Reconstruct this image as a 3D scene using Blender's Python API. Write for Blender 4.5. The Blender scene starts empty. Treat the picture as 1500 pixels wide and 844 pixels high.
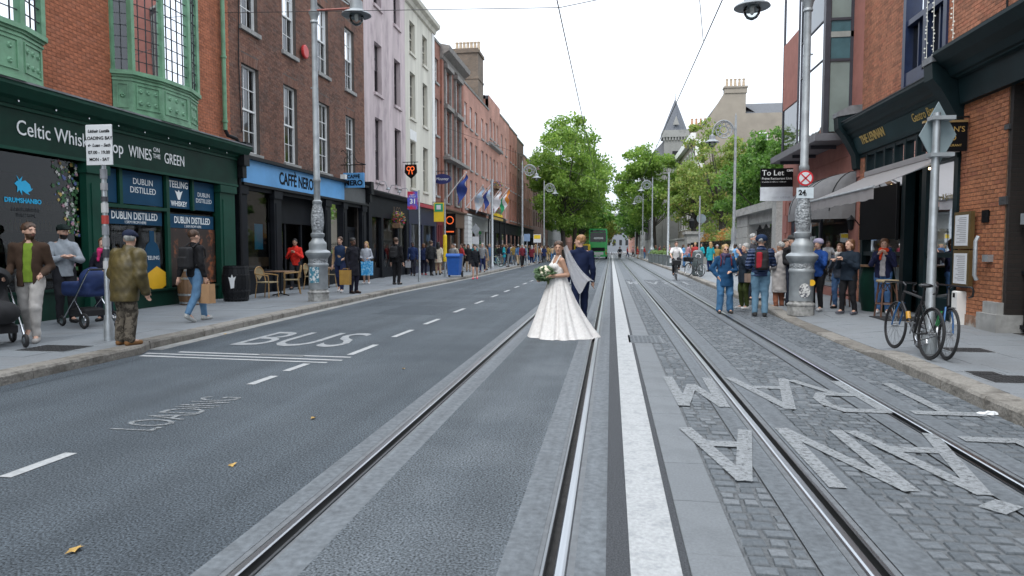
import bpy, bmesh, math, random, itertools
import numpy as np
from mathutils import Vector, Matrix
random.seed(7); np.random.seed(7)
S = bpy.context.scene
COL = S.collection
R = math.radians
# ---------------------------------------------------------------- camera
CAMZ = 1.53
PITCH = math.atan(.058); YAW = math.atan(.145*math.cos(PITCH))
cam = bpy.data.cameras.new('camera'); cam.lens = 24; cam.sensor_width = 36; cam.clip_end = 3000; cam.clip_start = .05
camo = bpy.data.objects.new('camera', cam); COL.objects.link(camo)
camo.location = (0, 0, CAMZ); camo.rotation_euler = (math.pi/2-PITCH, 0, YAW)
S.camera = camo
cam.dof.use_dof = True; cam.dof.focus_distance = 12.5; cam.dof.aperture_fstop = 4.5
# ---------------------------------------------------------------- sky and sun (overcast)
W = bpy.data.worlds.new('World'); S.world = W; W.use_nodes = True
nt = W.node_tree; nt.nodes.clear()
sk = nt.nodes.new('ShaderNodeTexSky'); sk.sky_type = 'NISHITA'; sk.sun_disc = False
SUN_EL, SUN_AZ = 55, 205
sk.sun_elevation = R(SUN_EL); sk.sun_rotation = R(SUN_AZ)
tcw = nt.nodes.new('ShaderNodeTexCoord'); nzw = nt.nodes.new('ShaderNodeTexNoise')
nzw.inputs['Scale'].default_value = 2.2; nzw.inputs['Detail'].default_value = 5
mpw = nt.nodes.new('ShaderNodeMapping'); mpw.inputs['Scale'].default_value = (1, 1, 2.5)
rpw = nt.nodes.new('ShaderNodeValToRGB')
rpw.color_ramp.elements[0].position = .3; rpw.color_ramp.elements[0].color = (8.4, 9.15, 10.1, 1)
rpw.color_ramp.elements[1].position = .7; rpw.color_ramp.elements[1].color = (10.4, 11.0, 11.8, 1)
mxw = nt.nodes.new('ShaderNodeMix'); mxw.data_type = 'RGBA'; mxw.inputs['Factor'].default_value = .9
bgw = nt.nodes.new('ShaderNodeBackground'); bgw.inputs['Strength'].default_value = .1
ouw = nt.nodes.new('ShaderNodeOutputWorld'); L = nt.links.new
L(tcw.outputs['Generated'], mpw.inputs['Vector']); L(mpw.outputs['Vector'], nzw.inputs['Vector'])
L(nzw.outputs['Fac'], rpw.inputs['Fac']); L(sk.outputs['Color'], mxw.inputs['A']); L(rpw.outputs['Color'], mxw.inputs['B'])
spw = nt.nodes.new('ShaderNodeSeparateXYZ'); mrw = nt.nodes.new('ShaderNodeMapRange'); mrw.inputs['To Min'].default_value = .72; mrw.inputs['To Max'].default_value = 1.65   # overcast sky: brighter overhead
L(tcw.outputs['Generated'], spw.inputs[0]); L(spw.outputs['Z'], mrw.inputs['Value']); vmw = nt.nodes.new('ShaderNodeVectorMath'); vmw.operation = 'SCALE'; L(mxw.outputs['Result'], vmw.inputs[0]); L(mrw.outputs['Result'], vmw.inputs['Scale']); L(vmw.outputs[0], bgw.inputs['Color']); L(bgw.outputs['Background'], ouw.inputs['Surface'])
sl = bpy.data.lights.new('sun', 'SUN'); sl.energy = 1.2; sl.angle = R(25); sl.color = (1, .96, .9)
so = bpy.data.objects.new('sun', sl); COL.objects.link(so)
so.rotation_euler = (R(90-SUN_EL), 0, R(180-SUN_AZ)); so.location = (0, 0, 60)
S.view_settings.view_transform = 'Standard'; S.view_settings.look = 'None'
S.view_settings.exposure = .72; S.view_settings.gamma = 1
# ---------------------------------------------------------------- pixel helpers (photo 1500x844)
_F = (-math.sin(YAW)*math.cos(PITCH), math.cos(YAW)*math.cos(PITCH), -math.sin(PITCH))
_R = (math.cos(YAW), math.sin(YAW), 0)
_U = (-math.sin(YAW)*math.sin(PITCH), math.cos(YAW)*math.sin(PITCH), math.cos(PITCH))
def ray(x, y):
    a = (x-750)/1000; b = (422-y)/1000
    return tuple(_F[i]+a*_R[i]+b*_U[i] for i in range(3))
def onZ(x, y, z=0):
    d = ray(x, y); t = (z-CAMZ)/d[2]; return (d[0]*t, d[1]*t)
def onX(x, y, X):
    d = ray(x, y); t = X/d[0]; return (d[1]*t, CAMZ+d[2]*t)
def onY(x, y, Y):
    d = ray(x, y); t = Y/d[1]; return (d[0]*t, CAMZ+d[2]*t)
def proj(P):
    v = (P[0], P[1], P[2]-CAMZ); c = [sum(v[i]*A[i] for i in range(3)) for A in (_R, _U, _F)]
    return (750+1000*c[0]/c[2], 422-1000*c[1]/c[2]) if c[2] > .1 else (-9e9, -9e9)
# ---------------------------------------------------------------- materials
MATS = {}
def mat(name, col, rough=.7, metal=0, var=.12, scale=5, bump=0, bscale=60, rnd=0, col2=None, c2=(.5, .65), c2scale=None, spec=.5, emit=0, detail=4, stretch=None, bdist=.01, coat=0, streak=None):
    if name in MATS: return MATS[name]
    m = bpy.data.materials.new(name); m.use_nodes = True; t = m.node_tree; N = t.nodes.new; K = t.links.new
    b = t.nodes['Principled BSDF']
    b.inputs['Roughness'].default_value = rough; b.inputs['Metallic'].default_value = metal
    b.inputs['Specular IOR Level'].default_value = spec; b.inputs['Coat Weight'].default_value = coat
    tc = N('ShaderNodeTexCoord'); vec = tc.outputs['Object']
    if stretch:
        mp = N('ShaderNodeMapping'); mp.inputs['Scale'].default_value = stretch; K(vec, mp.inputs['Vector']); vec = mp.outputs['Vector']
    n = N('ShaderNodeTexNoise'); n.inputs['Scale'].default_value = scale; n.inputs['Detail'].default_value = detail; K(vec, n.inputs['Vector'])
    rp = N('ShaderNodeMapRange'); rp.inputs['From Min'].default_value = .3; rp.inputs['From Max'].default_value = .7
    rp.inputs['To Min'].default_value = 1-var; rp.inputs['To Max'].default_value = 1+var; K(n.outputs['Fac'], rp.inputs['Value'])
    fac = rp.outputs['Result']
    if streak:
        ms = N('ShaderNodeMapping'); ms.inputs['Scale'].default_value = streak[:3]; K(tc.outputs['Object'], ms.inputs['Vector']); ns = N('ShaderNodeTexNoise'); ns.inputs['Scale'].default_value = 1; ns.inputs['Detail'].default_value = 5; K(ms.outputs['Vector'], ns.inputs['Vector'])
        rs_ = N('ShaderNodeMapRange'); rs_.inputs['From Min'].default_value = .33; rs_.inputs['From Max'].default_value = .67; rs_.inputs['To Min'].default_value = 1-streak[3]; rs_.inputs['To Max'].default_value = 1+streak[3]; K(ns.outputs['Fac'], rs_.inputs['Value'])
        mm = N('ShaderNodeMath'); mm.operation = 'MULTIPLY'; K(fac, mm.inputs[0]); K(rs_.outputs['Result'], mm.inputs[1]); fac = mm.outputs[0]
    if rnd:
        oi = N('ShaderNodeObjectInfo'); ge = N('ShaderNodeNewGeometry')
        ad = N('ShaderNodeMath'); ad.operation = 'ADD'; K(oi.outputs['Random'], ad.inputs[0]); K(ge.outputs['Random Per Island'], ad.inputs[1])
        fr = N('ShaderNodeMath'); fr.operation = 'FRACT'; K(ad.outputs[0], fr.inputs[0])
        mr = N('ShaderNodeMapRange'); mr.inputs['To Min'].default_value = 1-rnd; mr.inputs['To Max'].default_value = 1+rnd; K(fr.outputs[0], mr.inputs['Value'])
        mu = N('ShaderNodeMath'); mu.operation = 'MULTIPLY'; K(fac, mu.inputs[0]); K(mr.outputs['Result'], mu.inputs[1]); fac = mu.outputs[0]
    base = N('ShaderNodeRGB'); base.outputs[0].default_value = (*col, 1); c = base.outputs[0]
    if col2:
        n2 = N('ShaderNodeTexNoise'); n2.inputs['Scale'].default_value = c2scale or scale*.37; n2.inputs['Detail'].default_value = 6; n2.inputs['Roughness'].default_value = .65; K(vec, n2.inputs['Vector'])
        r2 = N('ShaderNodeMapRange'); r2.inputs['From Min'].default_value = c2[0]; r2.inputs['From Max'].default_value = c2[1]; K(n2.outputs['Fac'], r2.inputs['Value'])
        f2 = r2.outputs['Result']
        if rnd:
            a2 = N('ShaderNodeMath'); a2.operation = 'ADD'; a2.use_clamp = True; K(f2, a2.inputs[0])
            m2 = N('ShaderNodeMath'); m2.operation = 'POWER'; m2.inputs[1].default_value = 3; K(fr.outputs[0], m2.inputs[0]); K(m2.outputs[0], a2.inputs[1]); f2 = a2.outputs[0]
        mx = N('ShaderNodeMix'); mx.data_type = 'RGBA'; K(f2, mx.inputs['Factor']); K(c, mx.inputs['A']); mx.inputs['B'].default_value = (*col2, 1); c = mx.outputs['Result']
    vm = N('ShaderNodeVectorMath'); vm.operation = 'SCALE'; K(c, vm.inputs[0]); K(fac, vm.inputs['Scale'])
    K(vm.outputs[0], b.inputs['Base Color'])
    if bump:
        nb = N('ShaderNodeTexNoise'); nb.inputs['Scale'].default_value = bscale; nb.inputs['Detail'].default_value = 3; K(vec, nb.inputs['Vector'])
        bp = N('ShaderNodeBump'); bp.inputs['Strength'].default_value = bump; bp.inputs['Distance'].default_value = bdist; K(nb.outputs['Fac'], bp.inputs['Height']); K(bp.outputs['Normal'], b.inputs['Normal'])
    if emit:
        b.inputs['Emission Color'].default_value = (*col, 1); b.inputs['Emission Strength'].default_value = emit
    MATS[name] = m; return m
def glassmat(name, tint=(.75, .82, .8), ior=1.5, refl=1.0):
    if name in MATS: return MATS[name]
    m = bpy.data.materials.new(name); m.use_nodes = True; t = m.node_tree; t.nodes.clear(); N = t.nodes.new; K = t.links.new
    tr = N('ShaderNodeBsdfTransparent'); tr.inputs['Color'].default_value = (*tint, 1)
    gl = N('ShaderNodeBsdfGlossy'); gl.inputs['Roughness'].default_value = .02; gl.inputs['Color'].default_value = (.95, .97, 1, 1)
    fr = N('ShaderNodeFresnel'); fr.inputs['IOR'].default_value = ior
    nz = N('ShaderNodeTexNoise'); nz.inputs['Scale'].default_value = .8; tc = N('ShaderNodeTexCoord'); K(tc.outputs['Object'], nz.inputs['Vector'])
    bp = N('ShaderNodeBump'); bp.inputs['Strength'].default_value = .05; bp.inputs['Distance'].default_value = .05; K(nz.outputs['Fac'], bp.inputs['Height'])
    K(bp.outputs['Normal'], gl.inputs['Normal'])
    mx = N('ShaderNodeMixShader'); K(fr.outputs[0], mx.inputs[0]); K(tr.outputs[0], mx.inputs[1]); K(gl.outputs[0], mx.inputs[2])
    o = N('ShaderNodeOutputMaterial'); K(mx.outputs[0], o.inputs['Surface']); MATS[name] = m; return m
# ---------------------------------------------------------------- object helpers
def link(o, parent=None):
    COL.objects.link(o)
    if parent is not None: o.parent = parent
    return o
def tag(o, label=None, cat=None, group=None, kind=None):
    if label: o['label'] = label
    if cat: o['category'] = cat
    if group: o['group'] = group
    if kind: o['kind'] = kind
    return o
def thing(name, label, cat, loc=(0, 0, 0), rz=0, group=None):
    o = bpy.data.objects.new(name, None); o.empty_display_size = .1; o.location = loc; o.rotation_euler = (0, 0, rz)
    link(o); return tag(o, label, cat, group)
def copy_tree(o, parent=None):
    c = o.copy(); link(c, parent)
    for ch in o.children: copy_tree(ch, c)
    return c
class MB:
    """collects shapes into one mesh"""
    def __init__(s, tf=None): s.v = []; s.f = []; s.tf = tf; s.m = []; s.cur = 0
    def add(s, vs, fs):
        o = len(s.v); s.v += [tuple(s.tf(*p)) for p in vs] if s.tf else [tuple(p) for p in vs]
        s.f += [tuple(i+o for i in f) for f in fs]; s.m += [s.cur]*len(fs); return s
    def box(s, x0, x1, y0, y1, z0, z1):
        return s.add([(x0, y0, z0), (x1, y0, z0), (x1, y1, z0), (x0, y1, z0), (x0, y0, z1), (x1, y0, z1), (x1, y1, z1), (x0, y1, z1)],
                     [(0, 3, 2, 1), (4, 5, 6, 7), (0, 1, 5, 4), (1, 2, 6, 5), (2, 3, 7, 6), (3, 0, 4, 7)])
    def bev(s, x0, x1, y0, y1, z0, z1, b=.01):
        """box with chamfered top edges"""
        return s.add([(x0, y0, z0), (x1, y0, z0), (x1, y1, z0), (x0, y1, z0), (x0, y0, z1-b), (x1, y0, z1-b), (x1, y1, z1-b), (x0, y1, z1-b),
                      (x0+b, y0+b, z1), (x1-b, y0+b, z1), (x1-b, y1-b, z1), (x0+b, y1-b, z1)],
                     [(0, 1, 5, 4), (1, 2, 6, 5), (2, 3, 7, 6), (3, 0, 4, 7), (4, 5, 9, 8), (5, 6, 10, 9), (6, 7, 11, 10), (7, 4, 8, 11), (8, 9, 10, 11)])
    def obox(s, c, ax, ay, az):
        """box from centre and half-axis vectors"""
        c, ax, ay, az = map(Vector, (c, ax, ay, az)); v = []
        for k in (-1, 1):
            for i, j in ((-1, -1), (1, -1), (1, 1), (-1, 1)): v.append(c+ax*i+ay*j+az*k)
        return s.add(v, [(0, 3, 2, 1), (4, 5, 6, 7), (0, 1, 5, 4), (1, 2, 6, 5), (2, 3, 7, 6), (3, 0, 4, 7)])
    def quad(s, *p): return s.add(p, [tuple(range(len(p)))])
    def tube(s, pts, r, n=8, caps=True, sx=1):
        pts = [Vector(p) for p in pts]; rr = r if isinstance(r, (list, tuple)) else [r]*len(pts)
        vs = []; fs = []; up = None
        for i, p in enumerate(pts):
            d = (pts[min(i+1, len(pts)-1)]-pts[max(i-1, 0)])
            if d.length < 1e-9: d = Vector((0, 0, 1))
            d.normalize()
            if up is None: up = d.orthogonal().normalized()
            up = (up-d*up.dot(d))
            if up.length < 1e-6: up = d.orthogonal()
            up.normalize(); b = d.cross(up)
            for k in range(n):
                a = 2*math.pi*k/n; vs.append(p+(up*math.cos(a)*sx+b*math.sin(a))*rr[i])
        for i in range(len(pts)-1):
            for k in range(n):
                a = i*n+k; b2 = i*n+(k+1) % n; fs.append((a, b2, b2+n, a+n))
        if caps: fs.append(tuple(range(n-1, -1, -1))); fs.append(tuple(range((len(pts)-1)*n, len(pts)*n)))
        return s.add(vs, fs)
    def lathe(s, prof, c=(0, 0, 0), n=20, a0=0, a1=2*math.pi, fac=None):
        """prof = [(r, z)...] about the vertical axis through c"""
        full = abs(a1-a0-2*math.pi) < 1e-6; m = n if full else n+1; vs = []; fs = []
        for r, z in prof:
            for k in range(m):
                a = a0+(a1-a0)*k/n; vs.append((c[0]+r*math.cos(a), c[1]+r*math.sin(a), c[2]+z))
        for i in range(len(prof)-1):
            for k in range(n):
                a = i*m+k; b = i*m+(k+1) % m; fs.append((a, b, b+m, a+m))
        if full:
            if prof[0][0] > 1e-4: fs.append(tuple(range(m-1, -1, -1)))
            if prof[-1][0] > 1e-4: fs.append(tuple(range((len(prof)-1)*m, len(prof)*m)))
        return s.add(vs, fs)
    def ball(s, c, rx, ry=None, rz=None, n=12, h=8):
        ry = ry or rx; rz = rz or rx; vs = []; fs = []
        for i in range(h+1):
            t = math.pi*i/h
            for k in range(n):
                a = 2*math.pi*k/n; vs.append((c[0]+rx*math.sin(t)*math.cos(a), c[1]+ry*math.sin(t)*math.sin(a), c[2]-rz*math.cos(t)))
        for i in range(h):
            for k in range(n):
                a = i*n+k; b = i*n+(k+1) % n; fs.append((a, b, b+n, a+n))
        return s.add(vs, fs)
    def ext(s, poly, axis, a, b):
        """extrude a 2D polygon along axis ('x': poly=(y,z), 'y': poly=(x,z), 'z': poly=(x,y))"""
        f = {'x': lambda p, t: (t, p[0], p[1]), 'y': lambda p, t: (p[0], t, p[1]), 'z': lambda p, t: (p[0], p[1], t)}[axis]
        n = len(poly)
        return s.add([f(p, a) for p in poly]+[f(p, b) for p in poly],
                     [tuple(range(n-1, -1, -1)), tuple(range(n, 2*n))]+[(i, (i+1) % n, (i+1) % n+n, i+n) for i in range(n)])
    def torus(s, c, axis, Rr, r, n=24, m=6, a0=0, a1=2*math.pi):
        ax = Vector(axis).normalized(); u = ax.orthogonal().normalized(); w = ax.cross(u); c = Vector(c)
        full = abs(a1-a0-2*math.pi) < 1e-6; k = n if full else n+1
        vs = []; fs = []
        for i in range(k):
            a = a0+(a1-a0)*i/n; d = u*math.cos(a)+w*math.sin(a)
            for j in range(m):
                b = 2*math.pi*j/m; vs.append(c+d*(Rr+r*math.cos(b))+ax*r*math.sin(b))
        for i in range(n):
            for j in range(m):
                a = i*m+j; b = i*m+(j+1) % m; i2 = (i+1) % k; fs.append((a, b, i2*m+(j+1) % m, i2*m+j))
        return s.add(vs, fs)
    def mesh(s, name, mats, smooth=False, fix=True):
        me = bpy.data.meshes.new(name); me.from_pydata(s.v, [], s.f)
        for m in (mats if isinstance(mats, (list, tuple)) else [mats]): me.materials.append(m)
        if any(s.m): me.polygons.foreach_set('material_index', s.m)
        if fix and len(s.f) < 60000:
            bm = bmesh.new(); bm.from_mesh(me); bmesh.ops.recalc_face_normals(bm, faces=bm.faces); bm.to_mesh(me); bm.free()
        if smooth:
            me.polygons.foreach_set('use_smooth', [True]*len(me.polygons))
            if smooth != 'all':
                me.set_sharp_from_angle(angle=R(40))
        me.update(); return me
    def build(s, name, mats, parent=None, smooth=False, fix=True, loc=None):
        o = bpy.data.objects.new(name, s.mesh(name, mats, smooth, fix))
        if loc: o.location = loc
        return link(o, parent)
def text(body, size, parent, origin, xa, ya, m, ext=.004, align='CENTER', name='lettering', sx=1.0, shear=0, bold=0):
    c = bpy.data.curves.new('t', 'FONT'); c.body = body; c.size = size; c.extrude = ext; c.align_x = align; c.align_y = 'CENTER'; c.shear = shear; c.offset = bold
    c.resolution_u = 3
    o = bpy.data.objects.new('t', c); COL.objects.link(o); bpy.context.view_layer.update()
    me = bpy.data.meshes.new_from_object(o.evaluated_get(bpy.context.evaluated_depsgraph_get()))
    bpy.data.objects.remove(o); bpy.data.curves.remove(c)
    xa = Vector(xa).normalized(); ya = Vector(ya).normalized(); za = xa.cross(ya)
    M = Matrix(((xa.x, ya.x, za.x, origin[0]), (xa.y, ya.y, za.y, origin[1]), (xa.z, ya.z, za.z, origin[2]), (0, 0, 0, 1)))
    me.transform(Matrix.Diagonal((sx, 1, 1, 1))); me.transform(M); me.materials.clear(); me.materials.append(m)
    ob = bpy.data.objects.new(name, me); return link(ob, parent)
LX, LZ = (0, 1, 0), (0, 0, 1)          # text axes on the west facades
RX = (0, -1, 0)                        # text axes on the east facades
# ---------------------------------------------------------------- shared materials
M_dark = mat('dark_interior', (.018, .018, .02), .9, var=.4)
M_white = mat('white_paint', (.72, .72, .7), .5, var=.07, scale=3)
M_sash = mat('sash_paint', (.74, .75, .74), .5, var=.08, scale=3)
M_black = mat('black_paint', (.011, .012, .014), .5, var=.3, scale=3, spec=.2)
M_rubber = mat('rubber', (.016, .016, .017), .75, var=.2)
M_chrome = mat('polished_steel', (.55, .56, .58), .25, 1, var=.1)
M_steel = mat('galvanised_steel', (.42, .45, .47), .45, .7, var=.15, scale=9)
M_silver = mat('silver_paint', (.29, .315, .33), .5, .3, var=.22, scale=4, bump=.15, bscale=30, col2=(.3, .31, .31), c2=(.55, .75))
M_glass = glassmat('shop_glass', (.55, .6, .59), 1.42)
M_wglass = glassmat('window_glass', (.5, .56, .58), 1.9)
M_print = mat('sign_white', (.62, .64, .66), .5, var=.04)
M_ink = mat('sign_ink', (.007, .007, .008), .7, var=.1, spec=.1)
M_wood = mat('timber', (.19, .11, .06), .6, var=.3, scale=4, stretch=(1, 1, .15), bump=.2, bscale=30)
M_gold = mat('gold_leaf', (.55, .38, .12), .4, .3, var=.15)
# ================================================================= implicit surfaces for bodies and clothes
class SDF:
    def __init__(s, lo, hi, cell):
        s.lo = np.array(lo, float); s.cell = cell; s.n = np.ceil((np.array(hi)-s.lo)/cell).astype(int)+1
        s.d = np.full(tuple(s.n), 1.0, np.float32)
    def grid(s, lo, hi):
        a = np.clip(np.floor((np.array(lo)-s.lo)/s.cell).astype(int), 0, s.n-1); b = np.clip(np.ceil((np.array(hi)-s.lo)/s.cell).astype(int)+1, 1, s.n)
        sl = tuple(slice(i, max(j, i+1)) for i, j in zip(a, b))
        g = np.ogrid[sl]; return sl, [s.lo[i]+g[i]*s.cell for i in range(3)]
    def _mix(s, sl, d, k, sub=False):
        o = s.d[sl]; d = d.astype(np.float32)
        if sub: s.d[sl] = np.maximum(o, -d); return
        h = np.clip(.5+.5*(o-d)/k, 0, 1); s.d[sl] = o*(1-h)+d*h-k*h*(1-h)
    def cap(s, a, b, ra, rb, k=.025, fy=1.0, fx=1.0, sub=False):
        a = np.array(a, float); b = np.array(b, float); m = max(ra, rb)/min(fy, fx, 1)+k+.03
        sl, (x, y, z) = s.grid(np.minimum(a, b)-m, np.maximum(a, b)+m)
        w = np.array([fx, fy, 1.0]); ab = (b-a)*w; L2 = max(ab@ab, 1e-9)
        px, py, pz = (x-a[0])*fx, (y-a[1])*fy, (z-a[2])
        t = np.clip((px*ab[0]+py*ab[1]+pz*ab[2])/L2, 0, 1)
        d = np.sqrt((px-t*ab[0])**2+(py-t*ab[1])**2+(pz-t*ab[2])**2)-(ra+(rb-ra)*t)
        s._mix(sl, d, k, sub)
    def ell(s, c, r, k=.02, rot=None, sub=False):
        c = np.array(c, float); r = np.array(r, float); m = r.max()+k+.03
        sl, (x, y, z) = s.grid(c-m, c+m)
        p = [x-c[0], y-c[1], z-c[2]]
        if rot is not None:
            q = np.array(rot.transposed()); p = [p[0]*q[i][0]+p[1]*q[i][1]+p[2]*q[i][2] for i in range(3)]
        k0 = np.sqrt((p[0]/r[0])**2+(p[1]/r[1])**2+(p[2]/r[2])**2); k1 = np.sqrt((p[0]/r[0]**2)**2+(p[1]/r[1]**2)**2+(p[2]/r[2]**2)**2)
        s._mix(sl, k0*(k0-1)/np.maximum(k1, 1e-6), k, sub)
    def box(s, c, h, rad=.01, k=.01, sub=False):
        c = np.array(c, float); h = np.array(h, float); m = h.max()+k+.03+rad
        sl, (x, y, z) = s.grid(c-h-k-.03-rad, c+h+k+.03+rad)
        q = [np.abs(v-c[i])-h[i]+rad for i, v in enumerate((x, y, z))]
        d = np.sqrt(sum(np.maximum(v, 0)**2 for v in q))+np.minimum(np.maximum(np.maximum(q[0], q[1]), q[2]), 0)-rad
        s._mix(sl, d, k, sub)
    def cut(s, p, n):
        """keep the side n points away from"""
        _, (x, y, z) = s.grid(s.lo, s.lo+s.n*s.cell); n = np.array(n, float)/np.linalg.norm(n)
        s.d = np.maximum(s.d, ((x-p[0])*n[0]+(y-p[1])*n[1]+(z-p[2])*n[2]).astype(np.float32))
    def wrinkle(s, amp, f=22, seed=0):
        _, (x, y, z) = s.grid(s.lo, s.lo+s.n*s.cell); rs = np.random.RandomState(seed)
        w = 0
        for i in range(4):
            q = rs.uniform(-1, 1, 3)*f*(.6+.5*i); ph = rs.uniform(0, 6.3)
            w = w+np.sin(q[0]*x+q[1]*y+q[2]*z+ph+1.3*np.sin(z*f*.4+i))/(1+.5*i)
        s.d = s.d+(amp*w/2).astype(np.float32)
    def mesh(s, name, mats, zone=None):
        d = s.d; d[0] = d[-1] = 1; d[:, 0] = d[:, -1] = 1; d[:, :, 0] = d[:, :, -1] = 1
        c = d < 0; n = d.shape
        cnt = np.zeros(tuple(i-1 for i in n), np.int8)
        for i, j, k in itertools.product((0, 1), repeat=3): cnt += c[i:n[0]-1+i, j:n[1]-1+j, k:n[2]-1+k]
        act = (cnt > 0) & (cnt < 8); idx = np.full(act.shape, -1, np.int32); cells = np.argwhere(act); idx[act] = np.arange(len(cells))
        acc = np.zeros((len(cells), 3)); num = np.zeros(len(cells))
        for ax in range(3):
            for u, w in itertools.product((0, 1), repeat=2):
                o = [0, 0, 0]; o[(ax+1) % 3] = u; o[(ax+2) % 3] = w; e = list(o); e[ax] = 1
                A = d[tuple((cells+o).T)]; B = d[tuple((cells+e).T)]; m = (A < 0) != (B < 0)
                t = A[m]/(A[m]-B[m]); q = np.array(o, float)[None].repeat(m.sum(), 0); q[:, ax] = t
                acc[m] += q; num[m] += 1
        v = (cells+acc/np.maximum(num, 1)[:, None])*s.cell+s.lo
        quads = []
        for ax in range(3):
            sl0 = [slice(1, -1)]*3; sl1 = [slice(1, -1)]*3; sl0[ax] = slice(0, -1); sl1[ax] = slice(1, None)
            a = c[tuple(sl0)]; b = c[tuple(sl1)]; x = np.argwhere(a != b)
            if not len(x): continue
            fl = a[tuple(x.T)]; x = x+1; x[:, ax] -= 1
            u, w = (ax+1) % 3, (ax+2) % 3; r = []
            for du, dw in ((-1, -1), (0, -1), (0, 0), (-1, 0)):
                y = x.copy(); y[:, u] += du; y[:, w] += dw; r.append(idx[tuple(y.T)])
            r = np.stack(r, 1); r[~fl] = r[~fl][:, ::-1]; quads.append(r)
        f = np.concatenate(quads) if quads else np.zeros((0, 4), int); f = f[(f >= 0).all(1)]
        me = bpy.data.meshes.new(name)
        me.vertices.add(len(v)); me.vertices.foreach_set('co', v.astype(np.float32).ravel())
        me.loops.add(len(f)*4); me.loops.foreach_set('vertex_index', f.ravel().astype(np.int32))
        me.polygons.add(len(f)); me.polygons.foreach_set('loop_start', np.arange(0, len(f)*4, 4, dtype=np.int32))
        for m in mats: me.materials.append(m)
        if zone is not None and len(f):
            me.polygons.foreach_set('material_index', zone(v[f].mean(1)).astype(np.int32))
        me.update(calc_edges=True); me.polygons.foreach_set('use_smooth', np.ones(len(f), bool)); me.validate()
        return me
# ================================================================= ground, road, rails, pavements
M_earth = mat('ground', (.12, .12, .115), .9, var=.2)
M_asph = mat('asphalt', (.058, .071, .084), .82, var=.95, scale=75, detail=3, bump=.9, bscale=130, bdist=.012, col2=(.086, .102, .117), c2=(.38, .7), c2scale=.45, spec=.3, streak=(1.5, .05, 1, .16))
M_asph2 = mat('asphalt_track', (.08, .094, .107), .85, var=.9, scale=75, detail=3, bump=.9, bscale=140, bdist=.012, col2=(.118, .134, .149), c2=(.4, .7), c2scale=.8, spec=.3, streak=(2.2, .06, 1, .16))
M_asphd = mat('asphalt_dark', (.055, .06, .068), .85, var=.5, scale=90, bump=1, bscale=120, bdist=.014)
M_conc = mat('track_concrete', (.118, .133, .147), .8, streak=(9, .12, 1, .14), var=.25, scale=22, bump=.5, bscale=45, col2=(.1, .112, .124), c2=(.45, .65), c2scale=5)
M_line = mat('road_paint', (.36, .372, .38), .7, var=.16, scale=40, bump=.4, bscale=100, col2=(.27, .285, .295), c2=(.48, .68), c2scale=7)
M_worn = mat('worn_road_paint', (.36, .37, .37), .75, var=.3, scale=60, bump=.5, bscale=110, col2=(.17, .18, .185), c2=(.4, .62), c2scale=7)
M_faint = mat('faint_road_paint', (.27, .285, .295), .75, var=.25, scale=50, bump=.4, bscale=100, col2=(.2, .215, .23), c2=(.45, .62), c2scale=8)
def flaking(name, col, lo, hi):
    m = mat(name, col, .75, var=.22, scale=50, bump=.3, bscale=100); t = m.node_tree; N = t.nodes.new; K = t.links.new; tc = N('ShaderNodeTexCoord'); n = N('ShaderNodeTexNoise'); n.inputs['Scale'].default_value = 26; n.inputs['Detail'].default_value = 7; n.inputs['Roughness'].default_value = .75; K(tc.outputs['Object'], n.inputs['Vector'])
    r = N('ShaderNodeMapRange'); r.inputs['From Min'].default_value = lo; r.inputs['From Max'].default_value = hi; K(n.outputs['Fac'], r.inputs['Value']); tr = N('ShaderNodeBsdfTransparent'); mx = N('ShaderNodeMixShader'); o = t.nodes['Material Output']; src = o.inputs['Surface'].links[0].from_socket
    K(r.outputs['Result'], mx.inputs[0]); K(src, mx.inputs[1]); K(tr.outputs[0], mx.inputs[2]); K(mx.outputs[0], o.inputs['Surface']); return m
M_flake = flaking('flaking_paint', (.225, .24, .252), .49, .74); M_flake2 = flaking('scuffed_paint', (.2, .215, .225), .47, .62)
M_slab = mat('granite_strip', (.16, .175, .188), .75, var=.12, scale=60, bump=.25, bscale=90, rnd=.08, col2=(.135, .148, .16), c2=(.45, .65), c2scale=3)
M_pave = mat('paving_slab', (.2, .218, .234), .72, var=.1, scale=40, bump=.2, bscale=70, rnd=.07, col2=(.17, .18, .19), c2=(.5, .72), c2scale=1.4)
M_kerb = mat('kerb_granite', (.25, .235, .21), .8, var=.25, scale=40, bump=.7, bscale=30, bdist=.02, rnd=.1, col2=(.12, .11, .095), c2=(.5, .68), c2scale=5)
M_sett = mat('sett_stone', (.095, .11, .124), .75, var=.2, scale=40, bump=.5, bscale=45, bdist=.012, rnd=.16, col2=(.13, .142, .154), c2=(.55, .75), c2scale=8)
M_mortar = mat('sett_mortar', (.098, .106, .113), .9, var=.3, scale=30, bump=.6, bscale=70)
M_gully = mat('channel_concrete', (.26, .26, .25), .8, var=.2, scale=14, bump=.3, col2=(.16, .16, .155), c2=(.5, .66), c2scale=2)
M_rail = mat('rail_steel', (.2, .21, .22), .33, 1, var=.25, scale=3, stretch=(8, .3, 1))
M_railtop = mat('rail_polished', (.4, .42, .44), .28, 1, var=.12, scale=4, stretch=(8, .2, 1))
M_groove = mat('rail_groove', (.02, .019, .018), .9, var=.5, scale=25)
M_poly = mat('rail_polymer', (.12, .13, .14), .7, var=.2, scale=12)
Y0, Y1 = -12., 420.
def sheet(name, x0, x1, z, m, y0=Y0, y1=Y1, parent=None):
    b = MB(); b.quad((x0, y0, z), (x1, y0, z), (x1, y1, z), (x0, y1, z)); return b.build(name, m, parent)
g = MB(); g.quad((-900, -300, -.2), (900, -300, -.2), (900, 2500, -.2), (-900, 2500, -.2)); tag(g.build('ground', M_earth), kind='structure')
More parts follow.
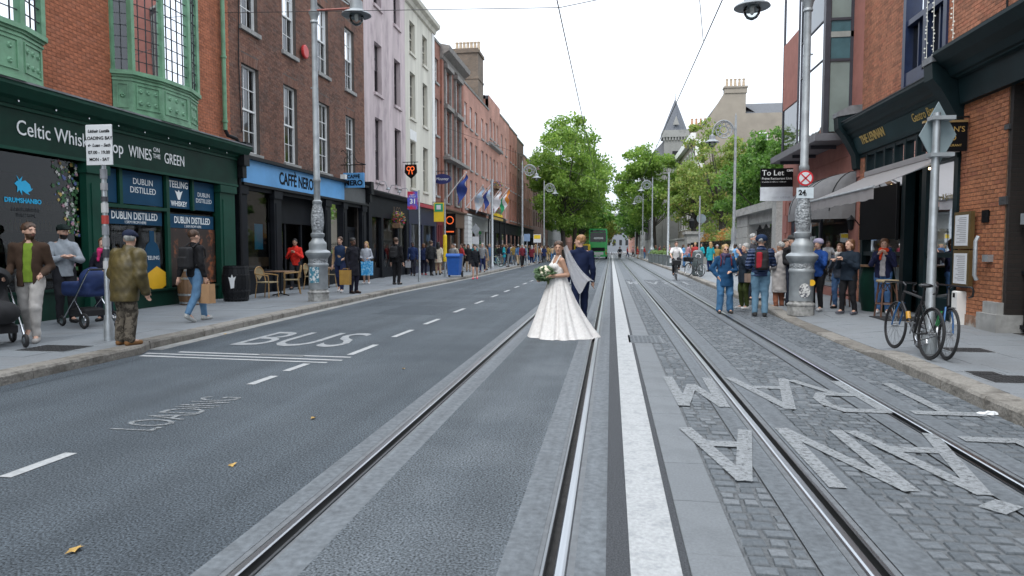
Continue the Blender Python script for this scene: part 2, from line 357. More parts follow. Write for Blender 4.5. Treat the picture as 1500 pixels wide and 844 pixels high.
KL = [(-12, -6.66), (9.0, -6.72), (9.35, -6.92), (15, -7.15), (22, -7.35), (34, -7.2), (63, -7.5), (420, -7.5)]
KR = [(-12, 3.44), (6.4, 3.53), (10, 3.65), (15, 3.68), (22, 3.86), (40, 4.1), (420, 4.1)]
def ip(tab, y):
    for (a, p), (b, q) in zip(tab, tab[1:]):
        if y <= b: return p+(q-p)*(y-a)/(b-a)
    return tab[-1][1]
road = MB()                                    # carriageway follows the kerb on its west edge
for (a, p), (b, q) in zip(KL, KL[1:]): road.quad((p-.25, a, 0), (-1.94, a, 0), (-1.94, b, 0), (q-.25, b, 0))
road = tag(road.build('road', M_asph), kind='structure')
strips = [('track_slab', -1.94, -1.81, M_conc), ('track_slab', -1.62, -1.44, M_conc), ('track_infill', -1.44, -.52, M_asph2), ('track_slab', -.52, -.35, M_conc), ('track_slab', -.16, -.012, M_conc),
          ('road_margin', -.012, .385, M_asphd), ('track_slab', 1.0, 1.16, M_conc), ('track_slab', 1.37, 1.58, M_conc), ('track_slab', 2.36, 2.52, M_conc), ('track_slab', 2.73, 2.92, M_conc)]
for nm, a, b, m in strips: tag(sheet(nm, a, b, 0, m), kind='structure')
sheet('white_line', .105, .345, .005, M_line, -3, 160, road)
# --- rails: grooved tram rail, cross-section in x
def rail(xc, label, flip=1):
    t = thing('tram_rail', label, 'rail', (xc, 0, 0), 0, 'grooved tram rails set in the road')
    def strip(nm, pts, m):
        b = MB()
        for p, q in zip(pts, pts[1:]):
            b.quad((p[0]*flip, Y0, p[1]), (q[0]*flip, Y0, q[1]), (q[0]*flip, Y1, q[1]), (p[0]*flip, Y1, p[1]))
        return b.build(nm, m, t)
    strip('running_head', [(-.06, -.06), (-.06, -.004), (-.052, .006), (-.04, .010), (-.008, .010), (.0, .004), (.003, -.05)], M_railtop)
    strip('groove', [(.003, -.05), (.044, -.05)], M_groove)
    strip('guard_lip', [(.044, -.05), (.046, -.002), (.05, .002), (.064, .002), (.068, -.06)], M_rail)
    strip('polymer_edge', [(-.1, -.002), (-.06, -.006)], M_poly); strip('polymer_edge', [(.068, -.006), (.1, -.002)], M_poly)
rail(-1.714, 'grooved steel tram rail along the asphalt bus lane', 1)
rail(-.256, 'grooved steel tram rail just beside the broad white line', -1)
rail(1.265, 'grooved steel tram rail between the granite strip and the setts', 1)
rail(2.625, 'grooved steel tram rail beside the bicycles and pub kerb', -1)
# --- granite strip slabs
gs = tag(sheet('granite_strip', .385, .67, -.012, M_mortar), kind='structure'); slabm = []
for k in range(4):
    w = .285; b = MB(); b.bev(-w/2+.004, w/2-.004, -.37+.004, .37-.004, -.02, 0, .003); slabm.append(b.mesh('slab', M_slab))
y = -1.0; k = 0
while y < 70:
    o = bpy.data.objects.new('slab', slabm[k % 4]); o.location = (.5275, y+.37, .001*((k*7) % 3)-.001); link(o, gs); y += .74; k += 1
sheet('slab_run', .387, .668, -.001, M_slab, y, Y1, gs)
# --- setts
sp = tag(sheet('sett_paving', .67, 1.0, -.011, M_mortar), kind='structure')
sheet('sett_bed', 1.58, 2.36, -.011, M_mortar, parent=sp); sheet('sett_bed', 2.92, 4.4, -.011, M_mortar, parent=sp)
settm = []
for k in range(8):
    w = .092+.008*k; b = MB(); r_ = random.Random(k); hx, hy = w/2-.004, .05
    top = [(-hx+.014+r_.uniform(-.006, .006), -hy+.012+r_.uniform(-.005, .005)), (hx-.014+r_.uniform(-.006, .006), -hy+.012), (hx-.013, hy-.012+r_.uniform(-.006, .004)), (-hx+.014, hy-.012)]
    mid = [(p[0]*1.13, p[1]*1.16) for p in top]
    v = [(x, y, -.03) for x, y in mid]+[(x, y, -.008) for x, y in mid]+[(x, y, .0) for x, y in top]+[(0, 0, .003)]
    b.add(v, [(i, (i+1) % 4, (i+1) % 4+4, i+4) for i in range(4)]+[(i+4, (i+1) % 4+4, (i+1) % 4+8, i+8) for i in range(4)]+[(i+8, (i+1) % 4+8, 12) for i in range(4)])
    settm.append((w, b, b.mesh('sett', M_sett, smooth=True)))
spots = []
for xa, xb, f in ((.675, .995, 1), (1.585, 2.355, 1), (2.925, 3.9, 1)):
    yy = 2.4; row = 0
    while yy < 34:
        x = xa; r_ = random.Random(row*31+int(xa*100)); xe = min(xb, ip(KR, yy)-.01)
        while x < xe-.06:
            k = r_.randrange(8); w = settm[k][0]
            if x+w > xe-.05: sc = (xe-x)/w; w = xe-x
            else: sc = 1
            spots.append((yy, x+w/2, k, sc, r_.uniform(-.004, .003), r_.uniform(-.04, .04))); x += w
        yy += .112+r_.uniform(-.004, .006); row += 1
def onframe(s):
    q = proj((s[1], s[0], 0)); return -10 < q[0] < 1510 and q[1] < 860
vis = sorted([s for s in spots if onframe(s)], key=lambda s: math.hypot(s[0], s[1])); near = set(id(s) for s in vis[:300])
rest = MB()
for s in vis:
    yy, x, k, sc, dz, rz = s
    if id(s) in near:
        o = bpy.data.objects.new('sett', settm[k][2]); o.location = (x, yy, dz); o.scale = (sc, 1, 1); o.rotation_euler = (dz*3, dz*2, rz); link(o, sp)
    else: rest.add([(p[0]*sc+x, p[1]+yy, p[2]+dz) for p in settm[k][1].v], settm[k][1].f)
tag(rest.build('sett_field', M_sett, sp, fix=False), kind='stuff')
for a, b in ((.675, .995), (1.585, 2.355), (2.925, 4.05)): sheet('far_sett_surface', a, b, -.006, M_sett, 34, Y1, sp)
# --- pavements
def zR(y):                                     # the east kerb drops to the road for a crossing
    for a, b, p, q in ((-99, 10.0, .12, .12), (10.0, 10.7, .12, .025), (10.7, 15.0, .025, .025), (15.0, 17.0, .025, .11)):
        if a <= y <= b: return p+(q-p)*(y-a)/(b-a)
    return .11
def zpave(x, y):
    if x < 0: return .12
    k = ip(KR, y); t = min(1, max(0, (x-k-.3)/1.0)); return zR(y)*(1-t)+.12*t
def pavement(name, kerbtab, side, xin, y1, cols, rowh, kh):
    base = MB()
    ys = sorted(set([p[0] for p in kerbtab]+[9.99, 10.7, 15.0, 17.0, 70]))
    for a, b in zip(ys, ys[1:]):
        xs_a = [ip(kerbtab, a)+side*.3, ip(kerbtab, a)+side*1.3, xin]; xs_b = [ip(kerbtab, b)+side*.3, ip(kerbtab, b)+side*1.3, xin]
        for i in range(2):
            base.quad(*[(x, yy, zpave(x, yy)-.012) for x, yy in ((xs_a[i], a), (xs_a[i+1], a), (xs_b[i+1], b), (xs_b[i], b))])
    pv = tag(base.build(name, M_pave, fix=False), kind='structure')
    # kerb stones: each with a worn, slightly irregular outline
    yy = -1.5; i = 0
    while yy < 90:
        r_ = random.Random(i*13+int(side)); ln = r_.uniform(.85, 1.5) if yy > 4 else 1.6
        e = min(yy+ln, 90.); n = 4; b = MB(); g = .006
        if not any(yy < p < e for p in (9.0, 9.35)) or side > 0: pass
        rows = []
        for j in range(n+1):
            t = yy+g+(e-yy-2*g)*j/n; x = ip(kerbtab, t)-side*r_.uniform(0, .012); top = kh(t)+r_.uniform(-.004, .004); w = side*.3
            rows.append([(x, t, -.05), (x+side*r_.uniform(0, .006), t, max(top-.03, .0)), (x+side*.022, t, top), (x+w-side*.006, t, top), (x+w-side*.006, t, -.05)])
        v = sum(rows, []); f = []
        for j in range(n):
            for k in range(4): a = j*5+k; f.append((a, a+1, a+6, a+5))
        f += [(4, 3, 2, 1, 0), tuple(range(n*5, n*5+5))]
        b.add(v, f); b.build('kerb_stone', M_kerb, pv); yy = e; i += 1
    kb = MB(); x0 = kerbtab[-1][1]; kb.box(min(x0, x0+side*.29), max(x0, x0+side*.29), 90, Y1, -.05, .115); kb.build('far_kerb', M_kerb, pv)
    # slabs
    cnt = 0; yy = 3.0; row = 0
    while yy < y1 and cnt < 300:
        r_ = random.Random(row*17+5); off = r_.uniform(0, cols)
        x = ip(kerbtab, yy)+side*.302; xs = [x]; x += side*(.25+off*.6)
        while (xin-x)*side > .2: xs.append(x); x += side*cols
        xs.append(xin)
        for a, b in zip(xs, xs[1:]):
            cx, cy = (a+b)/2, yy+rowh/2; q = proj((cx, cy, .12))
            if not (-90 < q[0] < 1590 and q[1] < 900): continue
            if cnt >= 300: break
            m = MB(); lo, hi = min(a, b)+.003, max(a, b)-.003; ya, yb = yy+.003, yy+rowh-.003; dz = r_.uniform(-.0015, .0015)
            t = [(lo, ya), (hi, ya), (hi, yb), (lo, yb)]
            m.add([(p, q2, zpave(p, q2)-.011) for p, q2 in t]+[(p, q2, zpave(p, q2)+dz) for p, q2 in t], [(4, 5, 6, 7), (0, 1, 5, 4), (1, 2, 6, 5), (2, 3, 7, 6), (3, 0, 4, 7)])
            m.build('paving_slab', M_pave, pv, fix=False); cnt += 1
        yy += rowh; row += 1
    tail = MB()
    if yy < 60:
        for a, b in zip(range(int(yy*10), 4200, 100), range(int(yy*10)+100, 4300, 100)):
            a /= 10.; b /= 10.
            tail.quad(*[(x, q, zpave(x, q)) for x, q in ((ip(kerbtab, a)+side*.302, a), (xin, a), (xin, b), (ip(kerbtab, b)+side*.302, b))])
        tail.build('far_slab_surface', M_pave, pv)
    return pv
paveL = pavement('pavement', KL, -1, -11.6, 60, .9, .6, lambda t: .125)
paveR = pavement('pavement', KR, 1, 6.62, 60, .8, .6, lambda t: zR(t)+.003)
b = MB()
b.quad((6.5, 19, .115), (30, 19, .115), (30, 420, .115), (6.5, 420, .115)); tag(b.build('forecourt', M_pave), kind='structure')
gl = MB()                                       # pale channel beside the west kerb
for (a, p), (c, q) in zip(KL[2:], KL[3:]): gl.quad((p-.02, a, .004), (p+.24, a, .004), (q+.24, c, .004), (q-.02, c, .004))
tag(gl.build('road_channel', M_gully), kind='structure')
# --- painted markings
def mark(pts, z=.005, m=M_line): b = MB(); b.quad(*[(x, y, z) for x, y in pts]); return b.build('road_marking', m, road)
for xa, ya, xb, yb in [(8, 699, 95, 673), (370, 562, 400, 554), (419, 544, 447, 536)]: pass
for y0, y1 in ((3.95, 4.5), (7.1, 7.62), (7.95, 8.5)): mark([(-4.05, y0), (-3.95, y0), (-3.93, y1), (-4.03, y1)])
yy = 9.0
while yy < 60: mark([(-3.75, yy+.3), (-3.65, yy+.3), (-3.63, yy+1.35), (-3.73, yy+1.35)]); yy += 2.6 if yy > 11 else 2.0
mark([(-6.7, 8.98), (-3.62, 8.78), (-3.62, 8.86), (-6.7, 9.06)]); mark([(-6.3, 9.16), (-4.3, 9.05), (-4.3, 9.13), (-6.3, 9.25)])
mark([(-5.0, 9.12), (-3.6, 9.05), (-3.6, 9.13), (-5.0, 9.2)]); mark([(-6.62, 8.75), (-6.1, 8.72), (-6.1, 8.82), (-6.62, 8.86)]); mark([(-6.1, 8.72), (-3.75, 8.58), (-3.75, 8.65), (-6.1, 8.8)])
text('BUS', 1.0, road, (-5.1, 10.7, .006), (1, 0, 0), (0, 1, 0), M_faint, .0005, sx=1.12)
bus_t = [o for o in road.children if o.name.startswith('lettering')][-1]
for v in bus_t.data.vertices: v.co.y = 10.75+(v.co.y-10.7)*2.45
t_ = text('LOADING', .6, road, (-3.93, 5.8, .006), (0, 1, 0), (-1, 0, 0), M_flake2, .0005, sx=.5)
for v in t_.data.vertices: v.co.x += (v.co.y-5.8)*.05
def stroke_text(letters, par, m, z):
    """road letters as flat painted strokes, turned to face oncoming trams"""
    G = {'T': [((0, 1), (1, 1)), ((.5, 1), (.5, 0))], 'R': [((.1, 0), (.1, 1)), ((.1, 1), (.75, 1), (.9, .85), (.9, .65), (.75, .5), (.1, .5)), ((.45, .5), (.95, 0))], 'A': [((0, 0), (.5, 1), (1, 0)), ((.2, .34), (.8, .34))], 'M': [((0, 0), (.08, 1), (.5, .3), (.92, 1), (1, 0))], 'L': [((.1, 1), (.1, 0), (.95, 0))], 'N': [((.05, 0), (.05, 1), (.95, 0), (.95, 1))], "'": [((.42, 1.13), (.62, 1.2))]}
    for ch, x0, x1, y0, y1 in letters:
        b = MB()
        for pl in G[ch]:
            pts = [Vector((x1-(x1-x0)*p[0], y1-(y1-y0)*p[1], 0)) for p in pl]
            for p, q in zip(pts, pts[1:]):
                d = (q-p).normalized(); w = .055 if abs(d.y) > abs(d.x) else .075; n = Vector((-d.y, d.x, 0))*w; e = d*.03
                b.quad(*[tuple(v+Vector((0, 0, z))) for v in (p-n-e, p+n-e, q+n+e, q-n+e)]); z += .00012
        b.build('road_letter', m, par, fix=False)
stroke_text([('T', 2.82, 3.38, 6.75, 8.15), ('R', 2.05, 2.62, 6.75, 8.2), ('A', 1.4, 2.0, 6.75, 8.25), ('M', .68, 1.13, 6.75, 8.2), ('L', 2.8, 3.25, 4.5, 5.85), ('A', 2.0, 2.6, 4.55, 5.95), ("'", 2.0, 2.6, 4.55, 5.95), ('N', 1.42, 1.9, 4.55, 5.95), ('A', .64, 1.12, 4.6, 5.85)], sp, M_flake, .0072)
stroke_text([('T', 3.0, 3.5, 29.5, 32), ('R', 2.3, 2.8, 29.5, 32), ('A', 1.6, 2.1, 29.5, 32), ('M', .8, 1.15, 29.5, 32)], sp, M_flake, .0072)
for pts in ([(-5.55, 15.2), (-4.9, 17.6), (-3.95, 17.6)], [(-4.6, 22.4), (-4.3, 24.2), (-3.4, 24.2)]):
    b = MB(); rs_ = random.Random(int(pts[0][1]*10)); full = []
    for p, q in zip(pts, pts[1:]):
        for i in range(12): full.append((p[0]+(q[0]-p[0])*i/12+rs_.uniform(-.012, .012), p[1]+(q[1]-p[1])*i/12))
    full.append(pts[-1]); v = []
    for i, p in enumerate(full): w = rs_.uniform(.004, .012); v += [(p[0]-w, p[1]-w, .0035), (p[0]+w, p[1]+w, .0035)]
    b.add(v, [(2*i, 2*i+1, 2*i+3, 2*i+2) for i in range(len(full)-1)]); b.build('road_crack', M_asphd, road, fix=False)
M_patch = mat('asphalt_patch', (.058, .071, .084), .85, var=.9, scale=80, detail=3, bump=.9, bscale=130, bdist=.012, spec=.3)
for q in ([(-5.5, 15.2), (-4.0, 15.2), (-3.95, 17.6), (-5.45, 17.6)], [(-4.6, 22.4), (-3.45, 22.4), (-3.4, 24.2), (-4.55, 24.2)], [(-6.62, 2), (-6.35, 2), (-6.42, 8.6), (-6.66, 8.6)]):
    b = MB(); b.quad(*[(x, y, .0028) for x, y in q]); b.build('road_patch', M_patch, road)
# --- covers, gratings, litter
M_iron = mat('cast_iron', (.05, .05, .052), .6, .5, var=.3, scale=60, bump=.8, bscale=70)
def cover(x, y, w, l, z, label, fm=None):
    t = thing('manhole_cover', label, 'manhole cover', (x, y, z)); b = MB(); b.box(-w/2-.03, w/2+.03, -l/2-.03, l/2+.03, -.01, .003); b.build('frame', fm or M_steel, t)
    b = MB(); b.box(-w/2, w/2, -l/2, l/2, .003, .006)
    for i in range(int(w/.07)):
        for j in range(int(l/.07)): b.box(-w/2+.01+i*.07, -w/2+.05+i*.07, -l/2+.01+j*.07, -l/2+.05+j*.07, .006, .009)
    b.build('lid', M_iron, t)
cover(-7.75, 8.55, .75, .55, .121, 'dark cast iron cover in the pavement under the loading bay post')
for px, py, w, l, s in ((1415, 513, .55, .4, 'iron cover in the pub pavement beside the leaning bicycle wheel'), (1478, 556, .5, .45, 'iron cover in the pub pavement nearest the worn kerb'), (1440, 547, .3, .2, 'small iron cover in the pub pavement between two larger ones')):
    x, y = onZ(px, py, .12); cover(x, y, w, l, .121, s)
x, y = onZ(945, 497)
M_iron = M_conc
cover(x, y, .5, .9, .002, 'wide metal access cover across the granite strip beside the white line', M_slab)
M_leaf = mat('fallen_leaf', (.42, .27, .08), .8, var=.3, scale=40)
for i, (px, py, s) in enumerate(((110, 808, .06), (340, 683, .045), (459, 614, .045), (330, 490, .05), (591, 541, .04))):
    x, y = onZ(px, py); b = MB(); n = 10; r_ = random.Random(i)
    b.add([(s*(1 if k % 2 else .5)*math.cos(k*6.283/n)*.6, s*(1 if k % 2 else .5)*math.sin(k*6.283/n), r_.uniform(.002, .02)) for k in range(n)]+[(0, 0, .006)], [(k, (k+1) % n, n) for k in range(n)])
    o = b.build('fallen_leaf', M_leaf, loc=(x, y, .003)); tag(o, ('largest yellow fallen leaf, alone on the asphalt well short of the lane dashes', 'small yellow leaf on the asphalt between the loading lettering and the rail', 'small yellow leaf on the asphalt level with the far end of the loading lettering', 'yellow leaf lying in the bus bay beside the kerb', 'smallest yellow leaf on the asphalt beyond the bus bay line')[i], 'leaf', 'fallen leaves on the asphalt')
x, y = onZ(1447, 607); b = MB(); r_ = random.Random(3); n = 14
b.add([(.11*math.cos(k*6.283/n)*r_.uniform(.7, 1.1), .05*math.sin(k*6.283/n)*r_.uniform(.7, 1.2), .003) for k in range(n)]+[(.07*math.cos(k*6.283/n)*r_.uniform(.5, 1.1), .03*math.sin(k*6.283/n), r_.uniform(.012, .03)) for k in range(n)]+[(0, 0, .022)],
      [(k, (k+1) % n, (k+1) % n+n, k+n) for k in range(n)]+[(k+n, (k+1) % n+n, 2*n) for k in range(n)])
tag(b.build('crumpled_paper', M_print, loc=(x, y, 0)), 'crumpled white paper scrap lying in the gutter by the pub kerb', 'litter')
# ================================================================= buildings: tools
M_stone = mat('window_stone', (.3, .3, .29), .8, var=.2, scale=8, bump=.3, col2=(.16, .16, .155), c2=(.5, .7), c2scale=2)
M_slate = mat('roof_slate', (.09, .095, .105), .7, var=.3, scale=9, bump=.3)
M_lead = mat('lead_flashing', (.17, .18, .19), .55, .3, var=.3, scale=5, bump=.3, bscale=12)
M_curtain = mat('pale_blind', (.55, .55, .52), .9, var=.06)
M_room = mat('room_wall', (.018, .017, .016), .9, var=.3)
def tL(X=-11.0): return lambda u, w, z: (X+w, u, z)
def tR(X=6.5): return lambda u, w, z: (X-w, u, z)
def facade(par, tf, u0, u1, z0, z1, holes, m, depth=.16, name='wall'):
    us = sorted(set([u0, u1]+[min(max(h[i], u0), u1) for h in holes for i in (0, 1)])); zs = sorted(set([z0, z1]+[min(max(h[i], z0), z1) for h in holes for i in (2, 3)]))
    b = MB(tf)
    for a, c in zip(us, us[1:]):
        for d, e in zip(zs, zs[1:]):
            if any(h[0] <= a+1e-6 and c-1e-6 <= h[1] and h[2] <= d+1e-6 and e-1e-6 <= h[3] for h in holes): continue
            b.quad((a, 0, d), (c, 0, d), (c, 0, e), (a, 0, e))
    for h in holes:
        a, c, d, e = h[:4]; q = -depth
        b.quad((a, 0, d), (a, q, d), (a, q, e), (a, 0, e)); b.quad((c, 0, d), (c, q, d), (c, q, e), (c, 0, e))
        b.quad((a, 0, d), (c, 0, d), (c, q, d), (a, q, d)); b.quad((a, 0, e), (c, 0, e), (c, q, e), (a, q, e))
    return b.build(name, m, par, fix=False)
def sash(par, tf, u0, u1, z0, z1, rec=.13, fr=None, sill=None, cols=2, rows=2, blind=0, glass=None, sillw=.09, depth=.5):
    fr = fr or M_sash; b = MB(tf); f = .055; w0, w1 = -rec-.05, -rec+.02; zm = (z0+z1)/2
    for a, c, d, e in ((u0, u0+f, z0, z1), (u1-f, u1, z0, z1), (u0+f, u1-f, z1-f, z1), (u0+f, u1-f, z0, z0+f*1.2)): b.box(a, c, w0, w1, d, e)
    b.box(u0+f, u1-f, w0-.03, w1-.01, zm-.028, zm+.028)
    for s, (d, e) in enumerate(((z0+f, zm), (zm, z1-f))):
        ww = w0+.02+(.0 if s else -.02)
        for i in range(1, cols): uu = u0+f+(u1-u0-2*f)*i/cols; b.box(uu-.012, uu+.012, ww-.004, ww+.022, d+.028, e-.0)
        for j in range(1, rows): zz = d+(e-d)*j/rows; b.box(u0+f, u1-f, ww-.003, ww+.021, zz-.012, zz+.012)
    win = b.build('window', fr, par)
    for d, e, ww in ((z0+f, zm-.028, w0+.004), (zm+.028, z1-f, w0+.018)):
        g = MB(tf); g.quad((u0+f, ww, d), (u1-f, ww, d), (u1-f, ww, e), (u0+f, ww, e)); g.build('pane', glass or M_wglass, win)
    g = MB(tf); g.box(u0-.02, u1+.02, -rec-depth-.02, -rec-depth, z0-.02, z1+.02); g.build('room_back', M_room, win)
    if blind:
        g = MB(tf); zb = z1-(z1-z0)*blind; n = 9
        g.add([(u0+f+(u1-u0-2*f)*i/n, -rec-.12-.015*(i % 2), z) for i in range(n+1) for z in (zb, z1)], [(2*i, 2*i+2, 2*i+3, 2*i+1) for i in range(n)]); g.build('blind', M_curtain, win)
    if sill is not False:
        g = MB(tf); g.box(u0-.08, u1+.08, -rec+.02, sillw, z0-.13, z0-.003); g.build('sill', sill or M_stone, win)
    return win
def bricks(par, tf, u0, u1, z0, z1, holes, m, parts=0, bl=.225, bh=.075, d=.007, jt=.009, w=0.0, seed=1, lintel=None):
    rs = random.Random(seed); out = []; z = z0; r = 0
    while z < z1-.03:
        ze = min(z+bh-jt, z1); u = u0-(bl/2 if r % 2 else 0)
        cuts = sorted([(h[0], h[1]) for h in holes if h[2] < ze and h[3] > z])
        while u < u1:
            a, c = max(u, u0), min(u+bl-jt, u1); segs = [(a, c)]
            for p, q in cuts:
                ns = []
                for s, e in segs:
                    if e <= p or s >= q: ns.append((s, e))
                    else:
                        if s < p: ns.append((s, p))
                        if e > q: ns.append((q, e))
                segs = ns
            for s, e in segs:
                if e-s > .025: out.append((s, e, z, ze, d*rs.uniform(.5, 1.25)))
            u += bl
        z += bh; r += 1
    big = []
    if parts:
        full = []
        for i, (s, e, a, c, dd) in enumerate(out):
            if abs(e-s-(bl-jt)) < .002 and abs(c-a-(bh-jt)) < .002:
                P = tf((s+e)/2, 0, (a+c)/2); q = proj(P)
                if -5 < q[0] < 1505 and -5 < q[1] < 849: full.append((math.dist(P, (0, 0, CAMZ)), i))
        big = [i for _, i in sorted(full)[:parts]]
        o0 = Vector(tf(0, 0, 0)); ax = [Vector(tf(*e))-o0 for e in ((1, 0, 0), (0, 1, 0), (0, 0, 1))]
        b = MB(); hl, hh = (bl-jt)/2, (bh-jt)/2
        b.add([tuple(ax[0]*x*hl+ax[1]*y+ax[2]*zz*hh) for y in (-.01, d) for x, zz in ((-1, -1), (1, -1), (1, 1), (-1, 1))], [(4, 5, 6, 7), (0, 1, 5, 4), (1, 2, 6, 5), (2, 3, 7, 6), (3, 0, 4, 7)])
        bm_ = b.mesh('brick', m)
        for i in big:
            s, e, a, c, dd = out[i]; o = bpy.data.objects.new('brick', bm_); o.location = tf((s+e)/2, w+dd-d, (a+c)/2); link(o, par)
    bs = set(big); b = MB(tf)
    for i, (s, e, a, c, dd) in enumerate(out):
        if i in bs: continue
        b.add([(s, w-.004, a), (e, w-.004, a), (e, w-.004, c), (s, w-.004, c), (s, w+dd, a), (e, w+dd, a), (e, w+dd, c), (s, w+dd, c)], [(4, 5, 6, 7), (0, 1, 5, 4), (1, 2, 6, 5), (2, 3, 7, 6), (3, 0, 4, 7)])
    return tag(b.build('brickwork', m, par, fix=False), kind='stuff')
def shell(par, tf, u0, u1, z1, m, z0=0, deep=9, gap=1.2, roof=None):
    b = MB(tf); b.box(u0+.003, u1-.003, -deep, -gap, z0, z1-.4); b.box(u0+.003, u0+.25, -gap, -.3, z0, z1-.02); b.box(u1-.25, u1-.003, -gap, -.3, z0, z1-.02)
    b.build('side_wall', m, par)
    b = MB(tf); b.box(u0+.003, u1-.003, -deep, -.02, z1-.35, z1-.05); b.build('roof', roof or M_slate, par)
def cornice(par, tf, u0, u1, prof, m, name='cornice'):
    b = MB(tf); n = len(prof)
    b.add([(u, w, z) for u in (u0, u1) for w, z in prof], [(i, (i+1) % n, (i+1) % n+n, i+n) for i in range(n)]+[tuple(range(n)), tuple(range(n, 2*n))]); return b.build(name, m, par)
def boxes(par, tf, name, m, *bs):
    b = MB(tf)
    for q in bs: b.box(*q)
    return b.build(name, m, par)
def each(par, tf, name, m, *bs):
    for q in bs: boxes(par, tf, name, m, q)
def pane(par, tf, u0, u1, z0, z1, w, m=None, name='pane'):
    b = MB(tf); b.quad((u0, w, z0), (u1, w, z0), (u1, w, z1), (u0, w, z1)); return b.build(name, m or M_glass, par)
# ================================================================= whiskey shop: red brick, green bow windows
M_mort1 = mat('mortar_red', (.2, .125, .09), .9, var=.2)
M_brk1 = mat('brick_red', (.40, .135, .066), .85, var=.25, scale=14, bump=.4, bscale=50, rnd=.28, streak=(1.6, 1.6, .14, .2), col2=(.26, .095, .052), c2=(.55, .8), c2scale=.8)
M_dgreen = mat('dark_green_paint', (.003, .028, .018), .55, var=.25, scale=2, spec=.2)
M_mgreen = mat('green_paint', (.004, .05, .031), .55, var=.2, scale=2, spec=.25)
M_lgreen = mat('pale_green_paint', (.16, .33, .2), .5, var=.18, scale=4, bump=.2, bscale=40, col2=(.08, .19, .11), c2=(.5, .7))
M_poster = mat('blue_poster', (.006, .052, .11), .6, var=.12, scale=2, spec=.2)
M_cyan = mat('cyan_print', (.02, .42, .72), .5, var=.05)
M_shelf = mat('shelf_wood', (.09, .05, .025), .6, var=.3)
tf = tL()
B1 = thing('brick_shop_building', 'red brick whiskey shop building with pale green bow windows and dark green front', 'building', (0, 0, 0))
hol = [(13.95, 16.85, 4.4, 8.6), (9.2, 11.9, 4.4, 8.6)]
facade(B1, tf, 6, 18.75, 4.2, 12.5, hol, M_mort1, name='wall'); shell(B1, tf, 6, 18.75, 12.5, M_mort1, deep=12, gap=3.4)
bricks(B1, tf, 8.6, 18.75, 4.3, 9.6, hol, M_brk1, parts=300)
def bow(uc, hw, pr):
    n = 5; A = [(-1, 0), (-.86, .55), (-.36, .93), (.36, .93), (.86, .55), (1, 0)]
    P = [(uc+a*hw, b*pr) for a, b in A]
    root = MB(tf)
    for (a, b), (c, d) in zip(P, P[1:]): root.quad((a, b, 4.55), (c, d, 4.55), (c, d, 5.36), (a, b, 5.36))
    w = root.build('bow_window', M_lgreen, B1)
    def ring(z0, z1, off, nm):
        b = MB(tf); Q = [(uc+(u-uc)*(1+off/hw), q+off if i not in (0, 5) else q) for i, (u, q) in enumerate(P)]
        b.add([(u, q, z) for z in (z0, z1) for u, q in Q], [(i, i+1, i+7, i+6) for i in range(5)]+[(0, 1, 2, 3, 4, 5), (6, 7, 8, 9, 10, 11)]); b.build(nm, M_lgreen, w)
    ring(5.36, 5.41, .03, 'moulding'); ring(5.41, 5.5, .075, 'sill'); ring(4.52, 4.58, .03, 'moulding'); ring(5.28, 5.32, .02, 'moulding'); ring(8.0, 8.2, .05, 'moulding'); ring(8.2, 8.7, .0, 'head')
    b = MB(tf)
    for i, (u, q) in enumerate(P): b.box(u-.05, u+.05, q-.06, q+.05, 5.5, 8.0)
    b.build('mullion', M_lgreen, w)
    M_leadb = mat('lead_came', (.05, .055, .06), .6, .3)
    for (a, bq), (c, d) in zip(P, P[1:]):
        L_ = math.hypot(c-a, d-bq); nx = max(2, round(L_/.2)); g = MB(tf); q = 0
        g.quad((a, bq-.02, 5.5), (c, d-.02, 5.5), (c, d-.02, 8.0), (a, bq-.02, 8.0)); g.build('pane', M_wglass, w)
        g = MB(tf)
        for i in range(1, nx):
            t = i/nx; g.tube([(a+(c-a)*t, bq+(d-bq)*t-.012, 5.5), (a+(c-a)*t, bq+(d-bq)*t-.012, 8.0)], .009, 4)
        for j in range(1, 10): g.tube([(a, bq-.012, 5.5+j*.25), (c, d-.012, 5.5+j*.25)], .009, 4)
        g.build('leading', M_leadb, w)
        g = MB(tf); ux, uy = (c-a)/L_, (d-bq)/L_; nx_, ny_ = -uy, ux
        def pt(s, z, o): return (a+ux*s+nx_*o, bq+uy*s+ny_*o, z)
        for s0, s1 in ((.08, L_-.08),):      # raised panel frame and rosettes
            for p0, p1, zz0, zz1 in ((s0, s1, 5.2, 5.23), (s0, s1, 4.68, 4.71), (s0, s0+.03, 4.71, 5.2), (s1-.03, s1, 4.71, 5.2)):
                g.add([pt(p, z, o) for o in (0, .02) for p, z in ((p0, zz0), (p1, zz0), (p1, zz1), (p0, zz1))], [(4, 5, 6, 7), (0, 1, 5, 4), (1, 2, 6, 5), (2, 3, 7, 6), (3, 0, 4, 7)])
            for sx_ in ([.5] if L_ < .7 else [.25, .5, .75]):
                for zz in (4.82, 5.08) if L_ > .7 else (4.95,):
                    m6 = 10; g.add([pt(L_*sx_+.06*math.cos(k*6.283/m6), zz+.06*math.sin(k*6.283/m6), 0.001) for k in range(m6)]+[pt(L_*sx_+.03*math.cos(k*6.283/m6), zz+.03*math.sin(k*6.283/m6), .03) for k in range(m6)]+[pt(L_*sx_, zz, .015)],
                                 [(k, (k+1) % m6, (k+1) % m6+m6, k+m6) for k in range(m6)]+[(k+m6, (k+1) % m6+m6, 2*m6) for k in range(m6)])
        g.build('panel', M_lgreen, w)
    g = MB(tf); g.box(uc-hw, uc+hw, -3.3, -3.2, 4.4, 8.6); g.box(uc-hw, uc+hw, -3.2, -.1, 4.4, 4.5); g.box(uc-hw, uc+hw, -3.2, -.1, 8.5, 8.6); g.build('room_back', M_room, w)
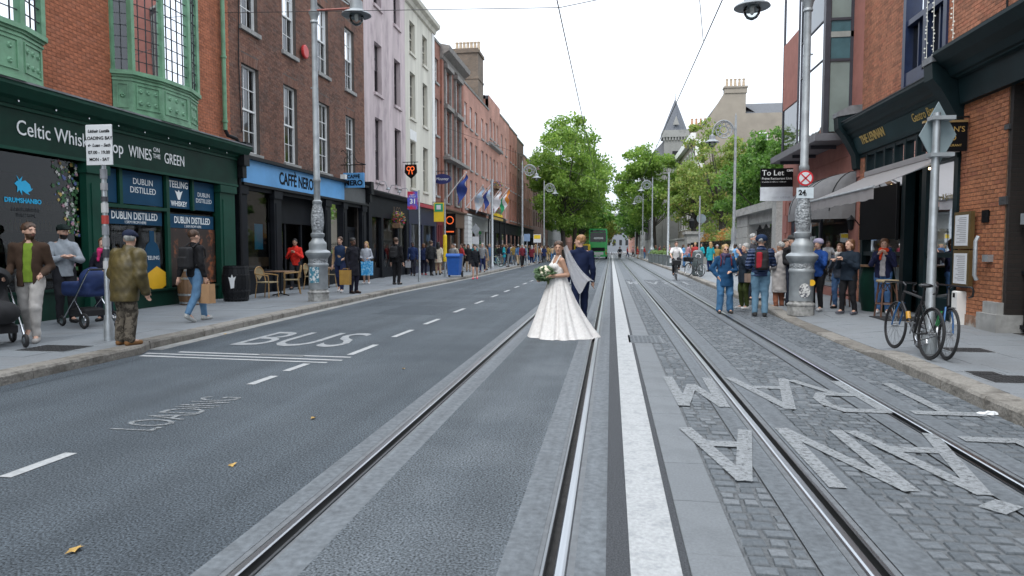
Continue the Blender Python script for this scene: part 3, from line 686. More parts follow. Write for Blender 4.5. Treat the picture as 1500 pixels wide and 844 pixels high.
bow(15.4, 1.42, .62); bow(10.5, 1.42, .62)
sf = boxes(B1, tf, 'shopfront', M_dgreen, (6, 18.7, -.02, .2, 3.35, 4.15))
cornice(B1, tf, 6, 18.95, [(0, 4.15), (.24, 4.15), (.3, 4.22), (.42, 4.26), (.5, 4.36), (.55, 4.42), (.55, 4.5), (.05, 4.62), (0, 4.62)], M_mgreen)
cornice(B1, tf, 6, 18.98, [(.0, 4.625), (.05, 4.625), (.56, 4.505), (.575, 4.49), (.575, 4.525), (.06, 4.65), (0, 4.66)], M_lead, 'lead_flashing')
each(sf, tf, 'fascia_moulding', M_mgreen, (6, 18.68, .2, .24, 3.32, 3.38), (6, 18.68, .2, .23, 4.08, 4.14))
for u0, u1 in ((12.85, 13.45), (17.75, 18.5)):
    boxes(sf, tf, 'pilaster', M_mgreen, (u0, u1, -.02, .22, .12, 3.3), (u0-.05, u1+.05, -.02, .26, .12, .5), (u0-.04, u1+.04, -.02, .27, 3.1, 3.3), (u0+.12, u1-.12, .22, .24, .7, 2.9))
each(sf, tf, 'stall_riser', M_dgreen, (6, 12.85, 0, .12, .12, .72), (13.45, 17.75, 0, .12, .12, .55), (13.45, 17.75, .12, .17, .5, .55), (6, 12.85, .12, .17, .67, .72))
each(sf, tf, 'mullion', M_mgreen, (15.55, 15.66, .02, .14, .55, 3.32), (16.62, 16.7, .02, .13, 2.52, 3.32), (13.95, 14.05, .02, .12, 2.52, 3.32), (10.05, 10.13, .02, .12, .72, 3.32))
each(sf, tf, 'transom', M_mgreen, (13.45, 15.55, .02, .15, 2.44, 2.52), (15.66, 17.75, .02, .15, 2.44, 2.52))
for a, c, d, e in ((6, 10.05, .72, 3.32), (10.13, 12.85, .72, 3.32), (13.45, 15.55, .55, 2.44), (15.66, 17.75, .55, 2.44), (14.05, 15.55, 2.52, 3.32), (15.66, 16.62, 2.52, 3.32), (16.7, 17.75, 2.52, 3.32), (13.45, 13.95, 2.52, 3.32)): pane(sf, tf, a, c, d, e, .06)
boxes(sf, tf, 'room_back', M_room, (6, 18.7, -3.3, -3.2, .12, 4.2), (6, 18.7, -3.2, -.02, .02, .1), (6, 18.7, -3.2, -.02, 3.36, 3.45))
rs = random.Random(4); sh = MB(tf)
for z in (.9, 1.4, 1.9, 2.4): sh.box(6.5, 17.6, -2.9, -2.5, z, z+.04)
sh.build('shelf', M_shelf, sf); bt = MB(tf); bcols = [(.2, .12, .03), (.3, .2, .08), (.05, .12, .06), (.4, .38, .3)]
for z in (.94, 1.44, 1.94, 2.44):
    u = 6.6
    while u < 17.5:
        bt.cur = rs.randrange(4); h = rs.uniform(.22, .32); bt.lathe([(.04, 0), (.04, h*.6), (.014, h*.75), (.014, h)], (u, -2.65, z), 6); u += rs.uniform(.09, .2)
tag(bt.build('display_bottles', [mat('bottle%d' % i, c, .15, var=.2) for i, c in enumerate(bcols)], sf), kind='stuff')
M_lt = mat('white_letter', (.8, .82, .82), .5, var=.03)
text('Celtic Whiskey Shop', .43, sf, (12.62, 0, 0), (1, 0, 0), (0, 1, 0), M_lt).data.transform(Matrix.Identity(4))
def ftext(par, body, size, u, z, w, m, side=-1, X=None, **k):
    if side < 0: return text(body, size, par, ((X if X is not None else -11)+w, u, z), LX, LZ, m, **k)
    return text(body, size, par, ((X if X is not None else 6.5)-w, u, z), RX, LZ, m, **k)
bpy.data.objects.remove(sf.children[-1])
ftext(sf, 'Celtic Whiskey Shop', .39, 12.6, 3.74, .21, M_lt, sx=.84)
ftext(sf, 'WINES', .37, 14.55, 3.72, .21, M_lt, sx=.7); ftext(sf, 'ON\nTHE', .15, 15.12, 3.8, .21, M_lt); ftext(sf, 'GREEN', .37, 15.8, 3.72, .21, M_lt, sx=.7)
lg = MB(tf); lg.lathe([(0, 0), (0, 0)], n=3) if False else None
lg.add([(10.62+.2*math.cos(k*.393)*(.6 if k % 3 else 1), .215, 3.74+.24*math.sin(k*.393)) for k in range(16)], [tuple(range(16))]); lg.build('emblem', mat('copper_print', (.6, .35, .2), .5), sf)
for i in range(14): boxes(sf, tf, 'spotlight', M_chrome, (6.9+i*.85, 6.93+i*.85, .3, .33, 4.19, 4.22))
for a, c, d, e in ((14.1, 15.5, 2.55, 3.3), (15.7, 16.58, 2.55, 3.3), (16.74, 17.7, 2.55, 3.3), (13.5, 13.92, 2.55, 3.3), (13.6, 15.45, 2.08, 2.4), (15.75, 17.65, 2.05, 2.4)): pane(sf, tf, a, c, d, e, .064, M_poster, 'poster')
P_ = .068
ftext(sf, 'DUBLIN\nDISTILLED', .2, 14.8, 2.98, P_, M_lt, ext=.001); ftext(sf, 'TEELING', .24, 16.14, 3.14, P_, M_lt, ext=.001, sx=.85, bold=.004); ftext(sf, 'WHISKEY', .18, 16.14, 2.66, P_, M_lt, ext=.001, sx=.85, bold=.004)
em = MB(tf); em.add([(16.14+dx, P_, 2.9+dz) for dx, dz in ((0, .12), (.05, .06), (.16, .1), (.1, 0), (.04, -.13), (-.04, -.13), (-.1, 0), (-.16, .1), (-.05, .06))], [tuple(range(9))]); em.build('emblem', M_lt, sf)
ftext(sf, 'DUBLIN\nDISTILLED', .16, 17.22, 2.88, P_, M_lt, ext=.001); ftext(sf, 'DUBLIN DISTILLED', .24, 14.5, 2.27, P_, M_lt, ext=.001, sx=.78, bold=.004); ftext(sf, 'DUBLIN DISTILLED', .24, 16.7, 2.25, P_, M_lt, ext=.001, sx=.78, bold=.004)
ftext(sf, '1.5KM FROM HERE', .09, 14.5, 2.13, P_, M_lt, ext=.001); ftext(sf, '1.5KM FROM HERE', .09, 16.7, 2.1, P_, M_lt, ext=.001)
# window vinyls: bottle, hexagon, hare, flower spray
vb = MB(tf); vb.add([(15.05+x, P_, z) for x, z in ((-.28, .8), (.28, .8), (.28, 1.45), (.2, 1.62), (.09, 1.7), (.09, 1.95), (-.09, 1.95), (-.09, 1.7), (-.2, 1.62), (-.28, 1.45))], [tuple(range(10))]); vb.build('poster', M_poster, sf)
ftext(sf, 'TEELING', .13, 15.05, 1.3, .075, M_lt, ext=.001); each(sf, tf, 'wood_box', mat('pale_wood', (.45, .36, .22), .6), (15.1, 15.24, .02, .04, 1.62, 1.95), (14.3, 14.4, .02, .04, 1.55, 1.85))
hx = MB(tf); hx.add([(15.2+.38*math.cos(R(60*k+30)), .07, .78+.32*math.sin(R(60*k+30))) for k in range(6)], [tuple(range(6))]); hx.build('sticker', mat('yellow_print', (.75, .42, .02), .5, var=.05), sf)
orp = MB(tf); rs = random.Random(9); orp.quad((15.72, .064, .6), (17.7, .064, .6), (17.7, .064, 2.04), (15.72, .064, 2.04)); orp.build('poster', mat('dark_photo_poster', (.03, .016, .012), .5, col2=(.3, .09, .03), c2=(.52, .66), c2scale=3, scale=3), sf)
ha = MB(tf); ha.add([(11.45+x*.2, P_, 2.66+z*.2) for x, z in ((-.9, .35), (-.6, .65), (-.45, .6), (-.65, 1.15), (-.35, .75), (.0, 1.1), (-.15, .6), (.3, .75), (.8, .4), (.95, 0), (1.15, .05), (.9, -.2), (.55, -.35), (.75, -.6), (.3, -.45), (-.1, -.2), (-.1, -.7), (-.4, -.2), (-.65, -.45), (-.6, .1))], [tuple(range(20))]); ha.build('emblem', M_cyan, sf)
ftext(sf, 'DRUMSHANBO', .12, 11.45, 2.42, P_, M_cyan, ext=.001, bold=.004); ftext(sf, 'GUNPOWDER\nIRISH GIN', .1, 11.5, 2.2, P_, mat('black_print', (.03, .035, .04), .5), ext=.001)
fl = MB(tf); rs = random.Random(6)
for i in range(150):
    t = rs.random(); u = 12.78-rs.random()**1.5*(.85-.6*t); z = 3.28-1.5*t; s = rs.uniform(.02, .06); fl.cur = rs.choice((0, 0, 1, 2, 3, 4)) if rs.random() > .4 else 4
    fl.add([(u+s*(1 if k % 2 else .55)*math.cos(k*.628), .067+i*.00005, z+s*(1 if k % 2 else .55)*math.sin(k*.628)) for k in range(10)], [tuple(range(10))])
for i in range(40):
    u = 12.7-rs.random()*.45; z = .75+rs.random()*.5; s = rs.uniform(.03, .07); fl.cur = rs.choice((0, 1, 4, 4, 4))
    fl.add([(u+s*(1 if k % 2 else .55)*math.cos(k*.628), .067+i*.00005, z+s*(1 if k % 2 else .55)*math.sin(k*.628)) for k in range(10)], [tuple(range(10))])
fl.build('flower_decal', [mat('petal%d' % i, c, .6, var=.15) for i, c in enumerate(((.5, .5, .47), (.42, .24, .28), (.45, .34, .1), (.1, .14, .32), (.04, .12, .045)))], sf)
dp = MB(); dp.tube([(-10.9, 18.3, 4.9), (-10.9, 18.3, 12.3)], .06, 10)
for z in (5.1, 6.9, 8.7, 10.5): dp.lathe([(.06, 0), (.08, .01), (.08, .07), (.06, .08)], (-10.9, 18.3, z), 10)
dp.build('downpipe', M_lgreen, B1, smooth=True)
dp = MB(); dp.tube([(-10.9, 18.3, 4.9), (-10.85, 18.35, 4.75), (-10.75, 18.6, 4.7), (-10.8, 18.85, 4.6), (-10.85, 18.9, 4.2), (-10.8, 18.85, .2)], .055, 8); dp.build('downpipe', M_black, B1, smooth=True)
# ================================================================= cafe: brown brick, sash windows
M_mort2 = mat('mortar_brown', (.1, .085, .075), .9, var=.2)
M_brk2 = mat('brick_brown', (.2, .092, .06), .85, var=.25, scale=14, bump=.4, bscale=50, rnd=.45, streak=(1.6, 1.6, .14, .2), col2=(.095, .056, .043), c2=(.5, .75), c2scale=.9)
M_blue = mat('cafe_blue', (.12, .36, .68), .5, var=.1, scale=1.5, col2=(.09, .29, .56), c2=(.5, .7))
M_bbl = mat('black_shopfront', (.009, .0105, .014), .55, var=.3, scale=2, spec=.15)
B2 = thing('brick_cafe_building', 'dark brown brick building with white sash windows over a blue cafe fascia', 'building', (0, 0, 0))
us = [19.4, 22.05, 24.85, 27.55]; hol = [(u, u+1.02, 4.45, 7.1) for u in us]+[(u, u+1.02, 8.2, 10.75) for u in us]+[(u, u+1.0, 11.9, 13.6) for u in us]
facade(B2, tf, 18.75, 29.75, 4.2, 14.8, hol, M_mort2); shell(B2, tf, 18.75, 29.75, 14.8, M_mort2, gap=3.4)
brh = [(a-.0, b+.0, c, d) for a, b, c, d in hol]
bricks(B2, tf, 18.75, 29.75, 4.3, 13.2, [(a-.06, b+.06, c, d+.34) if False else (a, b, c, d+.3) for a, b, c, d in hol], M_brk2, seed=3)
for a, b, c, d in hol:                          # flat arches of splayed bricks
    arch = MB(tf)
    n = 11
    for k in range(n):
        t0, t1 = k/n, (k+1)/n; g = .006; u0, u1 = a+(b-a)*t0+g, a+(b-a)*t1-g; U0, U1 = a-.1+(b-a+.2)*t0+g, a-.1+(b-a+.2)*t1-g
        arch.add([(u0, .0, d+.003), (u1, .0, d+.003), (U1, .0, d+.3), (U0, .0, d+.3), (u0, .009, d+.003), (u1, .009, d+.003), (U1, .009, d+.3), (U0, .009, d+.3)], [(4, 5, 6, 7), (0, 1, 5, 4), (1, 2, 6, 5), (2, 3, 7, 6), (3, 0, 4, 7)])
    arch.build('arch', M_brk2, B2, fix=False)
for i, (a, b, c, d) in enumerate(hol): sash(B2, tf, a, b, c, d, cols=3 if i < 8 else 2, rows=2 if i < 8 else 1, blind=(.0, .5, .45, .55, .6, .3, .0, .5, 0, 0, 0, 0)[i])
sf = boxes(B2, tf, 'shopfront', M_bbl, (18.8, 29.7, -.02, .12, 3.3, 4.3))
boxes(sf, tf, 'fascia', M_blue, (19.05, 26.8, .13, .2, 3.5, 4.2)); each(sf, tf, 'fascia_moulding', M_black, (18.9, 29.6, .12, .34, 4.2, 4.3), (19.0, 29.6, .12, .24, 3.42, 3.5))
ftext(sf, 'CAFF\u00c8 NERO', .56, 22.55, 3.82, .205, M_ink, bold=.012, sx=.8)
boxes(sf, tf, 'fascia', mat('grey_fascia', (.08, .085, .09), .5), (26.85, 29.3, .13, .17, 3.5, 4.15))
for u0, u1 in ((18.85, 19.3), (20.95, 21.45), (25.0, 25.5), (26.75, 27.15), (28.9, 29.4)):
    boxes(sf, tf, 'pilaster', M_bbl, (u0, u1, -.02, .16, .12, 3.42), (u0-.03, u1+.03, -.02, .2, .12, .45), (u0-.03, u1+.03, -.02, .2, 3.15, 3.4), (u0+.1, u1-.1, .16, .18, .6, 3.0))
each(sf, tf, 'corbel', M_black, (18.72, 19.02, .0, .42, 3.95, 4.5), (18.76, 18.98, .0, .34, 3.6, 3.95), (18.7, 19.04, .0, .5, 4.5, 4.62))
each(sf, tf, 'corbel', M_black, (29.4, 29.72, .0, .42, 3.95, 4.5), (29.44, 29.68, .0, .34, 3.6, 3.95))
each(sf, tf, 'stall_riser', M_bbl, (19.3, 20.95, -.02, .08, .12, .85), (25.5, 26.75, -.02, .08, .12, .85)); boxes(sf, tf, 'counter_board', M_wood, (19.32, 20.93, -.35, -.05, .95, 1.25))
for a, c, d in ((19.3, 20.95, .85), (25.5, 26.75, .85)): pane(sf, tf, a, c, d, 3.42, .02)
boxes(sf, tf, 'door', M_bbl, (27.2, 28.85, -.25, -.18, .12, 2.3), (27.2, 28.85, -.25, -.15, 2.3, 2.45), (27.3, 27.95, -.18, -.16, .3, 1.1), (28.1, 28.75, -.18, -.16, .3, 1.1), (27.3, 27.95, -.18, -.16, 1.25, 2.2), (28.1, 28.75, -.18, -.16, 1.25, 2.2))
pane(sf, tf, 27.2, 28.85, 2.45, 3.42, -.2); boxes(sf, tf, 'door_transom', M_bbl, (21.45, 25.0, -.4, -.3, 2.5, 3.42), (21.45, 25.0, -.42, -.28, 2.4, 2.5))
boxes(sf, tf, 'door', M_bbl, (21.45, 21.53, -.4, -.32, .12, 2.4), (22.6, 22.7, -.4, -.32, .12, 2.4), (23.85, 23.95, -.4, -.32, .12, 2.4), (24.92, 25.0, -.4, -.32, .12, 2.4), (22.7, 23.85, -.4, -.32, .12, .22))
for a, c in ((21.53, 22.6), (23.95, 24.92)): pane(sf, tf, a, c, .12, 2.4, -.36)
boxes(sf, tf, 'room_back', M_room, (18.8, 29.7, -3.3, -3.2, .12, 4.2), (18.8, 29.7, -3.2, -.02, .02, .1), (18.8, 29.7, -3.2, -.02, 3.45, 3.5))
boxes(sf, tf, 'lit_screen', mat('green_lamp', (.02, .5, .16), emit=1.2), (23.1, 23.4, -1.6, -1.55, 1.0, 1.2)); boxes(sf, tf, 'poster', M_cyan, (20.0, 20.5, -.02, -.01, 1.5, 2.3))
boxes(sf, tf, 'notice', mat('tile_print', (.1, .3, .35), .5), (22.9, 23.3, -.9, -.88, 1.7, 2.0)); boxes(sf, tf, 'wall_lamp_box', M_white, (26.4, 26.6, .2, .4, 4.32, 4.5))
al = MB(tf); al.lathe([(.0, -.14), (.2, -.14), (.24, -.1), (.24, .0), (.2, .04), (0, .04)], (0, 0, 0), 16)
al.v = [(-11+.08-z*.6, 23.55+x-0, 8.55+y) for x, y, z in [(p[1], p[0]+11, p[2]) for p in al.v]]; al.build('alarm_box', mat('red_plastic', (.5, .03, .03), .4), B2)
sg = boxes(B2, tf, 'hanging_sign', M_blue, (26.95, 27.05, .1, .98, 4.02, 4.62))
text('CAFF\u00c8', .2, sg, (-10.46, 26.94, 4.46), (1, 0, 0), (0, 0, 1), M_ink, .002, bold=.006); text('NERO', .29, sg, (-10.46, 26.94, 4.2), (1, 0, 0), (0, 0, 1), M_ink, .002, bold=.012)
ir = MB(); ir.tube([(-11, 27, 4.95), (-9.95, 27, 4.95)], .02, 6); ir.tube([(-11, 27, 5.5), (-10.9, 27, 5.55), (-10.7, 27, 5.3), (-10.5, 27, 5.4), (-10.3, 27, 5.05), (-9.95, 27, 4.95)], .016, 6); ir.torus((-10.75, 27, 5.13), (0, 1, 0), .12, .014, 14)
for x in (-10.85, -10.1): ir.tube([(x, 27, 4.95), (x, 27, 4.6)], .01, 5)
ir.build('iron_bracket', M_black, sg); cb = MB(); cb.tube([(-10.97, 19.3, 5.0), (-10.97, 19.22, 7), (-10.97, 19.3, 9), (-10.97, 19.28, 12)], .015, 5); cb.build('cable', M_black, B2)
# ================================================================= rendered pair: lilac, cream
M_lilac = mat('lilac_render', (.5, .42, .425), .85, streak=(2.5, 2.5, .12, .13), var=.08, scale=3, bump=.3, bscale=25, col2=(.36, .295, .31), c2=(.5, .66), c2scale=1.6, stretch=(1, 1, .4))
M_cream = mat('cream_render', (.6, .58, .5), .85, streak=(2.5, 2.5, .12, .1), var=.05, scale=3, bump=.2, bscale=25, col2=(.48, .46, .4), c2=(.5, .68), c2scale=1.5, stretch=(1, 1, .3))
M_dsash = mat('dark_sash', (.05, .04, .045), .5); M_csash = mat('cream_sash', (.5, .48, .4), .5)
B3 = thing('lilac_building', 'tall peeling lilac rendered building with dark recessed windows', 'building')
us = [31.15, 34.1]; hol = [(u, u+1.05, z0, z1) for u in us for z0, z1 in ((4.75, 7.7), (8.85, 11.2), (12.9, 14.8))]
facade(B3, tf, 29.75, 36, 4.2, 16.2, hol, M_lilac, .3); shell(B3, tf, 29.75, 36, 16.2, M_lilac, gap=3.4)
for h in hol: sash(B3, tf, *h, rec=.24, fr=M_dsash, sill=M_lilac, cols=2)
sf = boxes(B3, tf, 'shopfront', M_bbl, (29.8, 35.95, -.02, .14, 3.0, 3.95)); cornice(sf, tf, 29.75, 36.0, [(.1, 3.95), (.3, 3.98), (.42, 4.12), (.42, 4.18), (0, 4.3)], M_black, 'shop_cornice')
M_bronze = mat('bronze_letter', (.11, .06, .035), .5); ftext(sf, 'HOGS & HEIFERS' if False else '& CO', .5, 33.9, 3.45, .145, M_bronze)
for u0, u1 in ((29.8, 30.2), (31.5, 31.8), (34.0, 34.3), (35.55, 35.95)): boxes(sf, tf, 'pilaster', M_bbl, (u0, u1, -.02, .14, .12, 3.0), (u0-.03, u1+.03, -.02, .17, .12, .5))
for a, c in ((30.2, 31.5), (31.8, 34.0), (34.3, 35.55)): pane(sf, tf, a, c, .6, 3.0, 0); each(sf, tf, 'stall_riser', M_bbl, (a, c, -.02, .05, .12, .6))
boxes(sf, tf, 'room_back', M_room, (29.8, 35.9, -2.3, -2.2, .12, 4.0), (29.8, 35.9, -2.2, -.03, 3.1, 3.2))
for u in (30.6, 32.3, 34.0):                      # swan-neck lamps over the fascia
    l_ = MB(); l_.tube([(-10.8, u, 4.2), (-10.6, u, 4.6), (-10.35, u, 4.6), (-10.25, u, 4.35)], .018, 6); l_.lathe([(.02, .1), (.06, .08), (.11, 0), (.1, -.01)], (-10.22, u, 4.25), 10); l_.build('swan_neck_lamp', M_silver, sf)
B4 = thing('cream_building', 'tall cream rendered building with white quoin strip and cream sashes', 'building')
us = [36.85, 39.45]; hol = [(u, u+1.05, z0, z1) for u in us for z0, z1 in ((4.9, 7.5), (8.75, 11.25), (12.3, 14.0))]
facade(B4, tf, 36, 42, 4.2, 15.0, hol, M_cream, .25); shell(B4, tf, 36, 42, 15.2, M_cream, gap=3.4)
for h in hol: sash(B4, tf, *h, rec=.18, fr=M_csash, sill=M_cream, cols=2)
cornice(B4, tf, 36, 42.05, [(0, 14.7), (.12, 14.75), (.2, 14.95), (.4, 15.05), (.45, 15.25), (0, 15.4)], M_cream); each(B4, tf, 'quoin_strip', M_white, (41.5, 42.02, 0, .06, 4.3, 14.7))
boxes(B4, tf, 'lintel', M_white, (36.75, 38, 0, .03, 7.55, 8.1))
sf = boxes(B4, tf, 'shopfront', mat('navy_shopfront', (.012, .016, .045), .4, var=.2), (36.02, 41.95, -.02, .14, 2.9, 3.9)); boxes(sf, tf, 'fascia_trim', mat('red_trim', (.35, .03, .05), .5), (36.02, 41.95, .14, .3, 3.9, 4.1))
for u0, u1 in ((36.1, 36.5), (38.6, 38.95), (41.5, 41.9)): boxes(sf, tf, 'pilaster', MATS['navy_shopfront'], (u0, u1, -.02, .14, .12, 2.9))
for a, c in ((36.5, 38.6), (38.95, 41.5)): pane(sf, tf, a, c, .5, 2.9, 0); each(sf, tf, 'stall_riser', MATS['navy_shopfront'], (a, c, -.02, .05, .12, .5))
boxes(sf, tf, 'room_back', M_room, (36.1, 41.9, -2.3, -2.2, .12, 4.0), (36.1, 41.9, -2.2, -.03, 3.0, 3.1))
# ================================================================= far terrace
def brickmat(name, c1, c2, mort, sc=1.0):
    m = bpy.data.materials.new(name); m.use_nodes = True; t = m.node_tree; N = t.nodes.new; K = t.links.new; b = t.nodes['Principled BSDF']; b.inputs['Roughness'].default_value = .85
    tc = N('ShaderNodeTexCoord'); sp_ = N('ShaderNodeSeparateXYZ'); cb_ = N('ShaderNodeCombineXYZ'); ad = N('ShaderNodeMath'); ad.operation = 'ADD'
    K(tc.outputs['Object'], sp_.inputs[0]); K(sp_.outputs['X'], ad.inputs[0]); K(sp_.outputs['Y'], ad.inputs[1]); K(ad.outputs[0], cb_.inputs[0]); K(sp_.outputs['Z'], cb_.inputs[1])
    br = N('ShaderNodeTexBrick'); br.inputs['Color1'].default_value = (*c1, 1); br.inputs['Color2'].default_value = (*c2, 1); br.inputs['Mortar'].default_value = (*mort, 1)
    br.inputs['Scale'].default_value = 1/sc; br.inputs['Brick Width'].default_value = .225; br.inputs['Row Height'].default_value = .075; br.inputs['Mortar Size'].default_value = .009
    K(cb_.outputs[0], br.inputs['Vector']); n = N('ShaderNodeTexNoise'); n.inputs['Scale'].default_value = .7; n.inputs['Detail'].default_value = 6; K(tc.outputs['Object'], n.inputs['Vector'])
    mr = N('ShaderNodeMapRange'); mr.inputs['From Min'].default_value = .3; mr.inputs['From Max'].default_value = .7; mr.inputs['To Min'].default_value = .75; mr.inputs['To Max'].default_value = 1.2; K(n.outputs['Fac'], mr.inputs['Value'])
    vm = N('ShaderNodeVectorMath'); vm.operation = 'SCALE'; K(br.outputs['Color'], vm.inputs[0]); K(mr.outputs['Result'], vm.inputs['Scale']); K(vm.outputs[0], b.inputs['Base Color'])
    bp = N('ShaderNodeBump'); bp.inputs['Strength'].default_value = .5; bp.inputs['Distance'].default_value = .01; K(br.outputs['Fac'], bp.inputs['Height']); bp.invert = True; K(bp.outputs['Normal'], b.inputs['Normal'])
    MATS[name] = m; return m
M_bf1 = brickmat('brick_far_red', (.3, .12, .085), (.24, .095, .07), (.22, .15, .12)); M_bf2 = brickmat('brick_far_salmon', (.48, .25, .19), (.42, .21, .16), (.35, .2, .16))
M_bf3 = brickmat('brick_far_brown', (.17, .085, .06), (.12, .065, .05), (.15, .11, .09)); M_bf4 = brickmat('brick_chimney', (.17, .12, .085), (.11, .085, .065), (.2, .17, .14))
M_bf5 = brickmat('brick_far_orange', (.34, .13, .085), (.28, .11, .07), (.26, .15, .12))
def terrace(label, u0, u1, top, us, zs, m, shopm, fasc=3.7, cor=None, ww=1.0, par=True, trim=None):
    t = thing('terrace_house', label, 'building'); hol = [(u, u+ww, a, b) for u in us for a, b in zs]
    facade(t, tf, u0, u1, 4.1, top, hol, m, .2); shell(t, tf, u0, u1, top, m, gap=2.6, deep=10)
    for h in hol: sash(t, tf, *h, rec=.14, cols=2, sill=trim, blind=random.Random(int(h[0]*7+h[2])).choice((0, .5, 0, .9)))
    cornice(t, tf, u0, u1, cor or [(0, top-.02), (.06, top-.02), (.1, top+.1), (0, top+.18)], trim or M_stone)
    sf = boxes(t, tf, 'shopfront', shopm, (u0+.03, u1-.03, -.02, .15, fasc-.7, fasc+.3)); n = max(2, round((u1-u0)/2.6)); st = (u1-u0)/n
    cornice(sf, tf, u0+.02, u1-.02, [(.1, fasc+.3), (.35, fasc+.36), (.35, fasc+.45), (0, fasc+.5)], shopm, 'shop_cornice')
    for i in range(n+1): c = min(max(u0+i*st, u0+.22), u1-.22); boxes(sf, tf, 'pilaster', shopm, (c-.18, c+.18, -.02, .13, .12, fasc-.7))
    for i in range(n): pane(sf, tf, u0+i*st+.2, u0+(i+1)*st-.2, .12, fasc-.7, 0)
    boxes(sf, tf, 'room_back', M_room, (u0+.1, u1-.1, -2.3, -2.2, .12, 4.0), (u0+.1, u1-.1, -2.2, -.03, fasc-.68, fasc-.6)); return t, sf
t, _ = terrace('narrow red brick strip of house between the cream house and the ornate one', 42, 43.6, 14.5, [42.35], [(4.9, 7.3), (8.7, 11), (12, 13.5)], M_bf1, mat('maroon_shop', (.12, .012, .02), .4), ww=.8)
# ornate house
M_orn = mat('carved_stone', (.22, .205, .19), .8, var=.25, scale=5, bump=.4, bscale=20)
t, sf_o = terrace('ornate red brick house with carved grey stone windows and heavy cornice', 43.6, 50.2, 14.4, [44.7, 47.7], [(4.6, 7.3), (7.9, 10.6), (11.2, 13.2)], M_bf1, mat('brown_shop', (.1, .055, .03), .5), ww=1.3, cor=[(0, 13.7), (.15, 13.8), (.2, 14.0), (.6, 14.25), (.65, 14.55), (0, 14.7)], trim=M_orn)
for u in (44.7, 47.7):
    for a, b in ((7.9, 10.6), (11.2, 13.2), (4.6, 7.3)):
        boxes(t, tf, 'surround', M_orn, (u-.25, u-.02, 0, .16, a-.1, b+.15), (u+1.32, u+1.55, 0, .16, a-.1, b+.15), (u-.35, u+1.65, 0, .32, b+.15, b+.42))
boxes(t, tf, 'balcony', M_orn, (43.9, 50.0, 0, .6, 7.35, 7.55)); boxes(t, tf, 'string_course', M_stone, (43.62, 50.18, 0, .08, 10.9, 11.05)); each(t, tf, 'quoin_strip', M_bf5, (43.62, 44.1, 0, .12, 4.2, 13.7), (49.7, 50.18, 0, .12, 4.2, 13.7))
t, sf_h = terrace('long salmon brick house row with two storeys of white sashes behind the flags', 50.2, 61.2, 13.9, [51, 53, 55, 57.8, 59.8], [(4.6, 6.9), (7.7, 9.9), (10.9, 12.6)], M_bf2, mat('pale_shop', (.5, .5, .48), .6), ww=.95)
ch = boxes(t, tf, 'chimney_stack', M_bf4, (58.2, 60.6, -2.6, -.35, 13.6, 18.6), (58.1, 60.7, -2.7, -.25, 18.2, 18.45), (58.15, 60.65, -2.65, -.3, 16.0, 16.15)); M_pot = mat('chimney_pot', (.45, .36, .26), .8)
for i in range(7): pt = MB(tf); pt.lathe([(.14, 0), (.16, .1), (.12, .7), (.15, .75), (.15, .85)], (59.4, -2.45+i*.32, 18.6), 8); pt.build('chimney_pot', M_pot, ch)
t, _ = terrace('taller salmon brick house with window boxes of flowers and dark parapet', 61.2, 67.6, 15.3, [61.9, 63.8, 65.7], [(4.6, 6.9), (7.7, 9.9), (11.6, 13.4)], M_bf2, M_bbl, ww=.95, cor=[(0, 10.8), (.3, 10.9), (.35, 11.1), (0, 11.2)])
t, _ = terrace('plain brown brick house with chimney beside the flower-boxed house', 67.6, 73.6, 14.7, [68.4, 71], [(4.6, 6.9), (8, 10.2), (11.2, 13)], M_bf2, M_bbl, ww=.95); ch = boxes(t, tf, 'chimney_stack', M_bf3, (68, 70.5, -3, -2, 14.4, 16.2))
t, _ = terrace('bright orange brick house with arched corner oriel near the trees', 73.6, 80, 14.6, [74.4, 76.4, 78.3], [(4.6, 6.9), (7.9, 9.9), (11, 12.8)], M_bf5, M_bbl, ww=.8)
t, _ = terrace('dark brown brick house near the plane trees with low parapet', 80, 86, 14.4, [81, 83.4], [(4.6, 6.9), (7.9, 9.9), (11, 12.8)], M_bf3, M_dgreen, ww=.9)
t, _ = terrace('last red brick terrace house before the avenue of trees', 86, 96, 13.2, [87, 89.4, 92, 94], [(4.6, 6.9), (7.9, 9.9)], M_bf2, M_bbl, ww=.9); boxes(t, tf, 'chimney_stack', M_bf3, (88, 91, -3, -2, 13, 15.2))
for i, (u0, u1, h, m) in enumerate(((96, 120, 14, M_bf3), (120, 160, 15, M_stone), (160, 240, 14, M_bf2))):
    t = thing('terrace_house', ['brown brick house behind the plane trees', 'grey stone block far along the avenue', 'salmon brick block at the far end of the avenue'][i], 'building'); us = [u0+1.5+k*3 for k in range(int((u1-u0)/3))]; hol = [(u, u+1.2, a, a+2) for u in us for a in (1.2, 4.8, 8.2)]
    facade(t, tf, u0, u1, 0, h, hol, m, .2); shell(t, tf, u0, u1, h, m, gap=1.5)
    for h_ in hol: pane(t, tf, *h_, -.15, M_wglass, 'window')
# building out of frame on the same side (it is what the pub windows reflect)
t = thing('rendered_building', 'cream rendered block on the shop side behind the photographer', 'building'); us = [-9+k*3 for k in range(5)]; hol = [(u, u+1.2, a, a+2) for u in us for a in (1, 5, 8.5)]
facade(t, tf, -10, 5.95, 0, 12, hol, M_cream, .2); shell(t, tf, -10, 5.95, 12, M_cream)
for h_ in hol: pane(t, tf, *h_, -.15, M_wglass, 'window')
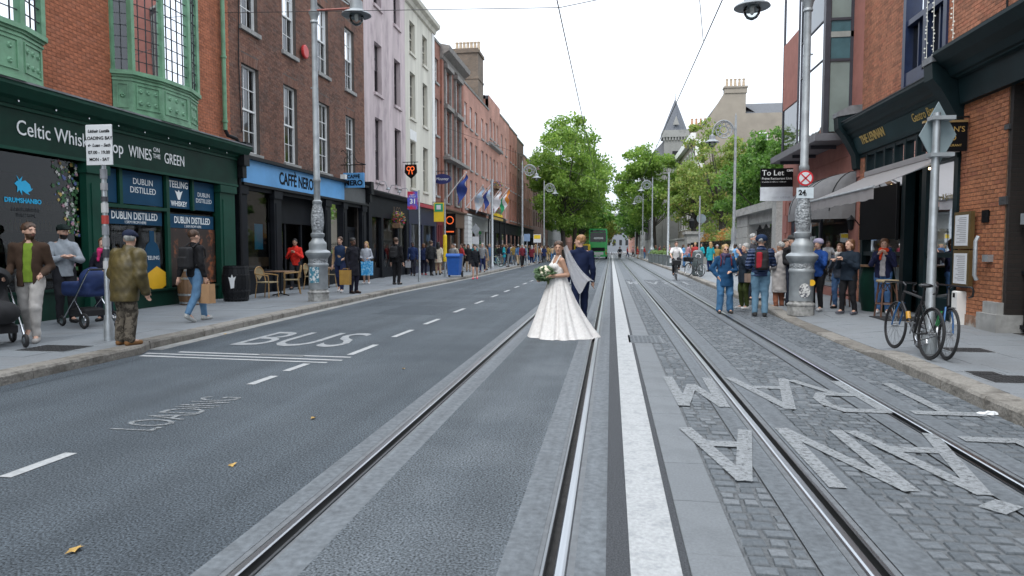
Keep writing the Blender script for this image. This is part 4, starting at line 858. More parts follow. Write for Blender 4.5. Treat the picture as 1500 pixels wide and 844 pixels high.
# ================================================================= pub with brick pillar and yard gate
tf = tR()
M_pub = mat('pub_green_black', (.006, .017, .02), .5, var=.2, scale=2, spec=.2)
M_publ = mat('pub_trim', (.012, .034, .038), .5, var=.2, scale=2, spec=.25)
M_mort3 = mat('mortar_orange', (.2, .13, .09), .9, var=.2); M_mort4 = mat('mortar_black', (.07, .055, .045), .9, var=.2)
M_brk3 = mat('brick_orange', (.36, .15, .083), .85, streak=(1.6, 1.6, .14, .22), var=.25, scale=14, bump=.4, bscale=50, rnd=.35, col2=(.25, .09, .05), c2=(.5, .8), c2scale=.9)
M_brk4 = mat('brick_pillar', (.4, .155, .07), .8, var=.25, scale=18, bump=.5, bscale=40, rnd=.3, col2=(.2, .07, .035), c2=(.5, .75), c2scale=1.3)
M_navy = mat('navy_paint', (.012, .022, .06), .35, var=.2)
P = thing('pub_building', 'orange brick pub building with black green cornice over the front and yard gate', 'building')
hol = [(14.7, 16.75, 5.0, 8.2), (9.9, 12.35, 5.2, 8.2), (14.0, 19.0, 0, 4.4), (8, 12.5, 0, 4.4)]
facade(P, tf, 8, 19.3, 0, 12, hol, M_mort3, .35); shell(P, tf, 8, 19.3, 12, M_mort3, gap=4.2, deep=12)
bricks(P, tf, 8, 19.3, 4.42, 9.0, hol[:2], M_brk3, parts=120, seed=5); bricks(P, tf, 12.5, 14.0, .3, 4.2, [], M_brk4, parts=180, d=.012, jt=.011, seed=6); bricks(P, tf, 19.0, 19.3, .12, 4.3, [], M_brk3, seed=8)
b = MB(tf); rs = random.Random(2)
for r in range(12):                                # dark quoins on the gate side of the pillar
    if r not in (6, 10): continue
    z = .4+r*.31; b = MB(tf); b.box(12.44, 12.44+rs.uniform(.14, .22), -.2, .025, z, z+rs.uniform(.08, .14)); b.build('quoin', mat('dark_quoin', (.05, .05, .052), .7, var=.3, bump=.4), P)
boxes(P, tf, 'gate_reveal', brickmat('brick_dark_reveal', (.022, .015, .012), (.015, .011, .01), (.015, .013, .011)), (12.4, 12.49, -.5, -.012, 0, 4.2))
b = MB(tf); b.box(12.38, 13.0, -.3, .14, .12, .42); b.box(12.45, 12.9, -.28, .09, .42, .62); b.build('guard_stone', M_stone, P)
boxes(P, tf, 'brick_base', mat('painted_base', (.25, .14, .09), .8, var=.3, scale=8, bump=.5, col2=(.35, .33, .3), c2=(.5, .6)), (12.95, 14.0, -.05, .03, .12, .32))
sf = boxes(P, tf, 'shopfront', M_pub, (14.0, 19.3, -.06, .02, 3.9, 4.45))
cornice(sf, tf, 14.05, 19.25, [(.02, 4.0), (.06, 4.0), (.1, 4.06), (.12, 4.1), (.24, 4.42), (.02, 4.42)], M_publ, 'fascia')
cornice(sf, tf, 14.0, 19.5, [(0, 4.42), (.26, 4.42), (.3, 4.5), (.36, 4.54), (.38, 4.62), (.46, 4.7), (.5, 4.78), (.5, 4.84), (0, 4.92)], M_pub, 'shop_cornice')
cornice(sf, tf, 14.0, 19.5, [(0, 4.925), (.51, 4.845), (.52, 4.86), (0, 4.95)], M_lead, 'lead_flashing')
for u in (13.95, 19.3):
    cornice(sf, tf, u, u+.35, [(0, 3.6), (.1, 3.65), (.14, 4.0), (.3, 4.3), (.42, 4.5), (.58, 4.7), (.6, 5.0), (0, 5.1)], M_pub, 'console'); cornice(sf, tf, u-.03, u+.38, [(0, 5.1), (.62, 5.0), (.62, 5.12), (.3, 5.28), (0, 5.3)], M_lead, 'console_cap')
text('THE LENNAN', .3, sf, (6.5-.195, 18.0, 4.27), RX, (-.351, 0, .936), M_gold, .006, sx=.82, bold=.008); text('Gastro Bar', .26, sf, (6.5-.195, 15.25, 4.27), RX, (-.351, 0, .936), M_gold, .004, sx=.85)
cornice(sf, tf, 6, 13.9, [(0, 4.2), (.12, 4.2), (.16, 4.66), (.3, 4.72), (.36, 4.84), (.5, 4.95), (.62, 5.1), (.62, 5.16), (0, 5.24)], M_pub, 'yard_cornice')
cornice(sf, tf, 6, 13.85, [(.17, 4.68), (.24, 4.68), (.26, 4.73), (.17, 4.73)], M_publ, 'yard_moulding')
for i in range(9): u = 14.12+i*.58; boxes(sf, tf, 'mullion', M_pub, (u, u+.09, -.12, .03, 3.32, 3.95))
each(sf, tf, 'transom', M_pub, (14.05, 19.0, -.14, .06, 3.24, 3.34)); pane(sf, tf, 14.05, 19.0, 3.34, 3.95, -.06)
for u0, u1 in ((14.0, 14.16), (15.3, 15.5), (16.3, 16.5), (18.85, 19.0)): boxes(sf, tf, 'pilaster', M_pub, (u0, u1, -.14, .06, .12, 3.24))
each(sf, tf, 'window_rail', M_pub, (14.16, 15.3, -.1, .03, 1.35, 1.45), (16.5, 18.85, -.1, .03, 1.35, 1.45)); each(sf, tf, 'stall_riser', M_pub, (14.16, 15.3, -.1, .02, .12, .55), (16.5, 18.85, -.1, .02, .12, .55))
for a, c in ((14.16, 15.3), (16.5, 18.85)):
    pane(sf, tf, a, c, 1.45, 3.24, -.05, glassmat('pub_glass', (.35, .4, .4), 1.9)); pane(sf, tf, a, c, .55, 1.35, -.05)
    n = int((c-a)/.38)
    for i in range(n): boxes(sf, tf, 'cafe_curtain', M_curtain, (a+.06+i*.38, a+.28+i*.38, -.16, -.13, .56, 1.33))
ftext(sf, 'Beer & Spirits', .16, 14.75, 2.55, -.045, mat('gold_print', (.35, .28, .12), .5), 1, ext=.001, sx=.8)
boxes(sf, tf, 'door', M_pub, (15.5, 15.6, -.3, -.22, .12, 3.2), (16.2, 16.3, -.3, -.22, .12, 3.2), (15.6, 16.2, -.3, -.24, .12, 1.1), (15.6, 16.2, -.3, -.22, 2.35, 2.45)); pane(sf, tf, 15.6, 16.2, 2.45, 3.2, -.26); pane(sf, tf, 15.6, 16.2, 1.1, 2.35, -.27)
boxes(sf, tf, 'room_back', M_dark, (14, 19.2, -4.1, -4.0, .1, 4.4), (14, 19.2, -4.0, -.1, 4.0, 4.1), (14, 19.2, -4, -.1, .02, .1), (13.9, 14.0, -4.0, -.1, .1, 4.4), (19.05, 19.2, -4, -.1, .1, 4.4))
for u in (14.6, 16.2, 17.4, 18.3): l_ = MB(tf); l_.ball((u, .3, 3.1), .025, n=8, h=6); l_.build('bulb', mat('warm_bulb', (1, .7, .35), emit=4), sf)
# upper windows
w = boxes(P, tf, 'window', M_navy, (14.7, 14.85, -.3, .05, 4.95, 8.2), (16.6, 16.75, -.3, .05, 4.95, 8.2), (15.62, 15.78, -.3, .03, 5.3, 8.2), (14.85, 16.6, -.3, .03, 5.28, 5.42), (14.85, 16.6, -.3, .02, 6.45, 6.57), (14.85, 16.6, -.35, .03, 4.5, 5.28), (15.18, 15.24, -.2, -.05, 5.42, 6.45), (16.15, 16.2, -.2, -.05, 5.42, 6.45))
for a, c in ((14.85, 15.62), (15.78, 16.6)):
    for d, e in ((5.42, 6.45), (6.57, 8.2)): pane(w, tf, a, c, d, e, -.12, M_wglass)
boxes(w, tf, 'room_back', M_room, (14.6, 16.9, -3, -2.9, 4.9, 8.3), (14.6, 16.9, -2.9, -.36, 8.2, 8.3)); boxes(w, tf, 'sill', M_navy, (14.6, 16.85, -.1, .22, 4.92, 5.0))
M_bulbs = mat('fairy_light', (.8, .8, .72), .3)
for k, u in enumerate((15.4, 15.1, 14.3)):
    fb_ = MB(tf); rs = random.Random(k); zz = 5.0
    while zz < 8.6: fb_.ball((u+rs.uniform(-.05, .05), .09+rs.uniform(0, .04), zz), .018, n=5, h=4); zz += rs.uniform(.06, .12)
    fb_.tube([(u, .09, 4.95), (u+.03, .1, 6.5), (u-.02, .09, 8.7)], .006, 4); fs = fb_.build('fairy_lights', M_bulbs); tag(fs, ['string of white fairy lights hanging down the navy upper window', 'string of white fairy lights at the edge of the navy window', 'string of white fairy lights hanging down the bare orange brickwork'][k], 'lights', 'fairy lights on the pub front')
sash(P, tf, 9.9, 12.35, 5.2, 8.2, rec=.1, cols=2, rows=1, sill=M_pub, sillw=.3); boxes(P, tf, 'window_apron', M_black, (9.9, 12.35, -.1, .2, 4.9, 5.07))
cb = MB(tf); cb.tube([(13.6, .03, 4.98), (13.2, .08, 5.02), (12.8, .04, 5.0), (12.6, .05, 5.4), (12.55, .04, 9)], .018, 5); cb.build('cable', M_black, P)
# yard gate: deep dark passage with an iron gate
g = thing('yard_gate', 'black iron bar gate closing the dark yard beside the brick pillar', 'gate', (6.75, 0, 0)); gt = MB()
for i in range(22): bb = MB(); y = 12.3-i*.14; bb.tube([(0, y, .15), (0, y, 3.3)], .012, 6); bb.build('bar', M_black, g)
for z in (.2, 1.1, 2.3, 3.2): bb = MB(); bb.box(-.02, .02, 9.2, 12.45, z, z+.06); bb.build('rail', M_black, g)
bb = MB(); bb.box(-.03, .03, 11.2, 12.2, .2, 1.1); bb.build('kick_plate', M_black, g)
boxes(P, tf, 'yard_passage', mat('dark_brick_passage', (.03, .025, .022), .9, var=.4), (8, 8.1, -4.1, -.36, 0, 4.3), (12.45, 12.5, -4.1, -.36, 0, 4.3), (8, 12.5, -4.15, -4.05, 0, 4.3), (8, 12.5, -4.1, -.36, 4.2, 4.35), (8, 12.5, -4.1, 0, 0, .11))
boxes(P, tf, 'yard_notice', M_silver, (11.75, 12.3, -.16, -.13, 1.92, 2.1)); 
# menu cases, plaque, handle, junction box
for z in (1.52, .82):
    m_ = thing('menu_case', 'brass framed menu case on the brick pillar, %s' % ('upper one' if z > 1 else 'lower one'), 'menu case', (6.44, 13.62, z)); bb = MB(); bb.box(-.07, .0, -.3, .3, 0, .68); bb.build('frame', mat('brass', (.17, .12, .05), .45, .6), m_)
    bb = MB(); bb.box(-.075, -.07, -.22, .25, .06, .62); bb.build('menu_sheet', M_print, m_); bb = MB(); rs = random.Random(int(z*10))
    for i in range(14): bb.box(-.0765, -.0755, -.16, .14+rs.uniform(-.08, .05), .12+i*.034, .125+i*.034+.008)
    bb.build('menu_print', mat('grey_ink', (.3, .3, .32), .7), m_)
tag(boxes(None, tf, 'plaque', M_ink, (12.95, 13.15, .0, .04, 1.98, 2.2)), 'small black plaque screwed to the orange brick pillar', 'plaque'); hd = MB(tf); hd.tube([(12.98, .16, .98), (12.98, .2, 1.06), (12.98, .2, 1.66), (12.98, .16, 1.74)], .035, 8); hd.box(12.78, 12.96, .0, .1, 1.3, 1.42)
tag(hd.build('gate_buffer', M_steel, smooth=True), 'polished steel buffer bar fixed low on the brick pillar', 'buffer'); jb = thing('junction_box', 'white utility box on the pavement below the menu cases', 'utility box', (6.42, 13.72, .12))
bb = MB(); bb.bev(-.09, .07, -.1, .1, 0, .62, .02); bb.build('case', M_white, jb); bb = MB(); bb.box(-.094, -.09, -.08, .08, .3, .31); bb.box(-.094, -.09, -.02, .06, .5, .58); bb.build('marking', M_ink, jb)
# projecting yard sign and awning
s_ = thing('yard_sign', 'black projecting sign with gold yard lettering under the pub cornice', 'sign', (6.5, 13.75, 3.32)); bb = MB(); bb.box(-.8, -.05, -.035, .035, 0, .52); bb.build('board', M_ink, s_); bb = MB(); bb.box(-.8, -.05, -.05, .05, .52, .56); bb.build('light_bar', mat('brass2', (.45, .33, .15), .4, .6), s_)
for body, sz, z in (("LENNAN'S", .14, .39), ('YARD', .14, .235), ('BAR & RESTAURANT', .06, .1)): text(body, sz, s_, (-.42, -.037, z), (1, 0, 0), (0, 0, 1), M_gold, .002)
bb = MB(); bb.tube([(-.75, 0, .56), (-.75, 0, .62), (.0, 0, .62)], .018, 6); bb.build('bracket', M_black, s_)
M_awn = mat('grey_canvas', (.40, .385, .39), .85, var=.06, scale=6, bump=.2, bscale=120)
def translucent(m, col, f):
    t = m.node_tree; N = t.nodes.new; tr = N('ShaderNodeBsdfTranslucent'); tr.inputs['Color'].default_value = (*col, 1); mx = N('ShaderNodeMixShader'); mx.inputs[0].default_value = f; o = t.nodes['Material Output']
    src = o.inputs['Surface'].links[0].from_socket; t.links.new(src, mx.inputs[1]); t.links.new(tr.outputs[0], mx.inputs[2]); t.links.new(mx.outputs[0], o.inputs['Surface'])
translucent(M_awn, (.6, .58, .58), .5)
M_awn2 = mat('dark_canvas', (.14, .14, .145), .85, var=.1, scale=6, bump=.2, bscale=120)
a_ = thing('pub_awning', 'grey canvas folding awning open over the pub terrace', 'awning'); bb = MB(tf); n = 8
bb.add([(u, .12+1.38*t, 3.34-.62*t-.03*math.sin(t*3.14)) for u in (14.1, 18.5) for t in [i/n for i in range(n+1)]], [(i, i+1, i+n+2, i+n+1) for i in range(n)]); bb.build('canvas', M_awn, a_)
bb = MB(tf); bb.add([(14.1+4.4*i/40, 1.5+.012*math.sin(i*1.3), z) for i in range(41) for z in (2.72, 2.48+.01*math.sin(i))], [(2*i, 2*i+2, 2*i+3, 2*i+1) for i in range(40)]); bb.build('valance', M_awn, a_)
bb = MB(tf); bb.box(14.05, 18.55, .02, .16, 3.34, 3.46); bb.build('cassette', M_awn, a_); bb = MB(tf); bb.tube([(14.1, 1.5, 2.72), (18.5, 1.5, 2.72)], .03, 6); bb.build('front_bar', M_steel, a_)
for u in (14.7, 17.9): bb = MB(tf); bb.tube([(u, .1, 3.25), (u+.45, .8, 2.95), (u, 1.48, 2.72)], .022, 6); bb.build('arm', M_steel, a_)
b_ = thing('menu_blackboard', 'large hanging black menu board under the pub awning', 'board'); bb = MB(tf); bb.box(16.6, 18.9, .08, .12, 1.75, 3.0); bb.build('panel', M_ink, b_); bb = MB(tf); bb.box(16.57, 16.6, .07, .13, 1.72, 3.03); bb.build('frame', M_black, b_)
# ================================================================= red sandstone building with glass oriel
M_sand = mat('red_sandstone', (.33, .135, .105), .8, var=.1, scale=4, bump=.15, bscale=60, rnd=.09, col2=(.27, .105, .085), c2=(.5, .7), c2scale=.7)
M_oframe = mat('anthracite_metal', (.05, .052, .065), .45, .3); M_oglass = glassmat('oriel_glass', (.55, .65, .64), 2.1); M_teal = mat('teal_glass_panel', (.06, .13, .15), .15)
B = thing('sandstone_building', 'red sandstone office building with projecting glass oriel', 'building'); hol = [(20.1, 26.6, .35, 3.2), (20.2, 24.4, 4.8, 12)]
facade(B, tf, 19.3, 27.4, 0, 15, hol, M_sand, .4); shell(B, tf, 19.3, 27.4, 15, M_sand, gap=4.2, deep=14); rs = random.Random(3); cnt = 0
for j in range(18):
    z0 = .12+j*.66; u = 19.33
    while u < 27.3:
        u1 = min(u+rs.choice((.95, 1.25, 1.5)), 27.4)
        if not any(h[0] < u1-.02 and h[1] > u+.02 and h[2] < z0+.64 and h[3] > z0+.02 for h in hol) and u1-u > .1: boxes(B, tf, 'stone_panel', M_sand, (u+.004, u1-.004, -.01, .03, z0+.004, z0+.656))
        u = u1
ob = MB()                                              # end wall toward the forecourt
ob.quad((6.5, 27.4, 0), (20, 27.4, 0), (20, 27.4, 15), (6.5, 27.4, 15)); ob.build('end_wall', M_sand, B)
fr = boxes(B, tf, 'oriel', M_oframe, (20.08, 20.28, .6, .74, 4.7, 12.5)); each(fr, tf, 'oriel_post', M_oframe, (20.1, 20.18, .0, .08, 4.7, 12.5), (24.75, 24.85, .0, .72, 4.7, 12.5))
boxes(fr, tf, 'oriel_sill', mat('soffit_metal', (.16, .16, .175), .5, .3), (20.05, 25.4, .0, .95, 4.5, 4.7)); each(fr, tf, 'oriel_bracket', M_oframe, (21, 21.1, .1, .8, 4.4, 4.5), (23, 23.1, .1, .8, 4.4, 4.5), (24.6, 24.7, .1, .8, 4.4, 4.5))
M_frost = mat('oriel_side_glass', (.2, .25, .235), .12, var=.15, scale=1.5)
for d, e, m in ((4.75, 6.65, M_frost), (6.72, 7.75, M_teal), (7.82, 12.2, M_frost)):
    q = MB(); q.quad((6.44, 20.12, d), (5.92, 20.12, d), (5.92, 20.12, e), (6.44, 20.12, e)); q.build('pane', m, fr); each(fr, tf, 'transom', M_oframe, (20.09, 20.2, .06, .6, e, e+.07))
each(fr, tf, 'transom', M_oframe, (20.28, 22.6, .66, .72, 6.75, 6.78), (20.28, 22.6, .66, .72, 7.82, 7.85), (22.6, 22.63, .66, .72, 4.7, 12.4), (22.92, 22.95, .66, .72, 4.7, 12.4))
for d, e in ((4.72, 6.75), (6.78, 7.82), (7.85, 12.3)): pane(fr, tf, 20.28, 22.6, d, e, .69, M_oglass)
for d, e in ((4.72, 7.2), (7.2, 9.4), (9.4, 12.3)): pane(fr, tf, 22.63, 22.92, d, e, .69, M_oglass)
for d, e, st in ((4.72, 6.2, 0), (6.2, 8.4, 1), (8.4, 10.3, 0), (10.3, 12.3, 1)):
    if st: boxes(fr, tf, 'stone_panel', M_sand, (22.95, 24.8, .62, .72, d+.01, e-.01))
    else: pane(fr, tf, 22.95, 24.8, d, e, .69, M_oglass)
each(fr, tf, 'curtain', mat('office_blind', (.62, .66, .66), .8, var=.03), (20.6, 22.55, .48, .5, 4.75, 12.2), (22.95, 24.7, .48, .5, 4.75, 12.2)); boxes(fr, tf, 'room_back', mat('office_interior', (.28, .3, .28), .9), (20.1, 24.8, -2.6, -2.5, 4.7, 12.4), (20.1, 24.8, -2.5, .6, 12.4, 12.5), (20.1, 24.8, -2.5, .6, 7.3, 7.45), (20.1, 24.8, -2.5, .55, 4.6, 4.71))
sf = boxes(B, tf, 'shopfront', M_oframe, (20.1, 26.6, -.2, -.1, 3.1, 3.2), (20.1, 20.2, -.2, -.1, .35, 3.1), (23.1, 23.2, -.2, -.1, .35, 3.1), (26.5, 26.6, -.2, -.1, .35, 3.1))
for a, c in ((20.2, 23.1), (23.2, 26.5)): pane(sf, tf, a, c, .35, 3.1, -.15, glassmat('shop_glass2', (.4, .5, .48), 1.8))
boxes(sf, tf, 'room_back', M_room, (20, 26.6, -3.1, -3, .1, 3.3), (20, 26.6, -3, -.4, 3.2, 3.3)); boxes(sf, tf, 'poster', mat('orange_poster', (.55, .13, .04), .5, col2=(.2, .03, .1), c2=(.45, .55), c2scale=2), (22.3, 22.9, -.18, -.17, 1.3, 2.0))
da = thing('dome_awning', 'dark grey quarter dome canopy on the sandstone shopfront', 'awning'); bb = MB(tf); n, m6 = 14, 8
def dome(i, j):
    a = math.pi*i/n; e = math.pi/2*j/m6; return (21.0-1.5*math.cos(a)*1.0, .03+1.15*math.sin(a)**.6*math.cos(e)*1.0 if 0 < i < n else .03, 2.5+1.1*math.sin(e)*(math.sin(a)**.35 if 0 < i < n else .0)) if False else (21.0-1.5*math.cos(a), .03+1.15*math.cos(e)*min(1, (1.25*math.sin(a))), 2.55+1.05*math.sin(e))
bb.add([dome(i, j) for i in range(n+1) for j in range(m6+1)], [(i*(m6+1)+j, (i+1)*(m6+1)+j, (i+1)*(m6+1)+j+1, i*(m6+1)+j+1) for i in range(n) for j in range(m6)]); bb.build('canopy', M_awn2, da, smooth='all')
bb = MB(tf); bb.add([(dome(i, 0)[0], dome(i, 0)[1]+.005, z) for i in range(n+1) for z in (2.55, 2.33)], [(2*i, 2*i+2, 2*i+3, 2*i+1) for i in range(n)]); bb.build('valance', M_awn2, da)
for i in (2, 5, 7, 9, 12): bb = MB(tf); bb.tube([dome(i, j) for j in range(m6+1)], .018, 5); bb.build('rib', M_black, da)
tl = thing('to_let_board', 'black and white TO LET board fixed at the end of the sandstone building', 'sign', (5.95, 26.0, 3.25)); bb = MB(); bb.box(-.6, .6, -.02, .02, .5, 1.17); bb.build('panel', M_ink, tl); bb = MB(); bb.box(-.6, .6, -.02, .02, 0, .498); bb.build('panel', mat('board_white', (.62, .66, .7), .5), tl)
for body, sz, x, z in (('To Let', .28, -.56, 1.0), ('Prime Restaurant Unit', .115, -.56, .8), ('Ground Floor & 1,500 sq m / 14,500 sq ft', .05, -.56, .68)): text(body, sz, tl, (x, -.024, z), (1, 0, 0), (0, 0, 1), M_lt, .002, align='LEFT')
text('CBRE', .1, tl, (.42, -.024, 1.08), (1, 0, 0), (0, 0, 1), M_lt, .002, bold=.004); text('+353 1 618 5500', .09, tl, (.12, -.024, .12), (1, 0, 0), (0, 0, 1), mat('pale_grey_ink', (.4, .43, .46), .6), .002)
bb = MB(); bb.box(.6, .66, -.03, .03, -.1, 1.2); bb.build('post', M_black, tl)
# building out of frame beside the photographer (it is what the shop windows reflect)
t = thing('rendered_building', 'pale stone block on the pub side behind the photographer', 'building'); M_pale = mat('pale_ashlar', (.24, .235, .22), .8, var=.15, scale=2); us = [-8.5+k*2.8 for k in range(6)]; hol = [(u, u+1.1, a, a+2.1) for u in us for a in (1, 5.2, 8.6)]
facade(t, tf, -10, 7.9, 0, 12.5, hol, M_pale, .2); shell(t, tf, -10, 7.9, 12.5, M_pale)
for h_ in hol: pane(t, tf, *h_, -.15, M_wglass, 'window'); boxes(t, tf, 'window_surround', M_white, (h_[0]-.15, h_[1]+.15, 0, .08, h_[3], h_[3]+.2))
# ================================================================= gateway, railings, forecourt wall
M_gran = mat('granite_ashlar', (.33, .33, .315), .8, var=.15, scale=10, bump=.3, bscale=40, rnd=.1, col2=(.22, .22, .21), c2=(.5, .68), c2scale=1)
gw = thing('stone_gateway', 'pale granite ashlar gateway pier and lintel beside the sandstone building', 'gateway'); tg = tR(8.5); core = MB(tg); core.box(44.6, 48.4, -1.3, -.03, .1, 3.55); core.build('core', M_gran, gw)
for j in range(5):
    u = 44.6-(.45 if j % 2 else 0)
    while u < 48.4:
        a, c = max(u, 44.6), min(u+1.0, 48.4)
        if c-a > .1: boxes(gw, tg, 'ashlar_block', M_gran, (a+.01, c-.01, -.05, .06, .12+j*.7, .12+j*.7+.68))
        u += 1.0
boxes(gw, tg, 'coping', M_gran, (37.0, 48.6, -1.4, .3, 3.62, 3.85)); boxes(gw, tg, 'coping', M_gran, (37.2, 48.4, -1.3, .18, 3.85, 4.1)); boxes(gw, tg, 'lintel', M_gran, (38.0, 44.6, -1.0, -.05, 3.0, 3.62)); boxes(gw, tg, 'pier', M_gran, (37.1, 38.0, -1.2, .05, .1, 3.62)); boxes(gw, tg, 'pier', M_gran, (36.0, 36.9, -.3, .3, .1, 4.1), (35.9, 37, -.4, .4, 4.1, 4.35))
ig = thing('iron_gate', 'tall black iron gate inside the granite gateway', 'gate', (9.0, 0, .12))
for i in range(34): bb = MB(); y = 38.1+i*.19; bb.tube([(0, y, 0), (0, y, 2.7+.15*math.sin(i*.7))], .02, 5); bb.build('bar', M_black, ig)
for z in (.15, 1.2, 2.5): bb = MB(); bb.box(-.03, .03, 38.1, 44.5, z, z+.08); bb.build('rail', M_black, ig)
rl = thing('railings', 'black iron railings on granite plinth in front of the autumn shrubs', 'railings'); boxes(rl, tg, 'plinth', M_gran, (48.6, 77.5, -.3, .0, .1, .75))
bb = MB(tg)
for i in range(180): u = 48.7+i*.16; bb.tube([(u, -.15, .75), (u, -.15, 2.1), (u, -.15, 2.2)], [.014, .014, .002], 4)
tag(bb.build('bars', M_black, rl), kind='stuff'); boxes(rl, tg, 'rail', M_black, (48.6, 77.5, -.17, -.13, 1.95, 1.99)); boxes(rl, tg, 'rail', M_black, (48.6, 77.5, -.17, -.13, .9, .94))
gp = thing('gate_pier', 'square granite gate pier with lantern at the far end of the railings', 'pier'); boxes(gp, tg, 'shaft', M_gran, (77.6, 80.4, -1.2, .2, .1, 3.1)); boxes(gp, tg, 'cap', M_gran, (77.4, 80.6, -1.4, .4, 3.1, 3.4)); bb = MB(); bb.lathe([(.1, 0), (.1, .3), (.3, .5), (.38, 1.2), (.1, 1.5), (.04, 1.7)], (9, 79, 3.4), 6); bb.build('lantern', M_black, gp)
wl = thing('boundary_wall', 'long pale granite wall running on beyond the gate pier', 'wall'); boxes(wl, tg, 'wall', M_gran, (80.7, 108, -.5, 0, .1, 2.6)); boxes(wl, tg, 'coping', M_gran, (80.7, 108, -.6, .1, 2.6, 2.8))
# ================================================================= tan gable house, church tower
M_tan = mat('tan_render', (.30, .265, .22), .9, var=.06, scale=1.2, bump=.2, col2=(.25, .22, .185), c2=(.5, .7), c2scale=.25)
th_ = thing('gabled_house', 'tall tan rendered gable house with chimneys behind the trees', 'building'); b = MB(); prof = [(10, 0), (10, 15.6), (10.6, 15.75), (13.3, 20.2), (15.65, 20.2), (15.65, 17.5), (26, 17.5), (26, 0)]
b.ext(prof, 'y', 85, 85.5); b.build('gable_wall', M_tan, th_); b = MB(); b.box(10, 26, 85.51, 106, 0, 15.5); b.build('wall', M_tan, th_)
b = MB(); b.add([(15.7, 85.2, 17.5), (26, 85.2, 17.5), (26, 88, 19.2), (15.7, 88, 19.2), (26, 91, 17.5), (15.7, 91, 17.5)], [(0, 1, 2, 3), (3, 2, 4, 5), (0, 3, 5), (1, 2, 4)]); b.build('roof', M_slate, th_)
b = MB(); b.add([(10.3, 85.5, 15.6), (13.3, 85.5, 20), (20, 85.5, 15.6), (10.3, 105, 15.6), (13.3, 105, 20), (20, 105, 15.6)], [(0, 1, 4, 3), (1, 2, 5, 4), (3, 4, 5)]); b.build('roof', M_slate, th_)
ch = boxes(th_, None, 'chimney_stack', M_tan, (13.2, 15.75, 84.9, 86, 19.9, 20.5), (13.1, 15.85, 84.8, 86.1, 20.5, 20.7))
for i in range(5): pt = MB(); pt.lathe([(.16, 0), (.18, .1), (.13, .8), (.17, .85), (.17, .95)], (13.5+i*.48, 85.4, 20.7), 8); pt.build('chimney_pot', M_pot, ch)
ch = boxes(th_, None, 'chimney_stack', M_bf4, (10.9, 14, 100, 101, 15, 18.9), (10.8, 14.1, 99.9, 101.1, 18.6, 18.8))
for i in range(5): pt = MB(); pt.lathe([(.16, 0), (.18, .1), (.13, .8), (.17, .85), (.17, .95)], (11.2+i*.6, 100.5, 18.9), 8); pt.build('chimney_pot', mat('orange_pot', (.5, .27, .15), .8), ch)
boxes(th_, None, 'cornice', M_white, (9.4, 10.05, 85.1, 106, 14.6, 15.4)); boxes(th_, None, 'quoin_strip', M_white, (9.9, 11, 84.93, 85.0, 0, 14.6))
for k in range(6):
    for z in (4, 8, 11.6): wn = boxes(th_, None, 'window', M_white, (9.93, 9.98, 86.6+k*3.2, 88.2+k*3.2, z, z+2.2)); pn = MB(); pn.quad((9.92, 86.8+k*3.2, z+.15), (9.92, 88+k*3.2, z+.15), (9.92, 88+k*3.2, z+2.05), (9.92, 86.8+k*3.2, z+2.05)); pn.build('pane', M_wglass, wn)
wn = boxes(th_, None, 'window', M_white, (17.2, 18.2, 84.9, 84.98, 13.2, 15.2)); pn = MB(); pn.quad((17.3, 84.89, 13.3), (18.1, 84.89, 13.3), (18.1, 84.89, 15.1), (17.3, 84.89, 15.1)); pn.build('pane', M_wglass, wn)
ct = thing('church_tower', 'grey stone church tower with slate spire rising above the trees', 'tower'); b = MB(); b.box(8.3, 11.9, 113, 116.6, 0, 19.3); b.build('shaft', M_gran, ct); b = MB(); b.box(8.0, 12.2, 112.7, 116.9, 19.3, 20.4); b.build('parapet', M_gran, ct)
for i in range(9): b = MB(); b.box(8.15+i*.46, 8.35+i*.46, 112.75, 113, 18.8, 19.3); b.build('corbel', M_gran, ct)
b = MB(); b.lathe([(2.05, 0), (.06, 5.2), (.03, 6.2)], (10.1, 114.8, 20.4), 8); sp_ = b.build('spire', mat('spire_slate', (.1, .11, .128), .7, var=.25, scale=6), ct); b = MB(); b.add([(9.6, 112.6, 21.2), (10.6, 112.6, 21.2), (10.1, 112.6, 22.6), (10.1, 114.4, 22.6)], [(0, 1, 2), (0, 2, 3), (1, 2, 3)]); b.build('lucarne', M_gran, sp_)
for z in (8, 14.5): b = MB(); b.box(9.6, 10.6, 112.95, 113.02, z, z+2.6); b.build('slit_window', M_dark, ct)
cw = thing('church_wing', 'low grey stone church wing with slate hip roof beside the tower', 'building'); b = MB(); b.box(6.4, 8.28, 113.4, 135, 0, 16.4); b.build('wall', M_gran, cw); b = MB(); b.add([(6.1, 113, 16.4), (8.3, 113, 16.4), (8.3, 135, 16.4), (6.1, 135, 16.4), (8.3, 114, 18.9), (8.3, 135, 18.9)], [(0, 1, 4), (0, 4, 5, 3), (1, 2, 5, 4), (2, 3, 5)]); b.build('roof', M_slate, cw)
for k in range(5):
    for z in (3, 8): b = MB(); b.box(6.36, 6.42, 115+k*3.6, 116.6+k*3.6, z, z+3); b.build('window', M_dark, cw)
tq = tR(6.5)
for i, (u0, u1, h, m) in enumerate(((136, 180, 15, M_gran), (180, 260, 16, M_bf2))):
    t = thing('terrace_house', ['grey granite row beyond the church wing', 'red brick row at the far end beyond the granite row'][i], 'building'); us = [u0+1.5+k*4 for k in range(int((u1-u0)/4))]; hol = [(u, u+1.4, a, a+2.2) for u in us for a in (1.2, 5, 9)]
    facade(t, tq, u0, u1, 0, h, hol, m, .2); shell(t, tq, u0, u1, h, m, gap=1.5)
    for h_ in hol: pane(t, tq, *h_, -.15, M_wglass, 'window')
